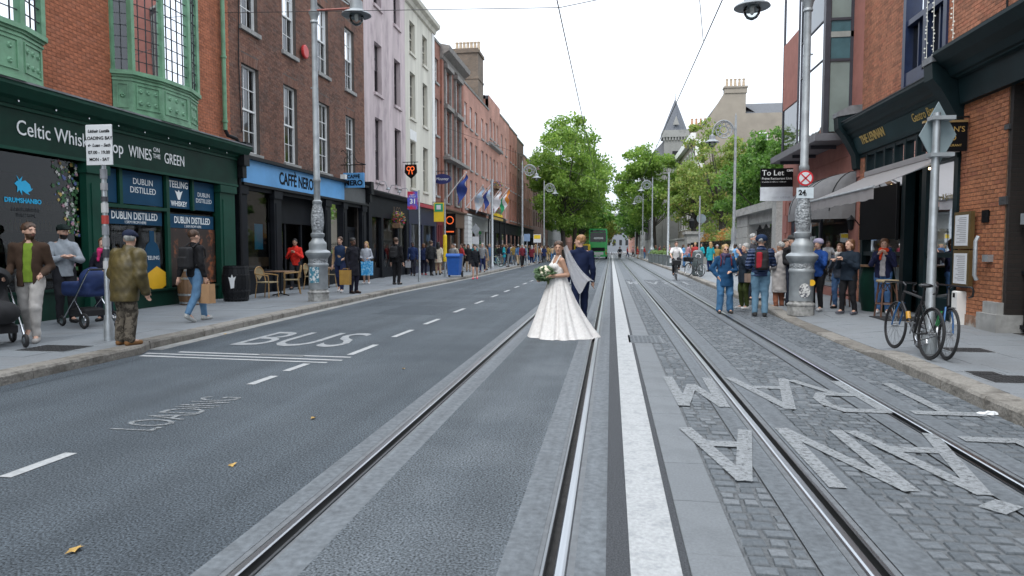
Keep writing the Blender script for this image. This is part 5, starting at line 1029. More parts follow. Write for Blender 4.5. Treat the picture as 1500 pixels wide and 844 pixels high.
t = thing('end_building', 'hazy white stone building closing the far end of the street', 'building'); b = MB(); b.box(-30, 30, 330, 345, 0, 18); b.build('wall', mat('far_stone', (.2, .215, .235), .9), t)
for i in range(20):
    for z in (3, 8, 13): b = MB(); b.box(-28+i*2.9, -26.8+i*2.9, 329.9, 330, z, z+2.6); b.build('window', M_dark, t)
# ================================================================= lamp posts
M_rust = mat('rust_red_paint', (.25, .075, .06), .5, .2, var=.25, scale=12); M_bowl = glassmat('lamp_bowl', (.85, .88, .88), 1.4)
M_relief = mat('silver_relief', (.3, .32, .335), .5, .3, var=.45, scale=16, bump=1.0, bscale=20, bdist=.06)
def lantern(t, x, y, z):
    b = MB(); b.lathe([(.05, .34), (.07, .3), (.16, .27), (.17, .06), (.2, .04), (.37, -.05), (.385, -.08), (.37, -.09), (.17, -.05), (.16, -.06)], (x, y, z), 24); l_ = b.build('lantern_hood', M_silver, t, smooth=True)
    b = MB(); b.lathe([(.16, -.06), (.19, -.12), (.17, -.22), (.11, -.31), (.03, -.35), (.0, -.352)], (x, y, z), 16); b.build('glass_bowl', M_bowl, l_, smooth='all')
    b = MB(); b.lathe([(.05, -.05), (.05, -.2), (.02, -.24)], (x, y, z), 8); b.build('lamp_bulb', M_white, l_)
def lamp(x, y, zb, za, side, label):
    t = thing('lamp_post', label, 'lamp post', (x, y, zb), 0, 'big silver lamp posts')
    b = MB(); b.lathe([(.29, 0), (.29, .2), (.305, .22), (.305, .25), (.26, .28), (.252, .32)], n=8); b.build('plinth', mat('base_concrete_paint', (.3, .3, .29), .7, .2, var=.4, scale=10, bump=.4), t)
    b = MB(); b.lathe([(.252, .32), (.252, .92), (.272, .95), (.272, .99), (.25, 1.02)], n=28); b.build('drum', M_silver, t, smooth=True)
    b = MB(); b.lathe([(.25, 1.02), (.252, 1.06), (.255, 1.14)], n=28); b.build('relief_band', M_relief, t, smooth=True)
    b = MB(); b.lathe([(.255, 1.14), (.29, 1.19), (.33, 1.25), (.335, 1.3), (.3, 1.34), (.235, 1.37), (.225, 1.42), (.235, 1.5), (.225, 1.56), (.17, 1.62), (.145, 1.68), (.18, 1.74), (.18, 1.8), (.13, 1.84)], n=28); b.build('shoulder', M_silver, t, smooth=True)
    b = MB(); n = 24; vs = []; fs = []
    for i in range(15):                             # leaf-carved vase
        q = i/14; z = 1.84+.74*q; r = .13+.045*math.sin(q*2.6+.2)-.035*q
        for k in range(n*2): vs.append(((r+.012*abs(math.sin(k*math.pi/4+i*.5))*math.sin(q*3.1))*math.cos(k*math.pi/n), (r+.012*abs(math.sin(k*math.pi/4+i*.5))*math.sin(q*3.1))*math.sin(k*math.pi/n), z))
    m_ = n*2
    for i in range(14):
        for k in range(m_): a = i*m_+k; c = i*m_+(k+1) % m_; fs.append((a, c, c+m_, a+m_))
    b.add(vs, fs); b.build('carved_vase', M_relief, t, smooth='all')
    b = MB(); b.lathe([(.1, 2.56), (.125, 2.6), (.125, 2.66), (.085, 2.7), (.086, 3.15), (.105, 3.18), (.105, 3.25), (.083, 3.28), (.072, za-.3)], n=20); b.build('column', M_silver, t, smooth=True)
    b = MB(); b.lathe([(.072, za-.32), (.1, za-.3), (.1, za-.26), (.085, za-.24), (.11, za-.12), (.14, za-.06), (.14, za-.02), (.09, za), (.08, za+.3), (.1, za+.34), (.1, za+.4), (.06, za+.44), (.05, za+1.0), (.0, za+1.1)], n=20); b.build('capital', M_silver, t, smooth=True)
    b = MB(); b.tube([(-side*.14, 0, za+.02), (side*1.05, 0, za+.02)], .028, 8); b.build('arm', M_rust, t)
    b = MB(); pts = [(side*(.1+.3*q*math.cos(q*7)), 0, za+.42-.3*q*math.sin(q*7)*.6) for q in [i/24 for i in range(25)]]; b.tube(pts, .018, 6); b.tube([(side*.08, 0, za+.5), (side*.3, 0, za+.52), (side*.7, 0, za+.3), (side*.95, 0, za+.12)], .016, 6); b.build('scroll', M_silver, t)
    b = MB(); b.tube([(side*.08, .0, 5.62), (-side*.12, 0, 5.64)], .02, 6); b.build('hook', M_silver, t); lantern(t, side*1.16, 0, za-.08); return t
l1 = lamp(-7.76, 17.36, .12, 7.62, 1, 'tall silver ornate lamp post with sticker panel in front of the cafe')
l2 = lamp(4.15, 15.75, zpave(4.15, 15.75), 6.85, -1, 'tall silver ornate lamp post with prohibition sign beside the watching crowd')
b = MB(); b.box(-.13, .13, -.262, -.25, .5, .92); b.build('sticker', mat('sticker_blue', (.05, .2, .28), .5, col2=(.6, .62, .62), c2=(.5, .55), c2scale=14), l1)
b = MB(); b.add([(.12*math.sin(a)-.0, -.262, .55+.16*math.cos(a)) for a in [k*.5236 for k in range(12)]], [tuple(range(12))]); b.build('crest_sticker', mat('crest', (.6, .6, .58), .5, col2=(.1, .1, .12), c2=(.5, .55), c2scale=20), l2)
b = MB(); b.add([(.16+.07*math.sin(a), -.22, .72+.07*math.cos(a)) for a in [k*.5236 for k in range(12)]], [tuple(range(12))]); b.build('round_sticker', MATS['yellow_print'], l2)
s_ = MB(); s_.tube([(0, -.12, 2.98), (0, -.1, 2.98)], .165, 24); rd = s_.build('prohibition_disc', mat('sign_red', (.55, .02, .03), .4), l2); s_ = MB(); s_.tube([(0, -.125, 2.98), (0, -.12, 2.98)], .13, 24); s_.build('disc_face', M_print, rd)
for k in (-1, 1): s_ = MB(); s_.obox((0, -.128, 2.98), (.09, 0, k*.09), (0, .002, 0), (.01, 0, -k*.01)); s_.build('cross_bar', MATS['sign_red'], rd)
s_ = MB(); s_.box(-.175, .175, -.12, -.1, 2.55, 2.78); pl = s_.build('hours_plate', mat('pale_blue_plate', (.6, .68, .72), .5), l2); text('24', .15, pl, (-.06, -.122, 2.665), (1, 0, 0), (0, 0, 1), M_ink, .002, bold=.006)
def scroll_lamp(x, y, h, side, label):
    t = thing('scroll_lamp_post', label, 'lamp post', (x, y, .12), 0, 'slim scrolled lamp posts along the street')
    b = MB(); b.lathe([(.28, 0), (.28, .3), (.22, .35), (.21, 1.2), (.27, 1.3), (.22, 1.4), (.13, 1.7), (.14, 1.9), (.13, 2.4), (.08, 2.6), (.06, h-.2), (.05, h+.5), (.0, h+.7)], n=14); b.build('column', M_silver, t, smooth=True)
    b = MB(); pts = [(side*(.62-.58*math.cos(a)), 0, h-.45+.75*math.sin(a)) for a in [math.pi*i/14 for i in range(15)]]; b.tube(pts, .04, 6); b.build('bracket', M_silver, t)
    b = MB(); b.torus((side*.6, 0, h-.2), (0, 1, 0), .42, .03, 20, 5); b.torus((side*.6, 0, h-.2), (0, 1, 0), .2, .025, 14, 5)
    for k in range(8): a = k*.785; b.torus((side*.6+.31*math.cos(a), 0, h-.2+.31*math.sin(a)), (0, 1, 0), .1, .02, 8, 4)
    b.build('scrollwork', M_silver, t); lantern(t, side*1.2, 0, h-.75); return t
scroll_lamp(-7.5, 58, 8.2, 1, 'scrolled silver lamp post beside the tricolour flag'); scroll_lamp(-7.3, 75, 8.2, 1, 'scrolled silver lamp post beside the plane tree trunks')
scroll_lamp(6.5, 38, 7.9, -1, 'scrolled silver lamp post in front of the granite gateway'); scroll_lamp(4.35, 75, 8.4, -1, 'scrolled silver lamp post rising behind the planter boxes'); scroll_lamp(4.35, 97, 8.4, -1, 'scrolled silver lamp post farther up beyond the planter boxes')
def pole(name, x, y, h, label, cat='pole', r=.06, group=None, m=None):
    t = thing(name, label, cat, (x, y, zpave(x, y)), 0, group); b = MB(); b.lathe([(r*1.6, 0), (r*1.6, .25), (r, .35), (r*.75, h)], n=10); b.build('shaft', m or M_steel, t, smooth=True); return t
for x, y, h, lb in ((4.75, 59, 7.8, 'plain grey tram wire pole beside the planter boxes'), (-8.2, 47, 6.2, 'plain grey tram wire pole in front of the white portico'), (4.5, 130, 7.5, 'plain grey tram wire pole by the church wing')):
    pole('tram_pole', x, y, h, lb, r=.1, group='tram wire poles')
# ================================================================= overhead wires
def wire(name, pts, r, label, sag=0, group='overhead tram wires'):
    b = MB(); full = []
    for p, q in zip(pts, pts[1:]):
        for i in range(10): s = i/10; full.append((p[0]+(q[0]-p[0])*s, p[1]+(q[1]-p[1])*s, p[2]+(q[2]-p[2])*s-sag*4*s*(1-s)))
    full.append(pts[-1]); b.tube(full, r, 5); return tag(b.build(name, M_wire), label, 'wire', group)
M_wire = mat('wire_dark', (.05, .05, .055), .5, .5)
wire('contact_wire', [(-1.0, -6, 6.05), (-1.0, 13.2, 6.0), (-1.0, 60, 6.0), (-1.0, 130, 6.0)], .012, 'contact wire running above the bus lane rails'); wire('contact_wire', [(1.95, -6, 6.05), (1.95, 15.5, 6.0), (1.95, 60, 6.0), (1.95, 130, 6.0)], .012, 'contact wire running above the sett-paved rails')
wire('span_wire', [(-11, 18.4, 8.2), (-1.0, 13.2, 6.08), (6.6, 19.5, 9.5)], .008, 'span wire from the brown brick wall across to the sandstone building')
wire('span_wire', [(1.95, 15.6, 6.05), (1.4, 12.4, 6.6), (-.5, 8, 8)], .008, 'short bridle wire tied to the contact wire over the setts')
wire('span_wire', [(-11, 44, 9.5), (-1, 46, 6.1), (1.95, 46.5, 6.1), (4.75, 59, 7.6)], .01, 'span wire from the ornate house to the tram pole', .05); wire('span_wire', [(-8.2, 47, 6.2), (-1, 70, 6.05), (1.95, 72, 6.05), (4.4, 75, 7.6)], .01, 'span wire stretched past the big plane tree', .05)
# ================================================================= signs on poles
s_ = pole('loading_bay_sign', -7.6, 9.41, 3.2, 'white loading bay sign on a sticker-covered grey post', 'sign', .045); b = MB(); b.bev(-.215, .215, -.075, -.06, 2.66, 3.26, .01); pn = b.build('panel', M_print, s_)
for i, (body, sz) in enumerate((('L\u00e1thair Last\u00e1la', .062), ('LOADING BAY', .068), ('\u2190 Luan - Sath', .066), ('07.00 - 19.00', .068), ('MON - SAT', .066))): text(body, sz, pn, (0, -.078, 3.16-i*.105), (1, 0, 0), (0, 0, 1), M_ink, .001, bold=.0015, shear=.2 if i in (0, 2) else 0)
rs = random.Random(5)
for i in range(9): b = MB(); z = 1.1+i*.17; b.lathe([(.049, 0), (.049, rs.uniform(.07, .15))], (0, 0, z), 10); b.build('sticker', mat('stk%d' % (i % 5), [(.5, .5, .5), (.05, .05, .06), (.3, .3, .31), (.22, .23, .25), (.4, .05, .04)][i % 5], .5), s_)
dpz = zpave(4.25, 9.85); s_ = pole('diamond_sign', 4.25, 9.85, 3.2, 'back of a grey diamond sign on a thick post by the bicycles', 'sign', .062)
b = MB(); d = .33; b.ext([(0, 2.62), (.27, 2.98), (0, 3.32), (-.27, 2.98)] if False else [(.05, 2.48), (.28, 2.92), (.05, 3.36), (-.18, 2.92)], 'y', .075, .09); b.build('panel', mat('sign_back_grey', (.22, .28, .3), .45, .3, var=.1), s_)
for z in (2.62, 3.1): b = MB(); b.box(-.09, .2, -.08, .075, z, z+.05); b.build('clamp', M_steel, s_)
s_ = pole('banner_pole', -8.0, 28.0, 3.85, 'thin grey pole with a colourful event banner beside the dark shopfront', 'sign', .045); b = MB(); b.box(-.5, -.06, -.02, .02, 3.05, 3.8); bn = b.build('banner', mat('banner_red', (.5, .02, .05), .6, col2=(.08, .1, .5), c2=(.45, .55), c2scale=2.2), s_); text('31', .28, bn, (-.26, -.025, 3.38), (1, 0, 0), (0, 0, 1), M_lt, .002, bold=.008); text('Until\nAUGUST', .08, bn, (-.28, -.025, 3.62), (1, 0, 0), (0, 0, 1), M_lt, .002)
s_ = pole('bus_stop', -8.27, 33.6, 3.9, 'yellow and green bus stop flag on a pole with yellow sleeve', 'bus stop', .045); b = MB(); b.lathe([(.1, .75), (.1, 2.05), (.07, 2.1)], n=10); b.build('sleeve', mat('bus_yellow', (.75, .52, .02), .5), s_)
b = MB(); b.box(-.56, -.05, -.03, .03, 2.75, 3.7); fp = b.build('flag_panel', MATS['bus_yellow'], s_); b = MB(); b.box(-.52, -.09, -.04, -.032, 3.25, 3.66); b.build('bus_panel', mat('bus_green', (.02, .3, .14), .5), fp); b = MB(); b.bev(-.42, -.2, -.045, -.041, 3.36, 3.58, .002); b.build('bus_symbol', M_print, fp)
for i, (px, Y, h, kind, lb) in enumerate(((697, 44, 3.0, 'd', 'small grey diamond sign with plate on a pole in the pavement crowd'), (772, 56, 2.6, 'p', 'small blue plate sign on a pole by the scrolled lamp'), (787, 63, 2.7, 'y', 'yellow tram stop flag on a pole near the plane trees'))):
    x = onY(px, 370, Y)[0]; s_ = pole('street_sign', x, Y, h, lb, 'sign', .04); b = MB()
    if kind == 'd': b.ext([(0, h-.75), (.3, h-.35), (0, h+.05), (-.3, h-.35)], 'y', -.05, -.04); b.build('panel', M_steel, s_); b = MB(); b.box(-.22, .22, -.05, -.04, h-1.3, h-.82); b.build('plate', M_print, s_)
    elif kind == 'p': b.box(-.25, .25, -.05, -.04, h-.6, h); b.build('panel', mat('plate_blue', (.2, .3, .45), .5), s_)
    else: b.box(-.35, .35, -.05, -.04, h-.75, h); b.build('panel', M_print, s_); b = MB(); b.box(-.3, .3, -.06, -.052, h-.4, h-.05); b.build('stripe', MATS['bus_yellow'], s_)
s_ = pole('street_sign', 4.65, 37.5, 4.2, 'tall grey sign pole with round back plate beside the grey bin', 'sign', .05); b = MB(); b.tube([(.1, .06, 3.0), (.1, .08, 3.0)], .25, 16); b.build('panel', MATS['sign_back_grey'], s_)
# hanging shop signs
s_ = thing('shield_sign', 'black shield pub sign with glowing orange emblem on an iron bracket', 'sign', (-10.55, 35.4, 5.35)); b = MB(); b.ext([(-.3, .62), (.3, .62), (.33, .2), (.18, .02), (0, -.12), (-.18, .02), (-.33, .2)], 'y', -.06, .06); b.build('board', M_ink, s_)
b = MB(); b.torus((-.1, -.07, .4), (0, 1, 0), .1, .025, 14, 5); b.torus((.1, -.07, .4), (0, 1, 0), .1, .025, 14, 5); b.tube([(-.06, -.07, .3), (-.1, -.07, .1)], .025, 5); b.tube([(.06, -.07, .3), (.1, -.07, .1)], .025, 5); b.build('emblem', mat('neon_orange', (.8, .13, .03), emit=.5), s_); b = MB(); b.tube([(-.45, 0, .75), (.4, 0, .75)], .02, 6); b.tube([(-.2, 0, .75), (-.2, 0, .62)], .012, 5); b.tube([(.2, 0, .75), (.2, 0, .62)], .012, 5); b.build('bracket', M_black, s_)
s_ = thing('oval_sign', 'navy oval hanging sign with pale script lettering', 'sign', (-10.7, 42.8, 5.95)); b = MB(); b.ext([(.6*math.cos(a), .32*math.sin(a)) for a in [k*math.pi/12 for k in range(24)]], 'y', -.05, .05); b.build('board', mat('navy_sign', (.015, .02, .12), .5), s_); text('Mooney', .25, s_, (0, -.055, .0), (1, 0, 0), (0, 0, 1), M_lt, .003, shear=.35); b = MB(); b.tube([(-.5, 0, .5), (.6, 0, .5)], .02, 6); b.tube([(0, 0, .5), (0, 0, .3)], .015, 5); b.build('bracket', M_black, s_)
s_ = thing('neon_sign', 'black projecting sign with glowing orange ring near the bus stop', 'sign', (-10.55, 44.6, 3.0)); b = MB(); b.box(-.45, .3, -.05, .05, -.6, .85); b.build('board', M_ink, s_); b = MB(); b.torus((-.08, -.07, .4), (0, 1, 0), .24, .03, 20, 6); b.box(-.32, .2, -.08, -.055, -.4, -.32); b.build('emblem', MATS['neon_orange'], s_)
s_ = thing('yellow_sign', 'small yellow projecting sign under the cream house fascia', 'sign', (-10.6, 41.5, 4.05)); b = MB(); b.box(-.3, .3, -.05, .05, -.2, .3); b.build('board', MATS['bus_yellow'], s_); b = MB(); b.tube([(-.4, 0, .35), (.3, 0, .35)], .02, 5); b.build('bracket', M_black, s_)
# flags on raked poles
M_fblue = mat('flag_blue', (.03, .06, .25), .8); M_fpale = mat('flag_pale', (.4, .5, .62), .8, col2=(.6, .62, .64), c2=(.45, .55), c2scale=1.5); M_fw = mat('flag_white', (.7, .7, .72), .8); M_fg = mat('flag_green', (.02, .3, .12), .8); M_fo = mat('flag_orange', (.7, .25, .04), .8)
def flag(Y, z, lb, mats, L_=2.1, w=1.5, h=1.25):
    t = thing('flag', lb, 'flag', (-10.8, Y, z), 0, 'flags over the terrace'); b = MB(); tip = Vector((L_*.62, 0, L_*.78)); b.tube([(0, 0, 0), tip], [.04, .025], 6); b.ball(tip, .05, n=6, h=4); b.build('staff', M_white, t)
    n = 12; m_ = 6; b = MB(); vs = []
    for i in range(n+1):
        for j in range(m_+1): s = i/n; q = j/m_; a = tip*(1-.5*q); vs.append((a.x+.1*math.sin(s*7+q*3)*(1-.3*q)+.12*s*(q), a.y+.15*math.sin(s*6+j)+.1*s, a.z-.1-h*s*(.75+.25*q)))
    for i in range(n):
        for j in range(m_): b.cur = min(len(mats)-1, int(j/m_*len(mats))); b.add([], []); b.f.append((i*(m_+1)+j, i*(m_+1)+j+1, (i+1)*(m_+1)+j+1, (i+1)*(m_+1)+j)); b.m.append(b.cur)
    b.v = vs; b.build('cloth', mats, t, smooth='all', fix=False)
flag(44.5, 4.9, 'dark blue flag hanging from the first white staff by the oval sign', [M_fblue]); flag(50.5, 4.6, 'pale blue flag on a white staff over the salmon brick row', [M_fpale]); flag(54, 5.0, 'grey blue striped flag on a white staff beside the pale blue one', [M_fpale, M_fblue]); flag(58.5, 5.0, 'plain white flag on a white staff over the portico', [M_fw, M_fw]); flag(61, 4.8, 'green white and orange tricolour on a white staff', [M_fo, M_fw, M_fg], 2.7)
# hotel portico with glazed canopy and flower boxes
t = thing('portico_canopy', 'glazed canopy with black ironwork over the hotel door', 'canopy'); b = MB(); b.quad((-11, 52, 4.6), (-9.3, 52, 4.1), (-9.3, 60, 4.1), (-11, 60, 4.6)); b.build('glass_roof', mat('ribbed_glass', (.35, .38, .38), .25, var=.1), t)
for i in range(9): b = MB(); b.tube([(-11, 52+i, 4.63), (-9.3, 52+i, 4.13)], .03, 5); b.build('glazing_bar', M_black, t)
b = MB(); b.box(-9.34, -9.26, 51.9, 60.1, 3.8, 4.1); b.build('fascia', M_black, t)
for y in (52, 54.6, 57.4, 60): b = MB(); b.tube([(-9.35, y, .12), (-9.35, y, 3.8)], .06, 8); b.build('column', M_black, t)
b = MB(); b.box(-9.25, -9.24, 53.5, 58.5, 3.85, 4.05); b.build('gilt_strip', M_gold, t); tp = thing('portico_pier', 'white banded stone pier beside the hotel canopy', 'pier')
for j in range(12): b = MB(); b.box(-11, -10.6, 50.3, 51.8, .12+j*.32, .12+j*.32+.3); b.build('stone_block', M_white, tp)
# ================================================================= bins, planters, barrels, cafe furniture
t = thing('wheelie_bin', 'blue plastic wheelie bin at the pavement edge', 'bin', (-7.62, 32.9, .12)); M_binb = mat('bin_blue', (.015, .1, .4), .45, var=.1); b = MB(); b.add([(-.26, -.3, .1), (.26, -.3, .1), (.26, .3, .1), (-.26, .3, .1), (-.32, -.38, 1.05), (.32, -.38, 1.05), (.32, .38, 1.05), (-.32, .38, 1.05)], [(0, 3, 2, 1), (0, 1, 5, 4), (1, 2, 6, 5), (2, 3, 7, 6), (3, 0, 4, 7), (4, 5, 6, 7)]); b.box(-.35, .35, -.42, .4, 1.0, 1.06); b.build('body', M_binb, t); b = MB(); b.ext([(-.42, 1.06), (.42, 1.06), (.36, 1.14), (-.3, 1.16)], 'x', -.35, .35); b.build('lid', M_binb, t); b = MB(); b.tube([(-.3, .44, 1.05), (.3, .44, 1.05)], .025, 6); b.build('handle', M_binb, t)
for s in (-1, 1): b = MB(); b.tube([(s*.3, .25, .12), (s*.36, .25, .12)], .12, 14); b.build('wheel', M_rubber, t)
def slimbin(x, y, lb):
    t = thing('litter_bin', lb, 'bin', (x, y, .12)); M_g = mat('bin_grey', (.12, .15, .155), .4, .3); b = MB(); b.lathe([(.24, 0), (.24, .05), (.28, .06), (.28, 1.1), (.24, 1.25), (.12, 1.32), (0, 1.33)], n=20); b.build('body', M_g, t, smooth=True); b = MB(); b.torus((0, -.275, 1.0), (0, 1, 0), .12, .02, 16, 5); b.build('slot', M_print, t)
slimbin(4.42, 36.2, 'grey metal litter bin with pale slot on the kerb behind the cyclist')
M_plant = mat('planter_grey', (.1, .12, .125), .5); M_shrub = mat('box_leaf', (.09, .16, .03), .6, var=.4, scale=12, rnd=.3)
def leafcloud(b, c, r, n, s, rs, flat=0):
    for _ in range(n):
        d = Vector((rs.gauss(0, 1), rs.gauss(0, 1), rs.gauss(0, 1))).normalized()*rs.random()**.4; p = Vector((c[0]+d.x*r[0], c[1]+d.y*r[1], c[2]+d.z*r[2])); a = Vector((rs.gauss(0, 1), rs.gauss(0, 1), rs.gauss(0, .6))).normalized(); w = a.orthogonal().normalized(); q = rs.uniform(.6, 1.3)*s
        b.v += [tuple(p-a*q), tuple(p+w*q*.5), tuple(p+a*q), tuple(p-w*q*.5)]; k = len(b.v); b.f.append((k-4, k-3, k-2, k-1)); b.m.append(b.cur)
for i in range(6):
    Y = 57+i*3.2; x = 5.05-.13*i; t = thing('planter', ['grey box planter with low green hedge nearest the cyclist', 'grey box planter, second in the row', 'grey box planter, third in the row', 'grey box planter, fourth in the row', 'grey box planter, fifth in the row', 'grey box planter at the far end of the row'][i], 'planter', (x, Y, .12), 0, 'grey planters along the kerb'); b = MB(); b.bev(-.5, .5, -.5, .5, 0, .85, .02); b.box(-.53, .53, -.53, .53, .8, .84); b.build('box', M_plant, t); b = MB(); rs = random.Random(i); leafcloud(b, (0, 0, 1.0), (.5, .5, .25), 260, .07, rs); b.build('hedge', M_shrub, t, fix=False)
    if i == 0: b = MB(); b.box(-.35, .35, -.515, -.505, .25, .6); b.build('notice', M_print, t)
def barrel(x, y, h, r, m, lb, hoopm):
    t = thing('barrel', lb, 'barrel', (x, y, .12)); n = 20
    for k in range(n):
        b = MB(); a0, a1 = 2*math.pi*(k+.03)/n, 2*math.pi*(k+.97)/n; vs = []
        for i in range(9): q = i/8; rr = r*(.84+.16*math.sin(q*math.pi)); vs += [(rr*math.cos(a0), rr*math.sin(a0), h*q), (rr*math.cos(a1), rr*math.sin(a1), h*q)]
        b.add(vs, [(2*i, 2*i+1, 2*i+3, 2*i+2) for i in range(8)]); b.build('stave', m, t, fix=False)
    b = MB(); b.lathe([(0, h-.03), (r*.83, h-.03)], n=20); b.build('head', m, t)
    for q in (.06, .28, .72, .94): b = MB(); rr = r*(.84+.16*math.sin(q*math.pi)); b.lathe([(rr+.004, h*q-.025), (rr+.01, h*q-.02), (rr+.01, h*q+.02), (rr+.004, h*q+.025)], n=20); b.build('hoop', hoopm, t)
    return t
barrel(-10.45, 15.85, .92, .33, M_wood, 'wooden whiskey barrel under the poster window', M_steel); t = barrel(-9.95, 17.05, .95, .36, M_black, 'black painted barrel with white emblem beside the cafe chairs', M_black)
b = MB(); b.add([(.1+dx*.7, -.368, .55+dz*.9) for dx, dz in ((0, .2), (.06, .1), (.16, .14), (.1, 0), (.08, -.2), (-.06, -.22), (-.1, -.02), (-.15, .12), (-.05, .1))], [tuple(range(9))]); b.build('emblem', M_lt, t)
M_rattan = mat('rattan_cane', (.33, .2, .08), .6, var=.3, scale=20); M_weave = mat('woven_seat', (.3, .24, .14), .8, var=.4, scale=60, bump=.6, bscale=90)
def cafe_chair(x, y, rz, lb, z=.12):
    t = thing('cafe_chair', lb, 'chair', (x, y, z), R(rz), 'rattan cafe chairs')
    for sx_, sy_ in ((-.19, -.2), (.19, -.2)): b = MB(); b.tube([(sx_*1.15, sy_*1.1, 0), (sx_, sy_, .45), (sx_*1.15, sy_, .64)], .016, 6); b.build('leg', M_rattan, t)
    for sx_ in (-.19, .19): b = MB(); b.tube([(sx_*1.1, .26, 0), (sx_, .2, .45), (sx_*.98, .26, .72)], .016, 6); b.build('leg', M_rattan, t)
    b = MB(); b.tube([(-.22, -.2, .64), (-.25, 0, .66), (-.2, .25, .68)], .018, 6); b.build('armrest', M_rattan, t); b = MB(); b.tube([(.22, -.2, .64), (.25, 0, .66), (.2, .25, .68)], .018, 6); b.build('armrest', M_rattan, t)
    b = MB(); b.bev(-.21, .21, -.22, .22, .43, .46, .01); b.build('seat', M_weave, t); b = MB(); pts = [(.2*math.cos(a), .26+.03*math.sin(a), .68+.2*math.sin(a)) for a in [math.pi*i/10 for i in range(11)]]; b.tube(pts, .018, 6); b.build('back_hoop', M_rattan, t)
    b = MB(); b.add([(.19*math.cos(a)*q, .262+.03*math.sin(a), .5+(.18+.2*math.sin(a))*q) for q in (.0, 1) for a in [math.pi*i/10 for i in range(11)]], [(i, i+1, i+12, i+11) for i in range(10)]); b.build('back_panel', M_weave, t)
def cafe_table(x, y, lb, z=.12):
    t = thing('cafe_table', lb, 'table', (x, y, z)); b = MB(); b.bev(-.32, .32, -.32, .32, .71, .74, .008); b.build('table_top', M_wood, t); b = MB(); b.lathe([(.03, .06), (.025, .7)], n=8); b.build('stem', M_black, t)
    b = MB()
    for k in range(4): b.tube([(0, 0, .07), (.26*math.cos(k*1.57), .26*math.sin(k*1.57), .015)], .018, 5)
    b.build('foot', M_black, t)
cafe_chair(-9.75, 18.35, 80, 'rattan chair facing the table beside the black barrel'); cafe_table(-9.75, 19.15, 'square wooden cafe table between two rattan chairs'); cafe_chair(-9.8, 19.95, -60, 'rattan chair against the table on the cafe door side'); cafe_chair(-10.2, 22.4, 90, 'rattan chair by the second table behind the lamp post'); cafe_table(-10.2, 23.2, 'square wooden cafe table behind the lamp post'); cafe_chair(-10.2, 24.0, -90, 'rattan chair half hidden behind the man in the vest')
def stool(x, y, lb):
    t = thing('bar_stool', lb, 'stool', (x, y, .12), 0, 'bentwood bar stools outside the pub'); M_bent = mat('bentwood', (.1, .045, .025), .4)
    for k in range(4): a = k*1.571+.785; b = MB(); b.tube([(.24*math.cos(a), .24*math.sin(a), 0), (.17*math.cos(a), .17*math.sin(a), .72)], .018, 6); b.build('leg', M_bent, t)
    b = MB(); b.torus((0, 0, .28), (0, 0, 1), .2, .014, 18, 5); b.build('foot_ring', M_bent, t); b = MB(); b.lathe([(.0, .72), (.2, .72), (.21, .745), (.2, .77), (0, .775)], n=18); b.build('seat', M_weave, t)
    for k in range(4): a = k*1.571+.785; b = MB(); b.tube([(.17*math.cos(a), .17*math.sin(a), .5), (.1*math.cos(a+.4), .1*math.sin(a+.4), .66), (.17*math.cos(a+.8), .17*math.sin(a+.8), .7)], .01, 5); b.build('brace', M_bent, t)
stool(5.6, 14.9, 'bentwood bar stool in front of the woman with the red scarf'); stool(5.55, 17.6, 'bentwood bar stool behind the clapping woman')
# big dark barrel-table outside the pub and doormat
t = thing('barrel_table', 'dark green barrel table outside the pub window', 'table', (5.95, 16.4, .12)); b = MB(); b.lathe([(.3, 0), (.36, .4), (.36, .7), (.3, 1.0)], n=20); b.build('body', M_dgreen, t, smooth=True); b = MB(); b.lathe([(0, 1.0), (.42, 1.0), (.42, 1.04), (0, 1.05)], n=20); b.build('table_top', M_wood, t)
b = MB(); b.box(5.3, 6.4, 14.15, 15.0, .121, .135); tag(b.build('doormat', M_rubber), 'dark rubber mat on the pavement at the pub door', 'mat')
t = thing('wall_lantern', 'small black carriage lantern on the brick beside the pub front', 'lantern', (6.4, 19.15, 2.0)); b = MB(); b.lathe([(.02, .0), (.07, .04), (.09, .26), (.12, .28), (.04, .36), (.0, .42)], (-.15, 0, 0), 6); b.build('body', M_black, t); b = MB(); b.tube([(.1, 0, .1), (-.15, 0, .4)], .015, 5); b.build('bracket', M_black, t)
# window box flowers
M_fl = [mat('fl_green', (.06, .14, .03), .7, var=.3), mat('fl_red', (.5, .05, .06), .7), mat('fl_yellow', (.6, .4, .1), .7), mat('fl_purple', (.3, .1, .4), .7)]
for i, (x, y, z, w, lb) in enumerate(((-10.7, 64.5, 7.3, 3.0, 'flower window box on the taller salmon house'), (-10.3, 62, 4.6, 3.2, 'long yellow trough of flowers over the hotel canopy end'), (-10.6, 33.2, 2.75, .5, 'hanging basket of purple flowers on the black shopfront'))):
    t = thing('flower_box', lb, 'flower box', (x, y, z)); b = MB(); b.bev(-.2, .2, -w/2, w/2, -.2, .05, .02); b.build('trough', M_wood if i != 1 else MATS['bus_yellow'], t); b = MB(); rs = random.Random(i)
    for k in range(4): b.cur = k; leafcloud(b, (0, 0, .25), (.4, w/2, .4), 250 if k == 0 else 70, .08, rs)
    b.build('flowers', M_fl, t, fix=False)
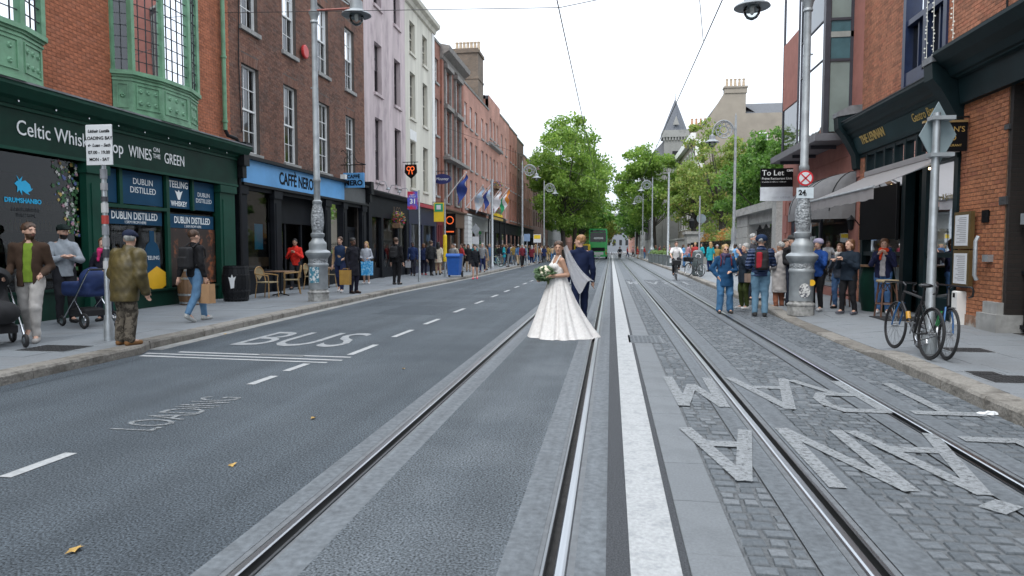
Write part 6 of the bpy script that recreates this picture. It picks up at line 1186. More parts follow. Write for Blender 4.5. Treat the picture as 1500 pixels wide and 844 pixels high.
# ================================================================= trees
def leafmat(name, c1, c2, c3=None):
    m = bpy.data.materials.new(name); m.use_nodes = True; t = m.node_tree; N = t.nodes.new; K = t.links.new; b = t.nodes['Principled BSDF']; b.inputs['Roughness'].default_value = .55
    ge = N('ShaderNodeNewGeometry'); cr = N('ShaderNodeValToRGB'); cr.color_ramp.elements[0].color = (*c1, 1); cr.color_ramp.elements[1].color = (*c2, 1)
    if c3: e = cr.color_ramp.elements.new(.82); e.color = (*c2, 1); cr.color_ramp.elements[-1].color = (*c3, 1)
    K(ge.outputs['Random Per Island'], cr.inputs['Fac']); K(cr.outputs['Color'], b.inputs['Base Color'])
    tr = N('ShaderNodeBsdfTranslucent'); hs = N('ShaderNodeHueSaturation'); hs.inputs['Value'].default_value = 1.5; K(cr.outputs['Color'], hs.inputs['Color']); K(hs.outputs['Color'], tr.inputs['Color'])
    mx = N('ShaderNodeMixShader'); mx.inputs[0].default_value = .42; K(b.outputs[0], mx.inputs[1]); K(tr.outputs[0], mx.inputs[2]); K(mx.outputs[0], t.nodes['Material Output'].inputs['Surface']); MATS[name] = m; return m
M_bark = mat('bark', (.06, .052, .045), .9, var=.3, scale=8, bump=.7, bscale=20, stretch=(1, 1, .25))
LM1 = leafmat('leaf_plane', (.085, .17, .022), (.2, .32, .05), (.3, .4, .09)); LM2 = leafmat('leaf_deep', (.05, .12, .018), (.12, .25, .04), (.2, .33, .07)); LM3 = leafmat('leaf_yellowing', (.12, .19, .03), (.24, .32, .07), (.36, .3, .1)); LM4 = leafmat('leaf_autumn', (.22, .12, .02), (.35, .2, .03), (.3, .08, .02))
def tree(name, label, x, y, h, cr, crz, czf, n, leaf, seed, lm, z0=.1, base=.0, group='trees along the avenue', spread=1.0, trunk=.28):
    """crown: clumps of leaf-sized faces round limb tips, inside an uneven ellipsoid"""
    rs = random.Random(seed); t = thing(name, label, 'tree', (x, y, z0), 0, group); cz = h*czf; tips = []; b = MB()
    b.tube([(0, 0, -.1), (.05, .05, h*.12), (rs.uniform(-.2, .2), rs.uniform(-.2, .2), h*.3), (rs.uniform(-.3, .3), rs.uniform(-.3, .3), cz)], [trunk*1.3, trunk, trunk*.85, trunk*.45], 9)
    b.build('trunk', M_bark, t, smooth='all'); lb = MB(); ncl = 96
    for i in range(ncl):
        d = Vector((rs.gauss(0, 1), rs.gauss(0, 1), rs.gauss(.15, 1))).normalized(); q = rs.random()**.33; k = 1+.22*math.sin(d.x*3+seed)+.15*math.sin(d.y*5+d.z*4+seed*2)
        tips.append(Vector((d.x*cr*q*k, d.y*cr*q*k, cz+d.z*crz*q*k*(1 if d.z > 0 else .85))))
    for i, p in enumerate(tips):
        if i % 3 == 0: s = Vector((0, 0, h*rs.uniform(.26, .45))); mid = s.lerp(p, .55)+Vector((0, 0, -.06*h*rs.random())); lb.tube([s, mid, p], [trunk*.34, trunk*.18, .025], 5)
    lb.build('limbs', M_bark, t, fix=False); P_ = []; per = n//ncl; g = np.random.RandomState(seed)
    for p in tips:
        rr = cr*g.uniform(.13, .29); o = g.normal(size=(per, 3)); o /= np.linalg.norm(o, axis=1)[:, None]; o *= (g.rand(per, 1)**.5)*rr*np.array([1, 1, .75]); P_.append(np.array(p)+o)
    P_ = np.concatenate(P_); m_ = len(P_); a = g.normal(size=(m_, 3)); a[:, 2] -= .4; a /= np.linalg.norm(a, axis=1)[:, None]; w = np.cross(a, g.normal(size=(m_, 3))); w /= np.linalg.norm(w, axis=1)[:, None]; s = leaf*g.uniform(.6, 1.3, (m_, 1))
    nn = np.cross(a, w); V = np.stack([P_-a*s, P_+w*s*.55+nn*s*.15, P_+a*s, P_-w*s*.55+nn*s*.15], 1).reshape(-1, 3); me = bpy.data.meshes.new('crown'); me.vertices.add(len(V)); me.vertices.foreach_set('co', V.astype(np.float32).ravel())
    me.loops.add(m_*4); me.loops.foreach_set('vertex_index', np.arange(m_*4, dtype=np.int32)); me.polygons.add(m_); me.polygons.foreach_set('loop_start', np.arange(0, m_*4, 4, dtype=np.int32)); me.update(calc_edges=True); me.materials.append(lm); o = bpy.data.objects.new('crown', me); link(o, t); return t
tree('plane_tree', 'tallest bright green plane tree beside the terrace end', -5.7, 82, 16.2, 5.8, 6.0, .6, 17000, .21, 1, LM1); tree('plane_tree', 'dark trunked plane tree just behind the tallest one', -5.0, 93, 15.8, 5.4, 6.0, .6, 15000, .22, 2, LM1); tree('plane_tree', 'plane tree deep in the avenue behind the green bus', -6.5, 125, 16, 6, 6, .58, 9000, .3, 3, LM2)
tree('plane_tree', 'wide plane tree on the church side of the avenue', 6.4, 104, 17, 5.8, 6.5, .6, 15000, .23, 4, LM1); tree('plane_tree', 'plane tree shading the church wing', 6.9, 122, 16, 5.5, 6, .58, 10000, .27, 5, LM2); tree('plane_tree', 'distant plane tree closing the avenue on the church side', 5.8, 160, 15, 6, 6, .55, 7000, .36, 6, LM2); tree('plane_tree', 'distant plane tree closing the avenue on the terrace side', -7, 165, 15, 6.5, 6, .55, 7000, .36, 7, LM2); tree('plane_tree', 'pale lime tree far behind the bus roof', -4.5, 200, 13, 8, 5.5, .55, 5000, .45, 8, LM3)
tree('garden_tree', 'thin yellowing garden tree behind the railings', 10.2, 66, 12.4, 3.7, 4.9, .6, 8500, .17, 9, LM3, group='garden trees'); tree('garden_tree', 'dense deep green garden tree behind the granite gateway', 12.4, 52, 9.2, 3.6, 3.7, .6, 15000, .16, 10, LM2, group='garden trees'); tree('garden_tree', 'round green garden tree next to the sandstone end wall', 14.2, 48, 10.6, 3.4, 4.2, .6, 12000, .15, 11, LM2, group='garden trees'); tree('garden_tree', 'leafy yellow green tree by the gate pier', 9.8, 84, 13, 3.6, 4.6, .6, 7000, .2, 12, LM3, group='garden trees'); tree('garden_tree', 'dark green tree below the tan gable', 14, 76, 11, 4, 4, .55, 8000, .22, 13, LM2, group='garden trees')
for i, (x, y, r) in enumerate(((9.9, 52, 1.3), (10, 56, 1.5), (9.9, 60, 1.4), (10.1, 65, 1.6), (10, 71, 1.5))):
    t = thing('autumn_shrub', ['rusty orange shrub next to the granite pier', 'golden shrub behind the railings', 'orange and green shrub at the middle of the railings', 'tall yellow shrub behind the railings', 'brown shrub at the far end of the railings'][i], 'shrub', (x, y, .1), 0, 'autumn shrubs behind the railings'); b = MB(); rs = random.Random(20+i); leafcloud(b, (0, 0, 1.7), (r*.9, r*1.6, 1.5), 1500, .13, rs); b.build('foliage', LM4 if i % 2 == 0 else LM3, t, fix=False)
    b = MB(); 
    for k in range(5): b.tube([(rs.uniform(-.3, .3), rs.uniform(-.3, .3), 0), (rs.uniform(-.6, .6), rs.uniform(-.8, .8), 1.8)], [.04, .015], 5)
    b.build('stems', M_bark, t)
# ================================================================= bicycles
M_bkb = mat('bike_black', (.012, .012, .014), .3, .2); M_bkbl = mat('bike_blue', (.02, .1, .26), .3, .2); M_mint = mat('bike_mint', (.4, .62, .52), .4); M_spoke = mat('spoke', (.3, .31, .32), .35, 1)
def wheel(t, y, m_r, r=.335, x=0, z=None):
    z = r if z is None else z; b = MB(); b.torus((x, y, z), (1, 0, 0), r-.014, .015, 32, 6); w = b.build('wheel', M_rubber, t, smooth='all'); b = MB(); b.torus((x, y, z), (1, 0, 0), r-.04, .011, 32, 5); b.build('rim', m_r, w, smooth='all'); b = MB()
    for k in range(20): a = k*math.pi/10; s = .025*(1 if k % 2 else -1); b.tube([(x+s, y+.02*math.cos(a+1), z+.02*math.sin(a+1)), (x, y+(r-.045)*math.cos(a), z+(r-.045)*math.sin(a))], .0018, 3, caps=False)
    b.build('spokes', M_spoke, w, fix=False); b = MB(); b.tube([(x-.045, y, z), (x+.045, y, z)], .02, 8); b.build('hub', M_chrome, w)
def bicycle(name, label, x, y, rz, z, fm, am, lean=0, drop=True, m_r=None, basket=False):
    t = thing(name, label, 'bicycle', (x, y, z), rz); t.rotation_euler = (0, lean, rz); t.rotation_mode = 'XYZ'
    wheel(t, -.5, m_r or M_bkb); wheel(t, .5, m_r or M_bkb); b = MB(); bb_, st, ht, hb = (0, -.08, .28), (0, -.2, .76), (0, .33, .82), (0, .37, .68)
    b.tube([bb_, st], .017, 8); b.tube([st, ht], .017, 8); b.tube([bb_, hb], .021, 8); b.tube([ht, hb], .022, 8)
    for s in (-1, 1): b.tube([(s*.02, -.1, .28), (s*.05, -.5, .335)], .01, 6); b.tube([(s*.015, -.18, .72), (s*.05, -.5, .335)], .008, 6)
    b.build('frame', fm, t, smooth=True); b = MB(); b.tube([st, (0, -.23, .9)], .014, 6); b.build('seat_post', M_bkb, t); b = MB(); b.ball((0, -.27, .93), .07, .09, .028, 10, 6); b.tube([(0, -.2, .93), (0, -.08, .925)], [.04, .016], 8); b.build('saddle', M_bkb, t, smooth=True)
    b = MB()
    for s in (-1, 1): b.tube([(s*.03, .375, .66), (s*.05, .44, .5), (s*.05, .5, .335)], [.013, .012, .009], 6)
    b.build('fork', am, t, smooth=True); b = MB(); b.tube([ht, (0, .31, .9), (0, .4, .94)], .014, 6)
    if drop:
        for s in (-1, 1): b.tube([(0, .4, .94), (s*.17, .41, .94), (s*.2, .47, .94), (s*.2, .53, .9), (s*.2, .52, .83), (s*.2, .42, .81)], .013, 6)
    else: b.tube([(-.28, .3, .97), (-.1, .4, .95), (.1, .4, .95), (.28, .3, .97)], .013, 6)
    b.build('handlebar', M_bkb, t, smooth=True); b = MB(); b.torus((.05, -.08, .28), (1, 0, 0), .095, .007, 20, 4); b.tube([(.06, -.08, .28), (.07, .0, .13)], .011, 6); b.tube([(-.06, -.08, .28), (-.07, -.16, .43)], .011, 6); b.box(.06, .15, -.04, .04, .12, .14); b.box(-.15, -.06, -.2, -.12, .42, .44); b.build('crank', M_chrome, t); b = MB(); b.tube([(.05, -.08, .375), (.05, -.5, .37)], .005, 4); b.tube([(.05, -.08, .185), (.05, -.5, .3)], .005, 4); b.build('chain', M_rubber, t)
    if basket: b = MB(); b.bev(-.2, .2, .42, .7, .74, .98, .03); b.build('basket', M_bkb, t)
    return t
b1 = bicycle('road_bicycle', 'black and blue road bicycle leaning on the diamond sign post, nearer the kerb', 3.97, 9.75, R(2), .122, M_bkb, M_bkbl, R(4)); b = MB(); b.tube([(0, .13, .46), (0, .17, .55)], .03, 8); b.build('bottle', mat('bottle_orange', (.5, .25, .02), .4), b1)
b2 = bicycle('road_bicycle', 'black road bicycle with blue fork and green bottle behind the post', 4.24, 9.75, R(174), .122, M_bkb, M_bkbl, R(-5)); b = MB(); b.tube([(0, .1, .4), (0, .18, .58)], .035, 8); b.build('bottle', mat('bottle_green', (.02, .2, .06), .4), b2)
x, y = onZ(725, 391, .12); bicycle('city_bicycle', 'mint green city bicycle parked among the crowd at the kerb', x, y, R(70), .12, M_mint, M_mint, 0, False, M_mint)
bicycle('city_bicycle', 'black bicycle parked with baby seat by the grey litter bin', 4.15, 35.2, R(30), .12, M_bkb, M_bkb, R(3), False, M_chrome, True)
# ================================================================= bus, van, motorbike, car
M_busg = mat('bus_body_green', (.02, .42, .09), .3, var=.05, coat=.3); M_bglass = mat('vehicle_glass', (.012, .014, .016), .06); M_lightr = mat('tail_light', (.5, .03, .02), .3); M_lighta = mat('amber_light', (.6, .28, .03), .3)
def rbox(x0, x1, y0, y1, z0, z1, r=.15, n=4):
    b = MB(); pts = []
    for cx, cz, a0 in ((x1-r, z0+r, -90), (x1-r, z1-r, 0), (x0+r, z1-r, 90), (x0+r, z0+r, 180)):
        for i in range(n+1): a = R(a0+90*i/n); pts.append((cx+r*math.cos(a), cz+r*math.sin(a)))
    b.ext(pts, 'y', y0, y1); return b
t = thing('double_decker_bus', 'bright green double decker bus seen from behind under the trees', 'bus', (onY(876, 370, 97)[0], 97, 0)); rbox(-1.27, 1.27, 0, 10.5, .35, 4.3, .22).build('body', M_busg, t, smooth=True)
for x0, x1, z0, z1, m, nm in ((-1.1, 1.1, 2.45, 3.75, M_bglass, 'rear_window'), (-.95, .95, 1.15, 1.65, M_black, 'engine_grille'), (-.75, .75, .62, 1.02, M_print, 'advert_panel'), (-1.05, 1.05, 3.82, 4.1, M_bglass, 'route_display'), (-.35, .35, .42, .56, M_print, 'number_plate')): rbox(x0, x1, -.03, .02, z0, z1, .06).build(nm, m, t)
b = MB(); b.box(-.6, .7, -.05, -.031, 2.85, 3.1); b.build('window_notice', M_print, t)
for s in (-1, 1):
    for z, m in ((1.0, M_lightr), (1.3, M_lighta), (.75, M_lightr)): b = MB(); b.tube([(s*1.12, -.03, z), (s*1.12, .01, z)], .09, 12); b.build('tail_light', m, t)
    b = MB(); b.box(s*1.275-.01, s*1.275+.01, .6, 9.9, 2.6, 3.6); b.build('side_window', M_bglass, t); b = MB(); b.box(s*1.275-.01, s*1.275+.01, .8, 9.9, 1.2, 2.1); b.build('side_window', M_bglass, t)
    for y in (2.6, 8.2): b = MB(); b.tube([(s*1.0, y, .48), (s*1.28, y, .48)], .48, 18); b.build('wheel', M_rubber, t)
    b = MB(); b.bev(s*1.55-.12, s*1.55+.12, 10.2, 10.35, 2.0, 2.4, .02); b.build('mirror', M_black, t)
t = thing('yellow_van', 'yellow van waiting ahead behind the groom', 'van', (onY(852, 370, 88)[0], 88, 0)); rbox(-.98, .98, 0, 4.6, .35, 2.1, .2).build('body', MATS['bus_yellow'], t, smooth=True); rbox(-.8, .8, -.02, .02, 1.25, 1.9, .08).build('rear_window', M_bglass, t); b = MB(); b.box(-1, 1, -.08, .02, .4, .6); b.build('bumper', M_black, t); b = MB(); b.box(-.3, .3, -.1, -.081, .45, .56); b.build('number_plate', M_print, t)
for s in (-1, 1):
    b = MB(); b.box(s*.86-.07, s*.86+.07, -.03, .02, .8, 1.3); b.build('tail_light', M_lightr, t)
    for y in (.9, 3.7): b = MB(); b.tube([(s*.8, y, .34), (s*1.0, y, .34)], .34, 16); b.build('wheel', M_rubber, t)
t = thing('parked_car', 'dark grey hatchback parked in the gateway forecourt', 'car', (8.0, 47.0, .12), 0); M_car = mat('car_grey', (.1, .11, .125), .25, .5, coat=.5); b = MB(); secs = [(-2.0, .35, .62, .72), (-1.9, .3, .8, .82), (-1.0, .28, .95, .88), (1.5, .28, 1.0, .88), (2.0, .3, .95, .84), (2.1, .4, .7, .78)]
vs = []
for y, z0, z1, w in secs: vs += [(-w, y, z0), (w, y, z0), (w*1.02, y, (z0+z1)/2), (w*.92, y, z1), (-w*.92, y, z1), (-w*1.02, y, (z0+z1)/2)]
b.add(vs, [(i*6+k, i*6+(k+1) % 6, (i+1)*6+(k+1) % 6, (i+1)*6+k) for i in range(5) for k in range(6)]+[tuple(range(6)), tuple(range(30, 36))]); b.build('body', M_car, t)
b = MB(); b.add([(-.8, -1.0, .95), (.8, -1.0, .95), (.8, 1.9, .98), (-.8, 1.9, .98), (-.6, -.2, 1.48), (.6, -.2, 1.48), (.62, 1.3, 1.5), (-.62, 1.3, 1.5)], [(0, 1, 5, 4), (1, 2, 6, 5), (2, 3, 7, 6), (3, 0, 4, 7)]); b.build('windscreen', M_bglass, t); b = MB(); b.box(-.62, .62, -.2, 1.3, 1.48, 1.53); b.build('roof', M_car, t)
b = MB(); b.box(-.5, .5, -2.04, -1.98, .42, .6); b.build('grille', M_black, t); b = MB(); b.box(-.26, .26, -2.06, -2.04, .45, .55); b.build('number_plate', M_print, t)
for s in (-1, 1):
    b = MB(); b.ball((s*.6, -1.95, .7), .16, .06, .08, 10, 6); b.build('headlight', M_print, t)
    for y in (-1.3, 1.3): b = MB(); b.tube([(s*.68, y, .32), (s*.9, y, .32)], .32, 16); b.build('wheel', M_rubber, t)
t = thing('motorcycle', 'dark motorcycle carrying a rider on the tram lane', 'motorcycle', (onY(908, 370, 92)[0], 92, 0)); wheel(t, -.7, M_chrome, .31); wheel(t, .7, M_chrome, .31); b = MB(); b.ball((0, .1, .75), .2, .4, .2, 12, 8); b.ball((0, -.45, .8), .17, .35, .09, 12, 8); b.box(-.18, .18, -.3, .3, .3, .65); b.build('body', M_bkb, t, smooth=True); b = MB(); b.tube([(-.35, -.35, 1.05), (0, -.5, 1.0), (.35, -.35, 1.05)], .02, 6); b.tube([(0, -.7, .31), (0, -.45, 1.0)], .04, 6); b.build('handlebar', M_bkb, t); b = MB(); b.ball((0, -.62, .9), .1, .06, .1, 10, 6); b.build('headlight', M_print, t)
# ================================================================= strollers
def stroller(name, label, x, y, rz, fabric, hood, cot=False):
    t = thing(name, label, 'stroller', (x, y, .12), rz)
    for s in (-1, 1):
        wheel(t, -.32, M_chrome, .13, s*.27) if False else None
        b = MB(); b.torus((s*.27, .38, .14), (1, 0, 0), .115, .025, 20, 6); w = b.build('wheel', M_rubber, t, smooth='all'); b = MB(); b.tube([(s*.27-.015, .38, .14), (s*.27+.015, .38, .14)], .05, 10)
        for k in range(5): b.tube([(s*.27, .38, .14), (s*.27, .38+.1*math.cos(k*1.257), .14+.1*math.sin(k*1.257))], .012, 4)
        b.build('hub', M_chrome, w); b = MB(); b.torus((s*.2, -.42, .1), (1, 0, 0), .075, .025, 16, 6); w = b.build('wheel', M_rubber, t, smooth='all'); b = MB(); b.tube([(s*.2-.02, -.42, .1), (s*.2+.02, -.42, .1)], .055, 10); b.build('hub', M_chrome, w)
        b = MB(); b.tube([(s*.25, .38, .14), (s*.24, .05, .5), (s*.23, .45, .98), (s*.23, .52, 1.04)], .014, 6); b.tube([(s*.24, .05, .5), (s*.2, -.42, .1)], .014, 6); b.build('frame', M_chrome, t)
    b = MB(); b.tube([(-.23, .52, 1.04), (.23, .52, 1.04)], .02, 8); b.build('handle', M_rubber, t); f = SDF((-.34, -.6, .2), (.34, .5, 1.25), .014)
    if cot: f.box((0, -.05, .68), (.2, .42, .13), .07); f.ell((0, .22, .84), (.21, .22, .24), .03); f.ell((0, -.02, .98), (.17, .3, .16), sub=True)
    else: f.cap((0, -.25, .5), (0, .12, .5), .16, .17, fx=.8, k=.03); f.cap((0, .12, .5), (0, .3, .92), .16, .15, fx=.8, k=.04); f.ell((0, .18, .98), (.22, .24, .18), .03); f.ell((0, -.04, .86), (.16, .26, .2), sub=True)
    f.wrinkle(.006, 25, 3); link(bpy.data.objects.new('fabric_seat', f.mesh('fabric_seat', [fabric])), t); b = MB(); b.bev(-.18, .18, -.2, .25, .2, .34, .04); b.build('basket', hood, t); return t
M_navyf = mat('navy_fabric', (.012, .03, .11), .8, var=.2); M_blkf = mat('black_fabric', (.014, .014, .016), .85, var=.25)
x, y = onZ(8, 508, .12); stroller('pushchair', 'black pushchair with chrome frame pushed by the man in the brown jacket', x-.1, y, R(60), M_blkf, M_blkf)
x, y = onZ(128, 478, .12); stroller('pram', 'navy blue carry cot pram parked by the whiskey window', x, y, R(-110), M_navyf, M_blkf, True)
# ================================================================= people
SK = {'fair': (.55, .33, .24), 'tan': (.42, .24, .16), 'dark': (.09, .045, .028), 'olive': (.4, .23, .155)}
HR = {'brown': (.06, .03, .016), 'black': (.012, .01, .009), 'blond': (.35, .22, .09), 'grey': (.32, .32, .31), 'ginger': (.3, .16, .07), 'auburn': (.12, .05, .02)}
def cloth(c, name=None, rough=.85, var=.16):
    c = tuple(round(v, 3) for v in c); return mat(name or 'cloth_%s_%s_%s' % c, c, rough, var=var, scale=12, bump=.35, bscale=110, spec=.2)
def skin(k): return mat('skin_'+k, SK[k], .5, var=.06, scale=8)
def hairm(k): return mat('hair_'+k, HR[k], .55, var=.45, scale=30, stretch=(1, 1, .2), bump=.6, bscale=60)
ARMS = {'down': ((.05, .03, -.29), (.06, -.05, -.55)), 'bent': ((.07, .04, -.28), (.0, -.22, -.33)), 'push': ((.05, .04, -.28), (.02, -.28, -.4)), 'crossed': ((.07, -.1, -.26), (-.16, -.22, -.2)), 'clap': ((.06, -.08, -.27), (-.13, -.32, -.1)), 'phone': ((.07, -.14, -.24), (-.1, -.34, .02)), 'face': ((.07, -.14, -.24), (-.12, -.24, .1)), 'hip': ((.16, .05, -.25), (.02, -.06, -.44)), 'swingf': ((.05, -.06, -.28), (.06, -.24, -.47)), 'swingb': ((.05, .12, -.27), (.06, .18, -.53)), 'cane': ((.08, .02, -.29), (.1, -.18, -.5)), 'belly': ((.1, .02, -.28), (-.08, -.2, -.32)), 'bars': ((.1, -.16, -.25), (.06, -.42, -.38)), 'behind': ((.1, .12, -.27), (-.06, .16, -.45))}
LEGS = {'stand': ((.09, 0, 0), (.1, 0, 0)), 'wide': ((.13, -.03, 0), (.14, .04, 0)), 'walk': ((.09, -.26, 0), (.09, .26, 1)), 'walk2': ((.09, -.16, 0), (.09, .17, 1)), 'sit': None}
class Prims:
    def __init__(s): s.p = []; s.cuts = []
    def cap(s, a, b, ra, rb, k=.025, fy=1, fx=1, sub=False): s.p.append(('c', a, b, ra, rb, k, fy, fx, sub)); return s
    def ell(s, c, r, k=.02, rot=None, sub=False): s.p.append(('e', c, r, k, rot, sub)); return s
    def box(s, c, h, rad=.01, k=.01, sub=False): s.p.append(('b', c, h, rad, k, sub)); return s
    def mesh(s, name, mats, cell, wr=0, seed=0, zone=None, f=22):
        lo = np.full(3, 9.); hi = np.full(3, -9.)
        for q in s.p:
            if q[-1]: continue
            if q[0] == 'c': m = max(q[3], q[4])/min(1, q[6], q[7])+.03; pts = [np.array(q[1])-m, np.array(q[1])+m, np.array(q[2])-m, np.array(q[2])+m]
            elif q[0] == 'e': m = np.max(q[2])+.03; pts = [np.array(q[1])-m, np.array(q[1])+m]
            else: m = np.array(q[2])+.04; pts = [np.array(q[1])-m, np.array(q[1])+m]
            for p in pts: lo = np.minimum(lo, p); hi = np.maximum(hi, p)
        F = SDF(lo, hi, cell)
        for q in s.p:
            if q[0] == 'c': F.cap(*q[1:6], fy=q[6], fx=q[7], sub=q[8])
            elif q[0] == 'e': F.ell(q[1], q[2], q[3], q[4], q[5])
            else: F.box(*q[1:5], sub=q[5])
        if wr: F.wrinkle(wr, f, seed)
        for p, n in s.cuts: F.cut(p, n)
        return F.mesh(name, mats, zone)
SEED = [0]
def person(label, x, y, z0=.12, H=1.72, face=0, arms=('down', 'down'), legs='stand', skn='fair', hair='brown', style='short', top=(.05, .05, .06), kind='jacket', hem=.82, trousers=(.02, .025, .04), bottom='trousers', shoes=(.03, .03, .03), hat=None, head=0, tilt=0, cell=.0115, under=None, scarf=None, wid=1.0, group=None, fem=False, lean=0, puff=0, collar=True, sit=None, leg_w=1.0, bare=False, topmat=None, botmat=None, glasses=False, beard=None, armsxyz=None, mats_only=False):
    SEED[0] += 1; sd = SEED[0]; t = thing('person', label, 'person', (x, y, z0), R(face), group); s = H/1.72; t.scale = (s, s, s)
    sh = .152 if fem else .172; hipw = .092
    def T(p): return (p[0], p[1]-lean*max(0, p[2]-.95), p[2]-abs(lean)*.12*max(0, p[2]-.95))     # forward lean from the hips
    J = {}
    for i, sd_ in enumerate((-1, 1)):               # -1: the person's right
        S_ = T((sd_*sh*wid, .01, 1.362)); a = ARMS[arms[i]] if isinstance(arms[i], str) else arms[i]
        J['s', i] = S_; J['e', i] = (S_[0]+sd_*a[0][0], S_[1]+a[0][1], S_[2]+a[0][2]); J['w', i] = (S_[0]+sd_*a[1][0], S_[1]+a[1][1], S_[2]+a[1][2])
        hp = (sd_*hipw, 0, .9); J['h', i] = hp
        if sit: J['k', i] = (sd_*.14, -.3 if i == sit-1 else -.34, .62 if i == sit-1 else .86); J['a', i] = (sd_*.12, -.16 if i == sit-1 else -.2, .2 if i == sit-1 else .46); J['t', i] = (sd_*.12, J['a', i][1]-.17, J['a', i][2]-.06)
        else:
            L_ = LEGS[legs]; q = L_[i] if sd % 2 == 0 or legs in ('stand', 'wide') else L_[1-i]; back = q[2]
            an = (sd_*q[0], q[1], .17 if back else .085); J['a', i] = an; J['k', i] = ((hp[0]+an[0])/2, (hp[1]+an[1])/2-(.05 if not back else .02)-(.03 if abs(q[1]) > .1 else 0), .49); J['t', i] = (an[0]+sd_*.02, an[1]-.165, .035) if not back else (an[0]+sd_*.01, an[1]-.13, .03)
    c = math.cos(R(head)); n_ = math.sin(R(head)); rot = Matrix(((c, -n_, 0), (n_, c, 0), (0, 0, 1))) @ Matrix.Rotation(R(tilt), 3, 'X'); piv = Vector(T((0, .015, 1.5)))
    def hd(p): return tuple(piv+rot @ Vector((p[0], p[1]-.015, p[2]-1.5)))
    near = cell < .016
    # ---- body
    B_ = Prims(); B_.ell(hd((0, .012, 1.628)), (.077, .096, .094), .02, rot); B_.ell(hd((0, -.022, 1.575)), (.062, .074, .086), .02, rot); B_.ell(hd((0, -.04, 1.52)), (.045, .05, .036), .025, rot)
    if near: B_.cap(hd((0, -.09, 1.605)), hd((0, -.112, 1.572)), .009, .014, .012); [B_.ell(hd((e*.077, .012, 1.588)), (.012, .021, .032), .008, rot) for e in (-1, 1)]; B_.cap(hd((-.03, -.083, 1.622)), hd((.03, -.083, 1.622)), .012, .012, .015)
    B_.cap(T((0, .02, 1.4)), hd((0, .005, 1.53)), .054, .05, .02); B_.ell(T((0, 0, 1.24)), (.15*wid, .1, .19), .04); B_.ell((0, 0, .98), (.145*wid, .1, .13), .04); B_.cap(T((0, .015, 1.41)), T((-.14, .01, 1.365)), .05, .05, .03); B_.cap(T((0, .015, 1.41)), T((.14, .01, 1.365)), .05, .05, .03)
    for i, e in enumerate((-1, 1)):
        B_.cap(J['s', i], J['e', i], .05, .04, .02); B_.cap(J['e', i], J['w', i], .041, .028, .015)
        d = Vector(J['w', i])-Vector(J['e', i]); d.normalize(); w = Vector(J['w', i]); fwd = Vector((0, -1, 0)); nrm = (fwd-d*fwd.dot(d)); nrm = nrm.normalized() if nrm.length > .15 else Vector((1, 0, 0)); side = d.cross(nrm)
        B_.cap(tuple(w), tuple(w+d*.07), .03, .034, .012)
        if near:
            curl = nrm*(-.3) if False else side*(-e)*.45
            for f in range(4): o = nrm*(.024-.016*f); ln = (.068, .078, .073, .058)[f]; p1 = w+d*.075+o; p2 = p1+(d+curl*.3).normalized()*ln*.5; p3 = p2+(d+curl*1.3).normalized()*ln*.5; B_.cap(tuple(p1), tuple(p2), .0105, .0095, .004); B_.cap(tuple(p2), tuple(p3), .0095, .008, .004)
            q1 = w+d*.02+nrm*.03; q2 = q1+(nrm*.8+d*.8).normalized()*.04; B_.cap(tuple(q1), tuple(q2), .013, .011, .006); B_.cap(tuple(q2), tuple(q2+(d+curl*.4).normalized()*.032), .011, .009, .004)
        else: B_.cap(tuple(w+d*.07), tuple(w+d*.14), .032, .018, .01)
        B_.cap(J['h', i], J['k', i], .078, .052, .02); B_.cap(J['k', i], J['a', i], .054, .034, .015); B_.cap(J['a', i], J['t', i], .034, .026, .015)
    ir = rot.inverted(); pv = np.array(piv); irn = np.array(ir)
    def zone(C):
        q = (C-pv) @ irn.T+np.array([0, .015, 1.5]); ax = np.abs(q[:, 0]); z = np.zeros(len(C), int); fr = q[:, 1] < -.055
        z[fr & (ax < .028) & (np.abs(q[:, 2]-1.543) < .007) & (q[:, 2] > 1.5)] = 1; z[fr & (ax > .022) & (ax < .043) & (np.abs(q[:, 2]-1.603) < .005)] = 2; z[fr & (ax > .014) & (ax < .05) & (np.abs(q[:, 2]-1.621) < .0045)] = 3
        if beard: z[(q[:, 2] < 1.556) & (q[:, 2] > 1.47) & (q[:, 1] < .0) & ~((ax < .02) & (np.abs(q[:, 2]-1.543) < .006))] = 3
        return z
    hm = hairm(hair if hair in HR else 'brown'); sm = skin(skn)
    def put(nm, P_, mats, **k): o = bpy.data.objects.new(nm, P_.mesh(nm, mats, k.pop('cell', cell), **k)); link(o, t); return o
    put('body', B_, [sm, mat('lips', (.35, .12, .1) if skn != 'dark' else (.1, .03, .025), .5), mat('eye_dark', (.13, .085, .07), .3), hairm(beard) if beard else hm], zone=zone if near else None)
    # ---- hair / hat
    if style != 'bald':
        P_ = Prims(); P_.ell(hd((0, .02, 1.645)), (.087, .104, .09), .02, rot)
        if style in ('long', 'bob'): P_.ell(hd((0, .04, 1.56)), (.095, .085, .11), .03, rot)
        if style == 'long': P_.cap(hd((-.06, .06, 1.52)), hd((-.07, .07, 1.36)), .05, .03, .03); P_.cap(hd((.06, .06, 1.52)), hd((.07, .07, 1.36)), .05, .03, .03); P_.cap(hd((0, .09, 1.52)), hd((0, .1, 1.36)), .05, .03, .03)
        if style == 'bun': P_.ell(hd((0, .12, 1.6)), (.05, .045, .05), .02, rot)
        P_.ell(hd((0, -.088, 1.565)), (.07, .075, .098 if style != 'fringe' else .085), .01, rot, True); P_.ell(hd((0, .02, 1.45)), (.1 if style in ('short', 'bun') else .06, .12 if style == 'short' else .07, .1 if style in ('short', 'bun') else .05), .01, rot, True)
        put('hair', P_, [hm], wr=.008, f=60, seed=sd)
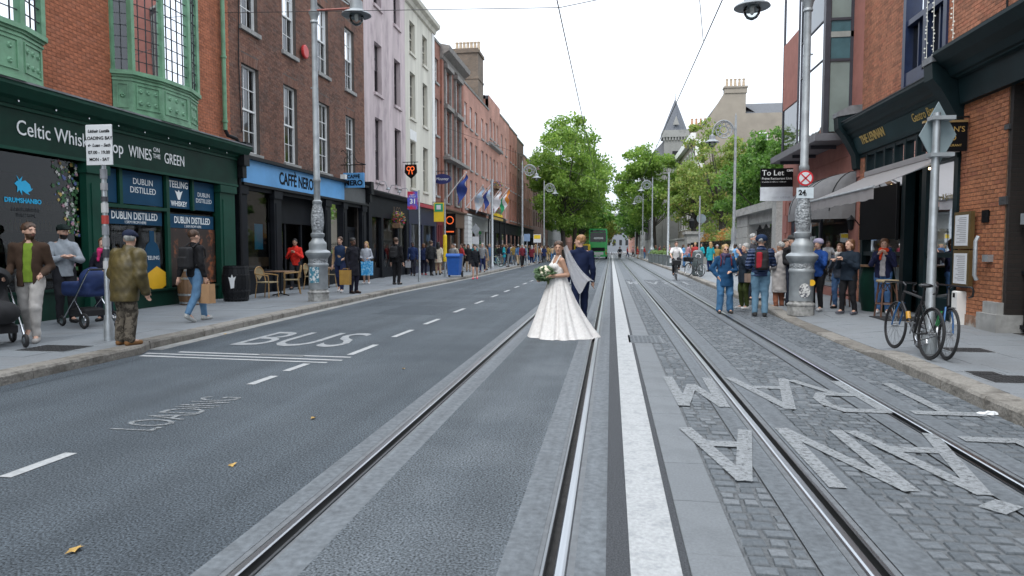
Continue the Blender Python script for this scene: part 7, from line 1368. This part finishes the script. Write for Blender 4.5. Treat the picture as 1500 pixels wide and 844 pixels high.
    if hat:
        hk, hc = hat; P_ = Prims(); P_.ell(hd((0, .012, 1.66)), (.096, .112, .085), .02, rot)
        if hk == 'cap': P_.cap(hd((-.03, -.1, 1.655)), hd((.03, -.1, 1.655)), .045, .045, .02); P_.ell(hd((0, -.13, 1.645)), (.07, .07, .012), .015, rot); P_.cuts = [(hd((0, 0, 1.632)), tuple(rot @ Vector((0, 0, -1))))]
        elif hk == 'beanie': P_.cap(hd((-.04, .01, 1.645)), hd((.04, .01, 1.645)), .085, .085, .03); P_.cuts = [(hd((0, 0, 1.612)), tuple(rot @ Vector((0, -.15, -1))))]
        elif hk == 'hood': P_.ell(hd((0, .03, 1.6)), (.1, .1, .13), .03, rot); P_.ell(hd((0, -.1, 1.57)), (.07, .08, .09), .01, rot, True)
        put('hat', P_, [cloth(hc)], wr=.003, f=50, seed=sd)
    # ---- trousers / skirt
    tm = botmat or cloth(trousers)
    if bottom != 'none':
        P_ = Prims(); P_.ell((0, 0, .97), (.158*wid, .108, .115), .04)
        for i in (0, 1):
            h_, k_, a_ = J['h', i], J['k', i], J['a', i]
            if bottom == 'shorts': m_ = tuple(h_[j]+(k_[j]-h_[j])*.55 for j in range(3)); P_.cap(h_, m_, .1, .09, .03)
            elif bottom != 'skirt': P_.cap(h_, k_, .1*leg_w, .074*leg_w, .03); P_.cap(k_, (a_[0], a_[1], a_[2]+.02), .072*leg_w, .056*leg_w*(1.25 if leg_w > 1.1 else 1), .02)
        if bottom == 'skirt': P_.cap((0, 0, .95), (0, 0, .45), .15, .21, .04, fy=1.3)
        put('trousers' if bottom == 'trousers' else bottom, P_, [tm], wr=.008, f=28, seed=sd)
    P_ = Prims(); shm = cloth(shoes, rough=.6)
    for i in (0, 1): a_, t_ = J['a', i], J['t', i]; P_.cap((a_[0], a_[1]+.035, a_[2]-.045), t_, .044, .036, .02); P_.cap((a_[0], a_[1]+.02, a_[2]-.01), a_, .045, .042, .02)
    if not sit: P_.cuts = [((0, 0, .002), (0, 0, -1))]
    put('shoes', P_, [shm])
    # ---- top
    def top_shape(g, hemz, slv=1.0, open_=False, hem_r=None):
        P_ = Prims(); P_.ell(T((0, 0, 1.25)), (.158*wid+g, .11+g, .2), .04); P_.cap(T((0, .015, 1.405)), T((-.14*wid, .012, 1.355)), .058+g*.6, .054+g*.7, .03); P_.cap(T((0, .015, 1.405)), T((.14*wid, .012, 1.355)), .058+g*.6, .054+g*.7, .03)
        r2 = hem_r or (.148*wid+g); P_.cap(T((0, .0, 1.15)), (0, 0, hemz-.04), .138*wid+g, r2, .04, fy=1.18, fx=1.0 if wid < 1.1 else .95)
        for i in (0, 1):
            w_ = tuple(J['e', i][j]+(J['w', i][j]-J['e', i][j])*.97 for j in range(3))
            if slv > .6: P_.cap(J['s', i], J['e', i], .056+g, .045+g, .022); P_.cap(J['e', i], w_, .046+g, .034+g*.7, .012)
            elif slv > 0: m_ = tuple(J['s', i][j]+(J['e', i][j]-J['s', i][j])*.7 for j in range(3)); P_.cap(J['s', i], m_, .062+g, .06+g, .025)
        if collar: P_.cap(T((0, .022, 1.42)), T((0, .012, 1.465)), .062+g*.6, .06+g*.6, .02)
        P_.cuts = [((0, 0, hemz), (0, 0, -1)), (T((0, .0, 1.475+.3*g)), (0, -.35, 1))]
        if open_: P_.box(T((0, -.2, 1.12)), (.055, .16, .42), .02, .01, True)
        return P_
    slv = {'tee': .4, 'vest': 0, 'strap': 0}.get(kind, 1); g = {'tee': .006, 'jacket': .012, 'coat': .016, 'hoodie': .012, 'vest': .012, 'shirt': .007}.get(kind, .012)+puff
    if under: put('shirt', top_shape(-.008 if kind != 'vest' else .002, .86, 1.0 if kind == 'vest' else 0), [cloth(under)], wr=.004, seed=sd)
    if kind != 'strap': put({'tee': 'tee_shirt', 'vest': 'body_warmer'}.get(kind, kind), top_shape(g, hem, slv, bool(under) and kind != 'vest', .2 if kind == 'coat' and hem < .7 else None), [topmat or cloth(top)], wr=(.007 if puff > .02 else .011) if kind != 'tee' else .005, seed=sd+5, f=30)
    if kind == 'hoodie' and not hat: P_ = Prims(); P_.ell(T((0, .085, 1.44)), (.1, .05, .07), .02); put('hood', P_, [topmat or cloth(top)], wr=.005)
    if scarf: P_ = Prims(); P_.cap(T((-.05, -.02, 1.46)), T((.05, -.02, 1.46)), .06, .06, .03, fy=.8); P_.cap(T((-.04, -.1, 1.44)), T((-.06, -.13, 1.25)), .04, .035, .02); put('scarf', P_, [cloth(scarf)], wr=.01, f=45)
    if glasses:
        b = MB()
        for e in (-1, 1): b.ball(hd((e*.033, -.098, 1.602)), .024, .012, .019, 8, 6)
        b.build('glasses', M_ink, t)
    t['_j'] = 0; del t['_j']; J['root'] = (x, y, z0, R(face), s); return t, J
def wpos(J, p):
    x, y, z, a, s = J['root']; return Vector((x+s*(p[0]*math.cos(a)-p[1]*math.sin(a)), y+s*(p[0]*math.sin(a)+p[1]*math.cos(a)), z+s*p[2]))
def at(px, py, z=.12): return onZ(px, py, z)
# ---------------------------------------------------------------- bride and groom
BX, BY = onZ(817, 492)
M_lace = mat('dress_lace', (.62, .605, .59), .75, var=.07, scale=26, detail=6, bump=.35, bscale=80, col2=(.56, .535, .52), c2=(.5, .66), c2scale=12)
bride, JB = person('smiling bride in a white lace gown with long train and veil', BX, BY, 0, 1.66, -62, arms=('bent', ((.05, .09, -.25), (.0, -.17, -.27))), skn='olive', hair='brown', style='bun', kind='strap', bottom='none', shoes=(.6, .6, .58), head=58, fem=True, cell=.0085, tilt=4)
P_ = Prims(); P_.ell((0, 0, 1.2), (.158, .118, .15), .03); P_.cap((0, 0, 1.1), (0, 0, .98), .14, .155, .04, fy=1.2); P_.ell((-.07, -.085, 1.26), (.07, .06, .065), .03); P_.ell((.07, -.085, 1.26), (.07, .06, .065), .03)
for e in (-1, 1): P_.cap((e*.1, -.09, 1.3), (e*.12, -.01, 1.45), .016, .014, .01); P_.cap((e*.12, -.01, 1.45), (e*.09, .09, 1.3), .014, .018, .01)
P_.cuts = [((0, -.1, 1.47), (0, -.9, 1))]; o = bpy.data.objects.new('bodice', P_.mesh('bodice', [M_lace], .0085, .002, 1, f=60)); link(o, bride)
n, m_ = 200, 46; vs = []; rs = np.random.RandomState(2); ph = rs.uniform(0, 6.28, 8)
for j in range(m_+1):
    q = j/m_; z = 1.12*(1-q)**1.0
    for i in range(n):
        a = 2*math.pi*i/n; ca, sa = math.cos(a), math.sin(a); e = q**1.12
        rx = .15+.38*e; ry = .135+.33*e
        train = max(0, ca*.93-sa*.25)**1.6*q**2.2*.22; front = max(0, -ca)**2*q**2*.04
        wob = a+.25*math.sin(2*a+ph[4])+.2*q*math.sin(a+ph[5]); fold = .85*(.034*math.sin(7*wob+ph[0]+1.2*q)+.026*math.sin(12*wob+ph[1]-1.6*q)+.014*math.sin(19*wob+ph[2]+q))*q**.7*(.6+.4*q); fr = .006*math.sin(47*wob+ph[3])*max(0, (q-.9)/.1)
        x = (rx*(1 if ca > 0 else 1.0)+fold*.8+train+front+fr)*ca+.02*e+.02*q*q; y = (ry+fold+.12*max(0, -sa)*q**3+fr)*sa+(-.06)*q
        vs.append((x, y, max(.004, z+(.012*math.sin(9*a+ph[0])*q if q < 1 else .004))))
D = MB(); D.add(vs, [(j*n+i, j*n+(i+1) % n, (j+1)*n+(i+1) % n, (j+1)*n+i) for j in range(m_) for i in range(n)]); sk_ = D.build('skirt', M_lace, bride, smooth='all', fix=False); sk_.rotation_euler = (0, 0, R(62))
mv = bpy.data.materials.new('veil_tulle'); mv.use_nodes = True; q_ = mv.node_tree; q_.nodes.clear(); tr_ = q_.nodes.new('ShaderNodeBsdfTransparent'); df_ = q_.nodes.new('ShaderNodeBsdfDiffuse'); df_.inputs['Color'].default_value = (.9, .9, .92, 1); tl_ = q_.nodes.new('ShaderNodeBsdfTranslucent'); tl_.inputs['Color'].default_value = (.9, .9, .92, 1); m1 = q_.nodes.new('ShaderNodeMixShader'); m1.inputs[0].default_value = .4; m2 = q_.nodes.new('ShaderNodeMixShader'); m2.inputs[0].default_value = .55; ou = q_.nodes.new('ShaderNodeOutputMaterial')
for a_, b_ in ((df_.outputs[0], m1.inputs[1]), (tl_.outputs[0], m1.inputs[2]), (tr_.outputs[0], m2.inputs[1]), (m1.outputs[0], m2.inputs[2]), (m2.outputs[0], ou.inputs[0])): q_.links.new(a_, b_)
hb = wpos(JB, (.0, .1, 1.6)); V_ = MB(); n1, n2 = 26, 30; vs = []
for j in range(n2+1):
    q = j/n2; L0 = Vector((.03+.30*q+.08*q*q, .06+.10*q, .02-.68*q-.08*math.sin(q*3.1))); wdt = .05+.20*q
    for i in range(n1+1): u = i/n1-.5; vs.append(hb+L0+Vector((u*wdt*1.05, .14*u+.025*math.sin(u*15+q*3)*(.3+q), u*wdt*.9+.05*math.sin(u*6.5+1)*q)))
V_.add([tuple(v-Vector((BX, BY, 0))) for v in vs], [(j*(n1+1)+i, j*(n1+1)+i+1, (j+1)*(n1+1)+i+1, (j+1)*(n1+1)+i) for j in range(n2) for i in range(n1)]); vo = V_.build('veil', mv, bride, smooth='all', fix=False); s_b = 1.66/1.72; vo.rotation_euler = (0, 0, R(62)); vo.scale = (1/s_b,)*3
tb = MB(); c_ = wpos(JB, (0, -.01, 1.69)); 
hwp = (wpos(JB, JB['w', 0])+wpos(JB, JB['w', 1]))/2; bq = thing('bouquet', 'bridal bouquet of white roses and eucalyptus leaves', 'bouquet', tuple(hwp+Vector((-.06, -.05, .07)))); b = MB(); rs = random.Random(8)
leafcloud(b, (0, 0, 0), (.19, .15, .13), 420, .05, rs); b.build('foliage', leafmat('leaf_eucalyptus', (.06, .12, .05), (.16, .24, .13)), bq, fix=False)
for k in range(11):
    d = Vector((rs.gauss(0, 1), rs.gauss(-.7, .8), rs.gauss(.4, .8))).normalized(); b = MB(); c = (d.x*.1, d.y*.09, d.z*.08+.02); b.ball(c, .042, .042, .038, 10, 7)
    for w in range(5): a = w*1.257; b.ball((c[0]+.02*math.cos(a), c[1]-.012, c[2]+.02*math.sin(a)), .026, .02, .026, 8, 5)
    b.build('rose', mat('rose_white', (.72, .66, .52), .7, var=.12, scale=40), bq, smooth='all')
b = MB(); b.tube([(0.02, .02, -.02), (.08, .06, -.22)], [.02, .03], 8); b.build('stems', mat('stem_green', (.1, .13, .05), .7), bq)
GX, GY = onZ(850, 473)
groom, _ = person('groom in a navy suit seen from behind, glancing at the bride', GX, GY, 0, 1.8, 188, arms=('down', 'down'), legs='walk2', skn='fair', hair='ginger', style='short', top=(.007, .013, .042), kind='jacket', hem=.8, trousers=(.007, .013, .042), shoes=(.02, .015, .012), head=60, cell=.0095, wid=1.08)
# ---------------------------------------------------------------- people by the whiskey shop
x, y = at(48, 500); person('man in open brown jacket and green polo pushing the black pushchair', x, y, .12, 1.8, 28, arms=('push', 'push'), legs='walk2', top=(.055, .033, .022), under=(.17, .26, .03), trousers=(.42, .4, .38), shoes=(.4, .38, .36), head=45, beard='brown', hem=.8, wid=1.08)
x, y = at(97, 473); person('man in grey hoodie and dark cap with folded arms by the window', x, y, .12, 1.85, 55, arms=('crossed', 'crossed'), hat=('cap', (.012, .02, .018)), top=(.3, .33, .36), kind='hoodie', trousers=(.02, .02, .024), head=15, beard='black', hair='black')
x, y = at(155, 470); person('person in dark jacket with a bright pink scarf behind the old man', x, y, .12, 1.62, 20, arms=('belly', 'belly'), top=(.02, .02, .03), scarf=(.55, .03, .14), hair='auburn', style='bob', fem=True)
M_camo = mat('camouflage_cloth', (.13, .11, .085), .9, var=.2, scale=14, col2=(.035, .028, .02), c2=(.46, .52), c2scale=13, bump=.3, bscale=80); M_wax = mat('waxed_olive', (.085, .064, .02), .5, var=.3, scale=9, bump=.3, bscale=40, col2=(.05, .04, .015), c2=(.48, .7), c2scale=4)
x, y = at(184, 506); om, JO = person('stooped old man in olive waxed jacket and camouflage trousers, back turned', x, y, .12, 1.68, 165, arms=('down', 'cane'), top=(.1, .08, .03), topmat=M_wax, botmat=M_camo, hem=.66, kind='coat', hat=('cap', (.014, .02, .045)), hair='grey', shoes=(.2, .1, .04), wid=1.3, leg_w=1.15, lean=.25, puff=.034, head=30)
w = wpos(JO, JO['w', 1]); cn = thing('walking_stick', 'brown wooden walking stick held by the stooped old man', 'walking stick', (w.x, w.y, .12)); b = MB(); b.tube([(-.02, -.02, 0), (0, 0, w.z-.1)], [.012, .014], 8); b.build('shaft', M_wood, cn); b = MB(); b.tube([(0, 0, w.z-.1), (0, 0, w.z-.07), (.05, 0, w.z-.03), (.09, 0, w.z-.07)], .014, 8); b.build('handle', M_wood, cn); b = MB(); b.lathe([(.016, 0), (.016, .05)], (-.02, -.02, -.002), 8); b.build('ferrule', M_rubber, cn)
x, y = at(288, 471); bw, JW = person('dark haired woman in black jacket and jeans striding away with a paper bag', x, y, .12, 1.76, 163, arms=('down', 'swingb'), legs='walk', top=(.014, .014, .016), trousers=(.1, .2, .33), shoes=(.4, .41, .4), style='short', hair='brown', fem=True, hem=.84)
def handbag(name, label, w, sz, m, cat='bag', rz=0, hm=None):
    t = thing(name, label, cat, tuple(w), rz); b = MB(); x, y, z = sz; b.add([(-x/2*.92, -y/2, -z), (x/2*.92, -y/2, -z), (x/2*.92, y/2, -z), (-x/2*.92, y/2, -z), (-x/2, -y/2*.8, -.05), (x/2, -y/2*.8, -.05), (x/2, y/2*.8, -.05), (-x/2, y/2*.8, -.05), (0, -y/2*.95, -z*.5), (0, y/2*.95, -z*.5)], [(0, 3, 2, 1), (0, 1, 8), (1, 5, 8), (5, 4, 8), (4, 0, 8), (1, 2, 6, 5), (3, 0, 4, 7), (2, 3, 9), (6, 2, 9), (7, 6, 9), (3, 7, 9)]); b.build('bag', m, t)
    b = MB(); b.tube([(-x*.25, 0, -.06), (-x*.2, 0, .0), (x*.2, 0, .0), (x*.25, 0, -.06)], .008, 5); b.build('handles', hm or m, t); return t
M_kraft = mat('kraft_paper', (.42, .25, .13), .85, var=.12, scale=6, bump=.4, bscale=9)
handbag('paper_bag', 'brown paper carrier bag held by the woman in jeans', wpos(JW, JW['w', 0])+Vector((.03, 0, -.05)), (.3, .16, .42), M_kraft, rz=R(-20))
def backpack(label, J, m, m2=None, dz=0, sc=1.0):
    P_ = Prims(); P_.box((0, .2, 1.2+dz), (.14*sc, .08*sc, .21*sc), .06); P_.box((0, .28, 1.12+dz), (.1*sc, .04, .1*sc), .03, .02); x, y, z, a, s = J['root']; t = thing('backpack', label, 'backpack', (x, y, z), a); t.scale = (s, s, s); o = bpy.data.objects.new('bag', P_.mesh('bag', [m], .013, .006, 2)); link(o, t)
    for e in (-1, 1): b = MB(); b.tube([(e*.1, .13, 1.4+dz), (e*.12, .02, 1.475), (e*.12, -.125, 1.36), (e*.13, -.13, 1.22), (e*.14, .1, 1.05)], .016, 6); b.build('strap', m, t)
    if m2: P_ = Prims(); P_.box((.05, .29, 1.2), (.06, .035, .17), .03); link(bpy.data.objects.new('pocket', P_.mesh('pocket', [m2], .013)), t)
    return t
backpack('black backpack worn by the woman in jeans', JW, M_blkf)
# ---------------------------------------------------------------- people along the cafe
def P2(label, px, py, H, face, **k):
    x, y = at(px, py, k.pop('z', .12)); return person(label, x, y, k.pop('z0', .12), H, face, cell=k.pop('cell', .014), **k)
P2('smiling man in a red hooded jacket rubbing his hands by the cafe door', 433, 424, 1.74, 15, arms=('clap', 'clap'), legs='walk2', top=(.62, .03, .02), kind='hoodie', trousers=(.03, .03, .035), skn='olive', hair='black')
_, J = P2('man in navy body warmer over a camel jumper walking past', 499, 428, 1.78, 5, arms=('down', 'bent'), legs='walk2', top=(.015, .03, .07), kind='vest', under=(.33, .22, .13), trousers=(.02, .03, .08), shoes=(.6, .6, .6), hair='brown')
_, J = P2('man in long black coat carrying a mustard bag, turned aside', 518, 430, 1.74, 60, arms=('down', 'bent'), legs='stand', top=(.012, .012, .018), kind='coat', hem=.55, trousers=(.015, .015, .03), skn='dark', hair='black', shoes=(.03, .02, .02)); handbag('carrier_bag', 'crumpled mustard carrier bag held by the man in black', wpos(J, J['w', 0])+Vector((-.05, -.1, -.03)), (.34, .18, .5), mat('mustard_bag', (.35, .2, .04), .6, var=.2))
_, J = P2('woman in pale grey hoodie with a bright blue carrier bag', 537, 416, 1.68, 0, arms=('bent', 'bent'), top=(.4, .42, .46), kind='hoodie', bottom='shorts', trousers=(.35, .36, .38), shoes=(.65, .65, .65), hair='blond', style='long', fem=True); handbag('carrier_bag', 'bright blue patterned carrier bag of the woman in the hoodie', wpos(J, J['w', 1])+Vector((0, -.12, -.05)), (.45, .2, .6), mat('blue_bag', (.02, .3, .65), .6, col2=(.3, .6, .8), c2=(.5, .55), c2scale=14))
_, J = P2('man in black with a black backpack, back turned by the banner pole', 581, 417, 1.82, 170, legs='stand', top=(.012, .012, .014), trousers=(.012, .012, .014), hair='brown', wid=1.1); backpack('black backpack worn by the man by the banner pole', J, M_blkf)
P2('red haired woman in dark coat looking out of the black shopfront', 562, 405, 1.68, -20, top=(.02, .02, .022), hair='auburn', style='long', fem=True, bottom='skirt', trousers=(.02, .05, .03))
P2('man in pale blue shirt walking between the backs', 594, 402, 1.76, 0, legs='walk2', top=(.4, .5, .6), kind='shirt', trousers=(.02, .02, .03)); _, J = P2('man in navy jacket carrying a pale tote bag', 605, 404, 1.74, 10, legs='walk2', top=(.02, .035, .1), trousers=(.02, .02, .03), skn='dark', hair='black'); handbag('tote_bag', 'pale tote bag carried by the man in navy', wpos(J, J['w', 0]), (.3, .1, .4), cloth((.4, .4, .42)))
P2('dark haired woman in navy seen from behind near the bus stop', 621, 403, 1.66, 180, top=(.02, .03, .08), hair='auburn', style='bob', trousers=(.015, .015, .03), fem=True, shoes=(.3, .05, .06)); P2('broad man in dark grey jacket seen from behind near the bus stop', 632, 404, 1.8, 172, top=(.03, .032, .036), trousers=(.012, .012, .015), hair='brown', wid=1.15, legs='walk2')
_, J = P2('woman in black jumper and shorts stepping off the kerb in pink shoes', 696, 409, 1.7, 8, z=0, z0=0, legs='walk2', top=(.012, .014, .018), kind='hoodie', bottom='shorts', trousers=(.015, .015, .02), shoes=(.75, .04, .12), hair='black', style='short', fem=True, arms=('down', 'swingb')); handbag('shoulder_bag', 'small black shoulder bag of the woman in shorts', wpos(J, (-.2, -.05, 1.0)), (.25, .1, .25), M_blkf)
# ---------------------------------------------------------------- people watching by the pub
_, J = P2('woman with fair hair and sunglasses in a teal blue parka and flared jeans', 1061, 459, 1.62, 3, z=0, z0=0, cell=.0115, arms=('hip', 'belly'), legs='wide', top=(.014, .06, .14), kind='coat', hem=.68, trousers=(.06, .16, .3), leg_w=1.15, hair='blond', style='bob', fem=True, glasses=True, scarf=(.06, .05, .1), wid=1.1, shoes=(.05, .045, .04)); backpack('dark red backpack behind the woman in the teal parka', J, cloth((.12, .02, .03)))
_, J = P2('woman with grey hair and olive trousers holding up a phone', 1090, 453, 1.6, -60, z=.05, z0=.05, cell=.0115, arms=('phone', 'face'), top=(.02, .03, .045), kind='coat', hem=.7, trousers=(.04, .055, .015), hair='grey', style='bob', fem=True, shoes=(.65, .65, .65), wid=1.1)
handbag('leather_bag', 'taupe leather shoulder bag of the woman in olive trousers', wpos(J, (.27, -.02, 1.0)), (.3, .14, .26), mat('taupe_leather', (.28, .2, .16), .5, var=.15), rz=R(20), hm=M_rubber)
M_quilt = mat('quilted_navy', (.012, .03, .09), .5, var=.2, scale=10)
_, J = P2('tall man in quilted navy puffer jacket and light jeans, back turned', 1113, 464, 1.82, 172, z=0, z0=0, cell=.0115, arms=('face', 'bent'), top=(.012, .03, .09), topmat=M_quilt, trousers=(.12, .22, .31), leg_w=1.08, hat=('beanie', (.015, .03, .07)), hair='grey', puff=.012, hem=.86, wid=1.08)
t_ = M_quilt.node_tree; wv = t_.nodes.new('ShaderNodeTexWave'); wv.bands_direction = 'Z'; wv.inputs['Scale'].default_value = 4.5; wv.inputs['Distortion'].default_value = .6; tcq = t_.nodes.new('ShaderNodeTexCoord'); t_.links.new(tcq.outputs['Object'], wv.inputs['Vector']); bpq = t_.nodes.new('ShaderNodeBump'); bpq.inputs['Distance'].default_value = .03; bpq.inputs['Strength'].default_value = 1; t_.links.new(wv.outputs['Fac'], bpq.inputs['Height']); t_.links.new(bpq.outputs['Normal'], t_.nodes['Principled BSDF'].inputs['Normal'])
backpack('black and red rucksack hanging from the man in the puffer jacket', J, M_blkf, cloth((.3, .02, .03)), sc=1.0)
_, J = P2('woman in long pale grey coat with a hand raised to her face', 1141, 452, 1.64, -150, z=.05, z0=.05, cell=.0115, arms=('face', 'bent'), top=(.37, .35, .34), kind='coat', hem=.42, trousers=(.25, .1, .06), skn='tan', hair='grey', style='short', fem=True, wid=1.15, shoes=(.08, .04, .03)); handbag('white_bag', 'white handbag under the arm of the woman in the pale coat', wpos(J, (-.18, -.05, 1.05)), (.4, .16, .26), cloth((.5, .5, .46)), rz=R(30))
P2('man in black coat and flat cap half hidden by the lamp post', 1158, 448, 1.72, 30, top=(.015, .015, .017), kind='coat', hem=.7, hat=('cap', (.03, .03, .03)), hair='grey', arms=('bent', 'bent')); P2('person in dark jacket taking a photo behind the lamp post', 1150, 440, 1.66, 20, top=(.03, .025, .03), arms=('phone', 'phone'), hair='brown')
P2('bearded man with bare grey head standing behind the puffer jacket', 1102, 440, 1.8, 30, top=(.05, .05, .06), hair='grey', beard='grey')
_, J = P2('woman in royal blue anorak with lilac patterned hat behind the lamp post', 1196, 455, 1.62, -45, cell=.0115, arms=('belly', 'phone'), top=(.012, .05, .2), hat=('beanie', (.33, .3, .4)), hair='grey', trousers=(.012, .012, .014), shoes=(.5, .5, .5), fem=True, wid=1.1)
P2('dark haired woman in black quilted jacket clapping outside the pub', 1242, 460, 1.6, -50, cell=.0115, arms=('clap', 'clap'), legs='wide', top=(.012, .02, .032), hair='auburn', style='bob', trousers=(.012, .012, .014), fem=True, wid=1.15, puff=.004, shoes=(.1, .1, .12), head=-15, hem=.78)
P2('short woman with fair brown hair clapping behind the quilted jacket', 1228, 452, 1.52, -40, arms=('clap', 'clap'), top=(.05, .06, .08), hair='auburn', style='bob', trousers=(.05, .1, .2), fem=True, scarf=(.4, .38, .36))
P2('woman with red scarf and navy jacket photographing outside the pub', 1292, 459, 1.62, -25, cell=.0115, arms=('phone', 'phone'), top=(.015, .018, .05), under=(.45, .42, .42), scarf=(.65, .06, .02), trousers=(.06, .13, .27), hair='auburn', style='bob', fem=True, shoes=(.65, .65, .65), wid=1.1)
# cyclist
cx, cy = onZ(990, 410); bicycle('city_bicycle', 'black city bicycle ridden towards the bride', cx, cy, R(178), 0, M_bkb, M_bkb, 0, False, M_bkb, True)
person('cyclist in white tee shirt riding the black bicycle', cx, cy+.14, .1, 1.78, 0, arms=('bars', 'bars'), skn='fair', hair='brown', top=(.7, .7, .7), kind='tee', trousers=(.02, .02, .025), sit=1, lean=.25, cell=.014)
person('motorcyclist in black with helmet', onY(908, 370, 92)[0], 92.25, -.02, 1.75, 0, arms=('bars', 'bars'), top=(.015, .015, .02), trousers=(.015, .015, .02), hat=('hood', (.02, .02, .02)), sit=1, cell=.02)
# ---------------------------------------------------------------- far pedestrians: a few built figures, copied
CO = {'black': (.015, .015, .017), 'navy': (.015, .025, .08), 'red': (.35, .04, .04), 'white': (.65, .65, .65), 'teal': (.02, .3, .35), 'grey': (.2, .21, .22), 'beige': (.4, .3, .2), 'olive': (.08, .09, .03), 'pink': (.4, .22, .24), 'sky blue': (.15, .35, .6), 'mustard': (.28, .19, .06), 'maroon': (.14, .02, .03), 'tan': (.3, .19, .1), 'denim': (.06, .14, .27), 'cream': (.55, .5, .4), 'green': (.04, .09, .05)}
proto = [person('far walker', 0, 0, .12, 1.72, 0, cell=.022, legs=l, arms=a, fem=f, style=st, kind=kd, hem=hm_) for l, a, f, st, kd, hm_ in (('walk2', ('down', 'swingb'), False, 'short', 'jacket', .82), ('stand', ('bent', 'down'), True, 'long', 'coat', .65), ('walk', ('swingf', 'swingb'), False, 'short', 'shirt', .85), ('stand', ('belly', 'belly'), True, 'bob', 'jacket', .8))]
used = [False]*4; far = []
rs = random.Random(12); names = list(CO); combos = [(a, b) for a in names for b in ('black', 'denim', 'navy', 'grey', 'beige') if a != b]; rs.shuffle(combos); NEU = ('black', 'navy', 'grey', 'white', 'tan', 'maroon', 'denim', 'cream', 'beige'); combos.sort(key=lambda c: 0 if c[0] in NEU and rs.random() < .93 else 1); first = combos[:52]; rs.shuffle(first); combos[:52] = first
front = [(707, 399, 0), (713, 396, 1), (642, 403, 1), (651, 401, 2), (663, 401, 0), (676, 399, 3), (686, 398, 1), (717, 392, 0), (731, 390, 2), (738, 389, 1), (745, 391, 3), (752, 388, 0), (759, 389, 2), (765, 392, 2), (779, 387, 1), (785, 386, 0), (791, 385, 3), (797, 385, 1), (803, 384, 0), (809, 383, 2), (815, 383, 3), (671, 389, 2), (693, 388, 0), (722, 386, 3), (741, 385, 0), (755, 384, 1), (770, 384, 3), (648, 390, 3), (700, 386, 1), (733, 384, 2), (668, 386, 0), (680, 386, 3), (709, 388, 2), (716, 384, 1), (747, 383, 2), (762, 383, 0), (775, 383, 1), (783, 382, 2), (789, 382, 0), (658, 387, 1), (691, 384, 3), (726, 388, 1), (735, 387, 0), (743, 387, 2), (749, 386, 3), (768, 386, 1), (794, 383, 2), (800, 382, 3), (806, 381, 1), (812, 381, 0), (666, 396, 2), (681, 394, 0), (695, 392, 2)]
back = [(1040, 398, 1), (1018, 395, 0), (1008, 392, 2), (1076, 405, 0), (1083, 404, 3), (960, 383, 1), (966, 382, 0), (953, 381, 2), (973, 383, 3), (934, 379, 1), (927, 378, 0), (1028, 394, 3), (919, 377, 2), (944, 380, 3), (980, 385, 0), (1001, 390, 1), (1013, 391, 3), (1050, 398, 2)]
for i, (px, py, k) in enumerate(front+back):
    x, y = onZ(px, py, .12); right = i >= len(front)
    if not right: x = max(x, -10.6)
    a, b_ = combos[i]; lab = 'pedestrian in %s top and %s trousers %s' % (a, b_, 'in the crowd on the shop pavement' if not right else 'on the church side pavement')
    src = proto[k][0]
    if used[k]: o = copy_tree(src)
    else: o = src; used[k] = True
    o.location = (x, y, .12); o.rotation_euler = (0, 0, R(rs.choice((0, 180, 0, 180, 90, -70))+rs.uniform(-25, 25))); s = rs.uniform(.93, 1.05); o.scale = (s, s, s); o['label'] = lab; o['group'] = 'far pedestrians on the pavements'
    hk = rs.choice(('brown', 'black', 'blond', 'grey', 'auburn')); sk_n = rs.choice(('fair', 'fair', 'tan', 'olive', 'dark')); far.append(o)
    for c in o.children:
        nm = c.name.split('.')[0]; m = {'body': skin(sk_n), 'hair': hairm(hk), 'trousers': cloth(CO[b_]), 'shoes': cloth(CO[rs.choice(('white', 'black', 'black'))], rough=.6)}.get(nm, cloth(CO[a])); c.material_slots[0].link = 'OBJECT'; c.material_slots[0].material = m
